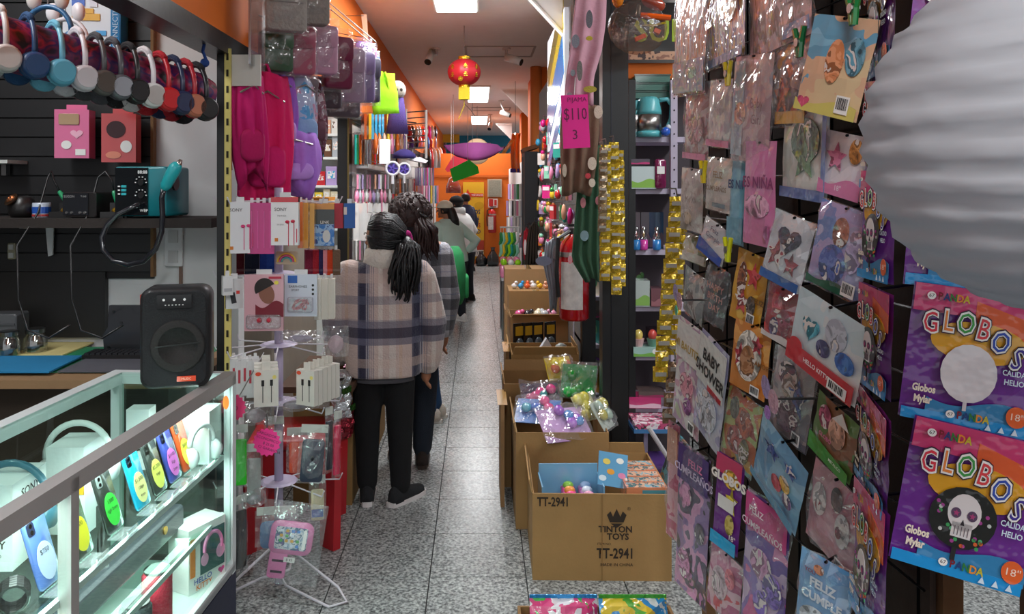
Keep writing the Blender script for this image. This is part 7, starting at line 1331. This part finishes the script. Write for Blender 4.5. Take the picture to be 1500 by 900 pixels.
def person(label, loc, rz, hgt, look=0, lean=0, nod=0, elbows=None, hands=None, feet=None, top=None, hem=.46, bulk=1.0, trousers=None, shoes=('#1a1a1c', '#e4e0e0'), hair=None, vox=.009, skin=None, headk=.062, headx=0, shw=.118, arm_r=.034):
    """standing figure facing local +y; lean tips the trunk towards +y, look turns the head about z"""
    t = thing('person', label, 'person', loc, rz); H = hgt; SK = skin or SKIN
    def tr(z): return max(0, z / H - .5) * lean * H      # forward offset of the trunk at a height
    sh = .81 * H; shx = shw * H; hp = .52 * H
    el = elbows or [(-.155 * H, -.01, .62 * H), (.155 * H, -.01, .62 * H)]; hd = hands or [(-.15 * H, .05, .47 * H), (.15 * H, .05, .47 * H)]
    ft = feet or [(-.065 * H, 0, 0.0), (.065 * H, 0, 0.0)]     # x, y, yaw
    hc = Vector((headx, tr(.93 * H) + .01 + nod * .03, .925 * H)); Rz = Matrix.Rotation(look, 3, 'Z')
    q = MB()
    q.rings([(0, 0, .46 * H, .08 * H, .06 * H), (0, tr(.52 * H), .53 * H, .098 * H, .07 * H), (0, tr(.62 * H), .62 * H, .08 * H, .058 * H), (0, tr(.72 * H), .73 * H, .098 * H, .068 * H), (0, tr(.8 * H), .8 * H, .098 * H, .055 * H), (0, tr(.84 * H), .84 * H, .04 * H, .038 * H)], 20)
    q.cap([(0, tr(.82 * H), .82 * H), (headx * .7, tr(.87 * H) + .005, .885 * H)], [.034 * H, .031 * H])
    for i, s in enumerate((-1, 1)):
        S_ = Vector((s * shx * .86, tr(sh), sh - .012 * H)); E = Vector(el[i]); W_ = Vector(hd[i]); q.cap([S_, S_.lerp(E, .5), E, E.lerp(W_, .4), W_], [.034 * H, .03 * H, .024 * H, .024 * H, .017 * H], 10)
        hand(q, W_, (W_ - E), s, H / 1.62)
        x, y, _ = ft[i]; K_ = Vector((s * .058 * H * .6 + x * .4, y * .5 + .012, .28 * H)); q.cap([(s * .052 * H, 0, .49 * H), K_, (K_ + Vector((x, y, .05 * H))) / 2 + Vector((0, -.012, .02)), (x, y - .01, .045 * H)], [.05 * H, .032 * H, .027 * H, .02 * H], 10)
        fd = Matrix.Rotation(ft[i][2], 3, 'Z') @ Vector((0, 1, 0)); q.cap([Vector((x, y, .03)) - fd * .03, Vector((x, y, .028)) + fd * .1], [.028, .022], 8)
    hr = headk * H
    hv = lambda a, b, c: tuple(hc + Rz @ Vector((a, b, c)))
    hq = MB(); hq.ball((0, 0, .006), (hr * .82, hr * .98, hr * 1.12), 20, 14); hq.ball((0, hr * .3, -hr * .62), (hr * .6, hr * .62, hr * .5), 14, 10)
    hq.cap([(0, hr * .98, -.0), (0, hr * 1.16, -hr * .3)], [.009, .013], 8); hq.ball((0, hr * .88, -hr * .62), (hr * .3, hr * .14, hr * .12), 10, 6); hq.ball((0, hr * .82, -hr * .98), (hr * .25, hr * .18, hr * .18), 10, 6)
    for s in (-1, 1): hq.ball((s * hr * .84, -hr * .06, -hr * .12), (.008, .018, .029), 8, 6)
    q.add([hv(*v) for v in hq.v], hq.f)
    remesh(q.build('body', SK, t, True), .0065, 3)
    for s in (-1, 1):
        e = MB().ball((0, 0, 0), .011, 10, 6).build('eye', m('#d8d4d0', 'gloss'), t, True, hv(s * hr * .36, hr * .83, hr * .02)); MB().ball((0, .006, 0), .0065, 8, 6).build('iris', m('#241812', 'gloss'), e, True); e.rotation_euler = (0, 0, look)
        MB().tube([hv(s * hr * .16, hr * 1.0, hr * .2), hv(s * hr * .4, hr * .96, hr * .27), hv(s * hr * .62, hr * .8, hr * .2)], .0035, 5).build('eyebrow', m('#1a1412', 'hair'), t)
    # clothing
    if top:
        mt, coll, slv = top; q = MB(); b = bulk
        q.rings([(0, tr(hem * H), hem * H, .108 * H * b, .085 * H * b), (0, tr(.55 * H), .55 * H, .112 * H * b, .086 * H * b), (0, tr(.65 * H), .65 * H, .108 * H * b, .082 * H * b), (0, tr(.73 * H), .735 * H, .116 * H * b, .082 * H * b), (0, tr(.79 * H), .79 * H, .115 * H * b, .07 * H * b), (0, tr(.83 * H), .832 * H, .075 * H * b, .056 * H), (0, tr(.85 * H), .85 * H, .05 * H, .05 * H)], 22, 2.4)
        for i, s in enumerate((-1, 1)):
            S_ = Vector((s * shx * .95, tr(sh), sh - .022 * H)); E = Vector(el[i]); W_ = Vector(hd[i]); W2 = E.lerp(W_, slv)
            q.cap([S_, S_.lerp(E, .5), E, E.lerp(W2, .5), W2], [arm_r * 1.25 * H * b, arm_r * 1.2 * H * b, arm_r * 1.08 * H * b, arm_r * H * b, arm_r * .92 * H * b], 14)
        remesh(q.build('top', mt, t, True), vox, 5)
        if coll: MB().lathe([(.06 * H, .82 * H), (.072 * H, .84 * H), (.066 * H, .885 * H), (.05 * H, .892 * H), (.042 * H, .87 * H)], 20, (0, tr(.85 * H), 0)).build('collar', coll, t, True)
    if trousers:
        q = MB(); q.rings([(0, 0, .45 * H, .085 * H, .07 * H), (0, 0, .5 * H, .104 * H, .078 * H), (0, tr(.56 * H), .575 * H, .095 * H, .07 * H)], 20)
        for i, s in enumerate((-1, 1)):
            x, y, _ = ft[i]; K_ = Vector((s * .058 * H * .6 + x * .4, y * .5 + .012, .28 * H)); q.cap([(s * .05 * H, 0, .49 * H), (s * .03 * H + x * .4, y * .2, .4 * H), K_, (K_ + Vector((x, y, .05 * H))) / 2, (x, y - .008, .065 * H)], [.064 * H, .056 * H, .046 * H, .041 * H, .036 * H], 14)
        remesh(q.build('trousers', trousers, t, True), vox, 4)
    for i in (0, 1):
        x, y, a = ft[i]; q = MB(); lo = []
        for yy, w_, h in ((-.075, .02, .05), (-.06, .034, .075), (-.02, .037, .085), (.04, .04, .062), (.1, .044, .045), (.15, .036, .034), (.17, .018, .024)):
            lo.append([(w_ * math.cos(b), yy, .022 + max(0, math.sin(b)) * h + min(0, math.sin(b)) * .006) for b in [2 * PI * j / 14 for j in range(14)]])
        s_ = q.rings3(lo).build('shoe', m(shoes[0], 'cloth'), t, True, (x, y - .01, .0), (0, 0, a))
        lo = [[(w_ * 1.06 * math.cos(b), yy * 1.04, zz) for (yy, w_, b) in [(-.08, .026, PI * 1.2), (-.085, .026, PI * 1.5), (-.075, .03, PI * 1.8), (0, .037, 0), (.1, .044, 0), (.155, .034, 0), (.178, .01, 0), (.178, .01, PI), (.155, .034, PI), (.1, .044, PI), (0, .037, PI)]] for zz in (0.0, .026)]
        MB().rings3(lo).build('sole', m(shoes[1], 'plastic'), s_)
    if hair: hair(t, hc, Rz, hr)
    return t
def strands(q, pts, rad, n, r, seed, spread):
    """wavy locks scattered around a guide line"""
    g = random.Random(seed); K = 12; pts = [Vector(p) for p in pts]
    for k in range(n):
        a = g.uniform(0, 2 * PI); d = spread * math.sqrt(g.uniform(.25, 1.35)); p1, p2 = g.uniform(0, 6), g.uniform(0, 6); end = g.uniform(.72, 1.0); ps = []
        for i in range(K + 1):
            f = i / K * end * (len(pts) - 1); b = min(int(f), len(pts) - 2); u = f - b; w_ = rad[b] * (1 - u) + rad[b + 1] * u
            ps.append(pts[b].lerp(pts[b + 1], u) + Vector((math.cos(a) * d * w_ + .007 * math.sin(i * .9 + p1), math.sin(a) * d * w_ + .007 * math.sin(i * .8 + p2), 0)))
        q.tube(ps, [r * (.7 if i == 0 else 1 - .7 * (i / K) ** 3) for i in range(K + 1)], 6)
def hair_ponytail(t, hc, Rz, hr):
    v = lambda a, b, c: hc + Rz @ Vector((a, b, c)) * hr
    q = MB(); s = MB().ball((0, -.12, .16), (.98, 1.06, 1.12), 22, 14)
    q.add([tuple(v(*p)) for p in s.v if True], s.f)
    q.v = [p if True else p for p in q.v]
    B = m('#070608', 'hair', rough=.45)
    # keep the face clear: pull the front of the cap back
    nv = []
    for p in s.v:
        x, y, z = p
        if y > .3 and z < .55: y = .3 - (y - .3) * .6
        if z < -.55: z = -.55 + (z + .55) * .3
        nv.append(tuple(v(x, y, z)))
    q.v = nv; g = random.Random(8); td = Vector((.5, -.8, -.15)).normalized()
    for k in range(90):
        a = 2 * PI * k / 90; st = Vector((math.cos(a) * .95, .42 + .25 * math.sin(a), .3 + .75 * math.sin(a) - (.25 if math.sin(a) < 0 else 0))).normalized(); ps = []
        for i in range(7):
            d = st.lerp(td, i / 6).normalized() * (1.02 + g.uniform(-.012, .02)); ps.append(v(d.x * .98, d.y * 1.06 - .12, d.z * 1.12 + .16))
        q.tube(ps, [.005, .008, .008, .008, .008, .008, .006], 6)
    q.build('hair_cap', B, t, True)
    sc = v(.52, -1.02, -.05)      # tie towards the right of the head's back
    q = MB(); pts = [sc, sc + Vector((.01, -.06, -.03)), sc + Vector((-.005, -.085, -.12)), sc + Vector((-.015, -.075, -.22)), sc + Vector((-.02, -.06, -.29)), sc + Vector((-.05, -.05, -.335))]
    q.cap(pts, [.025, .045, .052, .045, .026, .01], 12); strands(q, pts, [.01, .055, .075, .08, .07, .06], 80, .0085, 5, .85)
    q.build('ponytail', B, t, True)
    MB().tube([sc + Rz @ Vector((.004, .0, 0)) + Rz @ Vector((.03 * math.cos(a), .004 * math.sin(3 * a), .03 * math.sin(a))) for a in [2 * PI * i / 16 for i in range(16)]], .017, 8, True).build('scrunchie', m('#b01c78', 'cloth'), t, True)
def hair_bushy(t, hc, Rz, hr):
    v = lambda a, b, c: hc + Rz @ Vector((a, b, c)) * hr
    B = m('#33201e', 'hair'); q = MB(); s = MB().ball((0, -.2, .2), (1.28, 1.2, 1.2), 22, 14)
    q.add([tuple(v(x, (y if not (y > .35 and z < .5) else .35 - (y - .35) * .6), z)) for x, y, z in s.v], s.f); g = random.Random(3)
    for k in range(170):
        a_ = g.uniform(0, 2 * PI); b_ = g.uniform(-.35, 1.4); d = Vector((math.cos(a_) * math.cos(b_), math.sin(a_) * math.cos(b_), math.sin(b_)))
        if d.y > .3 and d.z < .5: continue
        ps = []
        for i in range(5):
            e = (d + Vector((g.uniform(-.12, .12), g.uniform(-.12, .12) - .03 * i, -.13 * i))).normalized() * (1.0 + .03 * math.sin(i * 2)); ps.append(v(e.x * 1.28, e.y * 1.2 - .2, e.z * 1.2 + .2))
        q.tube(ps, [.006, .011, .011, .01, .004], 6)
    q.build('hair_cap', B, t, True)
    q = MB(); a = v(.1, -.95, .1); q.cap([a, a + Vector((.02, -.045, -.07)), a + Vector((.02, -.03, -.17)), a + Vector((.03, -.0, -.24))], [.03, .045, .042, .02], 12); strands(q, [a, a + Vector((.03, -.04, -.08)), a + Vector((.04, -.02, -.18)), a + Vector((.06, 0, -.26))], [.03, .07, .07, .06], 70, .009, 2, .85)
    q.build('loose_hair', m('#2a1614', 'hair'), t, True); MB().cap([a + Vector((-.03, -.03, .04)), a + Vector((.04, -.05, -.01))], [.012, .008], 8).build('hair_claw', m('#141214', 'gloss'), t, True)
def hair_cap(c, hc_col, long_=False):
    def f(t, hc, Rz, hr):
        v = lambda a, b, c_: hc + Rz @ Vector((a, b, c_)) * hr
        q = MB(); s = MB().ball((0, -.1, .1), (.95, 1.04, 1.05), 16, 10); q.add([tuple(v(x, (y if not (y > .3 and z < .5) else .3), max(z, -.6))) for x, y, z in s.v], s.f); q.build('hair', m(hc_col, 'hair'), t, True)
        if c:
            q = MB(); s = MB().ball((0, -.05, .35), (1.04, 1.14, .95), 18, 12); q.add([tuple(v(x, y, max(z, .22))) for x, y, z in s.v], s.f); cp = q.build('cap', m(c, 'cloth'), t, True)
            MB().add([tuple(v(*p)) for p in [(-.75, .85, .3), (.75, .85, .3), (.5, 1.85, .16), (-.5, 1.85, .16), (-.75, .85, .38), (.75, .85, .38), (.5, 1.85, .24), (-.5, 1.85, .24)]], [(0, 1, 2, 3), (7, 6, 5, 4), (0, 4, 5, 1), (1, 5, 6, 2), (2, 6, 7, 3), (3, 7, 4, 0)]).build('cap_peak', m(c, 'cloth'), cp)
        if long_:
            a = v(.0, -.85, -.1); q = MB(); q.cap([a, a + Vector((.01, -.04, -.12)), a + Vector((.04, -.04, -.24)), a + Vector((.08, -.03, -.32))], [.06, .07, .06, .02], 10); strands(q, [a, a + Vector((.02, -.04, -.14)), a + Vector((.08, -.03, -.3))], [.03, .06, .06], 8, .013, 4, .8); remesh(q.build('long_hair', m(hc_col, 'hair'), t, True), .009, 2)
    return f
NV, GV = '#23233c', '#6c6c7c'
PLA = plaid('sherpa_plaid', '#bfaaa2', [(0, .12, '#c9bfb8', .8), (.18, .24, '#c0a088', .5), (.42, .64, '#3a3c54', .9), (.45, .56, NV, .9), (.58, .595, '#b8b4b8', .8), (.615, .63, '#b8b4b8', .8), (.66, .675, GV, .9), (.7, .715, GV, .9), (.8, .88, '#d8d0c8', .6)], [(.05, .16, '#c8b0a4', .4), (.32, .40, '#5c5c70', .75), (.40, .52, NV, .92), (.52, .6, '#5c5c70', .75), (.6, .62, GV, .4), (.8, .9, '#5c6074', .5)], (.27, .42), (.243, .139))
p1 = person('woman with black ponytail and magenta scrunchie in a beige and navy plaid fleece jacket', (-.485, 3.98, 0), .12, 1.47, look=.85, top=(PLA, m('#d8d0c4', 'cloth', bs=60, bump=.8), .93), hem=.452, bulk=1.22, trousers=m('#0b0b0e', 'cloth'), feet=[(-.085, .02, .0), (.085, -.02, -.75)], shoes=('#1c1d20', '#d8d2d2'), hair=hair_ponytail,
       elbows=[(-.235, .0, .93), (.245, -.02, .92)], hands=[(-.235, .09, .74), (.225, .02, .70)], vox=.0095, shw=.125, arm_r=.042, headk=.068)
MB().rings([(0, 0, .635, .16, .118), (0, 0, .67, .158, .116)], 20, 2.4).build('grey_shirt_hem', m('#5c5a60', 'cloth'), p1, True)
for sg in (0, 1):
    pass
CHK = plaid('check_shirt', '#b4b4bc', [(0, .5, '#20222c', .62), (.5, .54, '#4c5c84', .5)], [(0, .5, '#181a24', .68), (.7, .73, '#4c5c84', .5)], (.12, .13), (.02, .0))
person('woman with bushy brown hair in a black and white checked shirt', (-.385, 4.5, 0), .15, 1.57, look=.5, top=(CHK, m('#26262c', 'cloth'), .92), hem=.46, bulk=1.02, trousers=m('#1c2430', 'cloth'), shoes=('#2c221e', '#3c302a'), hair=hair_bushy, elbows=[(-.235, .02, .98), (.225, -.02, .97)], hands=[(-.24, .14, .86), (.2, .06, .76)], feet=[(-.08, .04, .1), (.06, .0, -.1)], vox=.0095, headx=-.02)
t = person('person in blue jeans carrying a green backpack, mostly hidden by the checked shirt', (-.36, 5.36, 0), PI / 2, 1.47, look=0, lean=.12, top=(m('#3c4448', 'cloth'), None, .9), trousers=m('#2c5280', 'cloth'), shoes=('#c8c0b4', '#d8d4cc'), hair=hair_cap(None, '#141214'), elbows=[(-.2, .05, .95), (.2, .05, .95)], hands=[(-.18, .2, .85), (.18, .2, .85)], feet=[(-.06, -.02, 0), (.06, -.05, 0)], vox=.012)
bpk = thing('backpack', 'green backpack worn by the person in blue jeans', 'backpack', (-.16, 5.36, .82), PI / 2 + .1); G = m('#1f7a44', 'cloth', bs=20, bump=.5)
MB().rings([(0, 0, 0, .11, .05), (0, 0, .06, .15, .075), (0, 0, .22, .15, .075), (0, 0, .34, .12, .06), (0, 0, .39, .06, .03)], 18, 2.6).build('bag', G, bpk, True); MB().rbox(.2, .16, -.09, -.06, .03, 0, .12).build('front_pocket', m('#2a8c50', 'cloth', bs=20), bpk, True)
for s in (-1, 1): MB().tube([(s * .08, .06, .34), (s * .08, .1, .3), (s * .08, .09, .12), (s * .09, .06, .05)], .014, 6).build('strap', G, bpk, True)
person('woman in a mint top and cream cap leaning over the goods', (-.27, 9.3, 0), .75, 1.46, look=.5, lean=.3, top=(m('#c0d8cc', 'cloth'), None, .62), hem=.5, bulk=1.05, trousers=m('#1c2028', 'cloth'), shoes=('#d8d4d0', '#e4e0dc'), hair=hair_cap('#f4ecd4', '#16120f', True), elbows=[(-.24, .06, .94), (.30, -.06, .96)], hands=[(-.16, .26, .92), (.2, .06, .80)], vox=.012)
person('man in a white shirt and dark cap behind the mint top', (-.17, 11.0, 0), 1.0, 1.5, look=.3, lean=.25, top=(m('#dfe2e2', 'cloth'), m('#d4d8d8', 'cloth'), .45), hem=.47, bulk=1.12, trousers=m('#20242c', 'cloth'), shoes=('#20201f', '#2c2c2c'), hair=hair_cap('#1c1c20', '#120f0e'), elbows=[(-.24, .06, .98), (.25, .02, .98)], hands=[(-.18, .28, .95), (.2, .2, .86)], vox=.014)
person('far person in a blue shirt and washed jeans by the rubbish bags', (-.19, 14.9, 0), .9, 1.52, look=.2, lean=.1, top=(m('#34405c', 'cloth'), None, .5), trousers=m('#54708c', 'cloth'), shoes=('#20201f', '#3c3c3c'), hair=hair_cap(None, '#120f0e'), vox=.016)
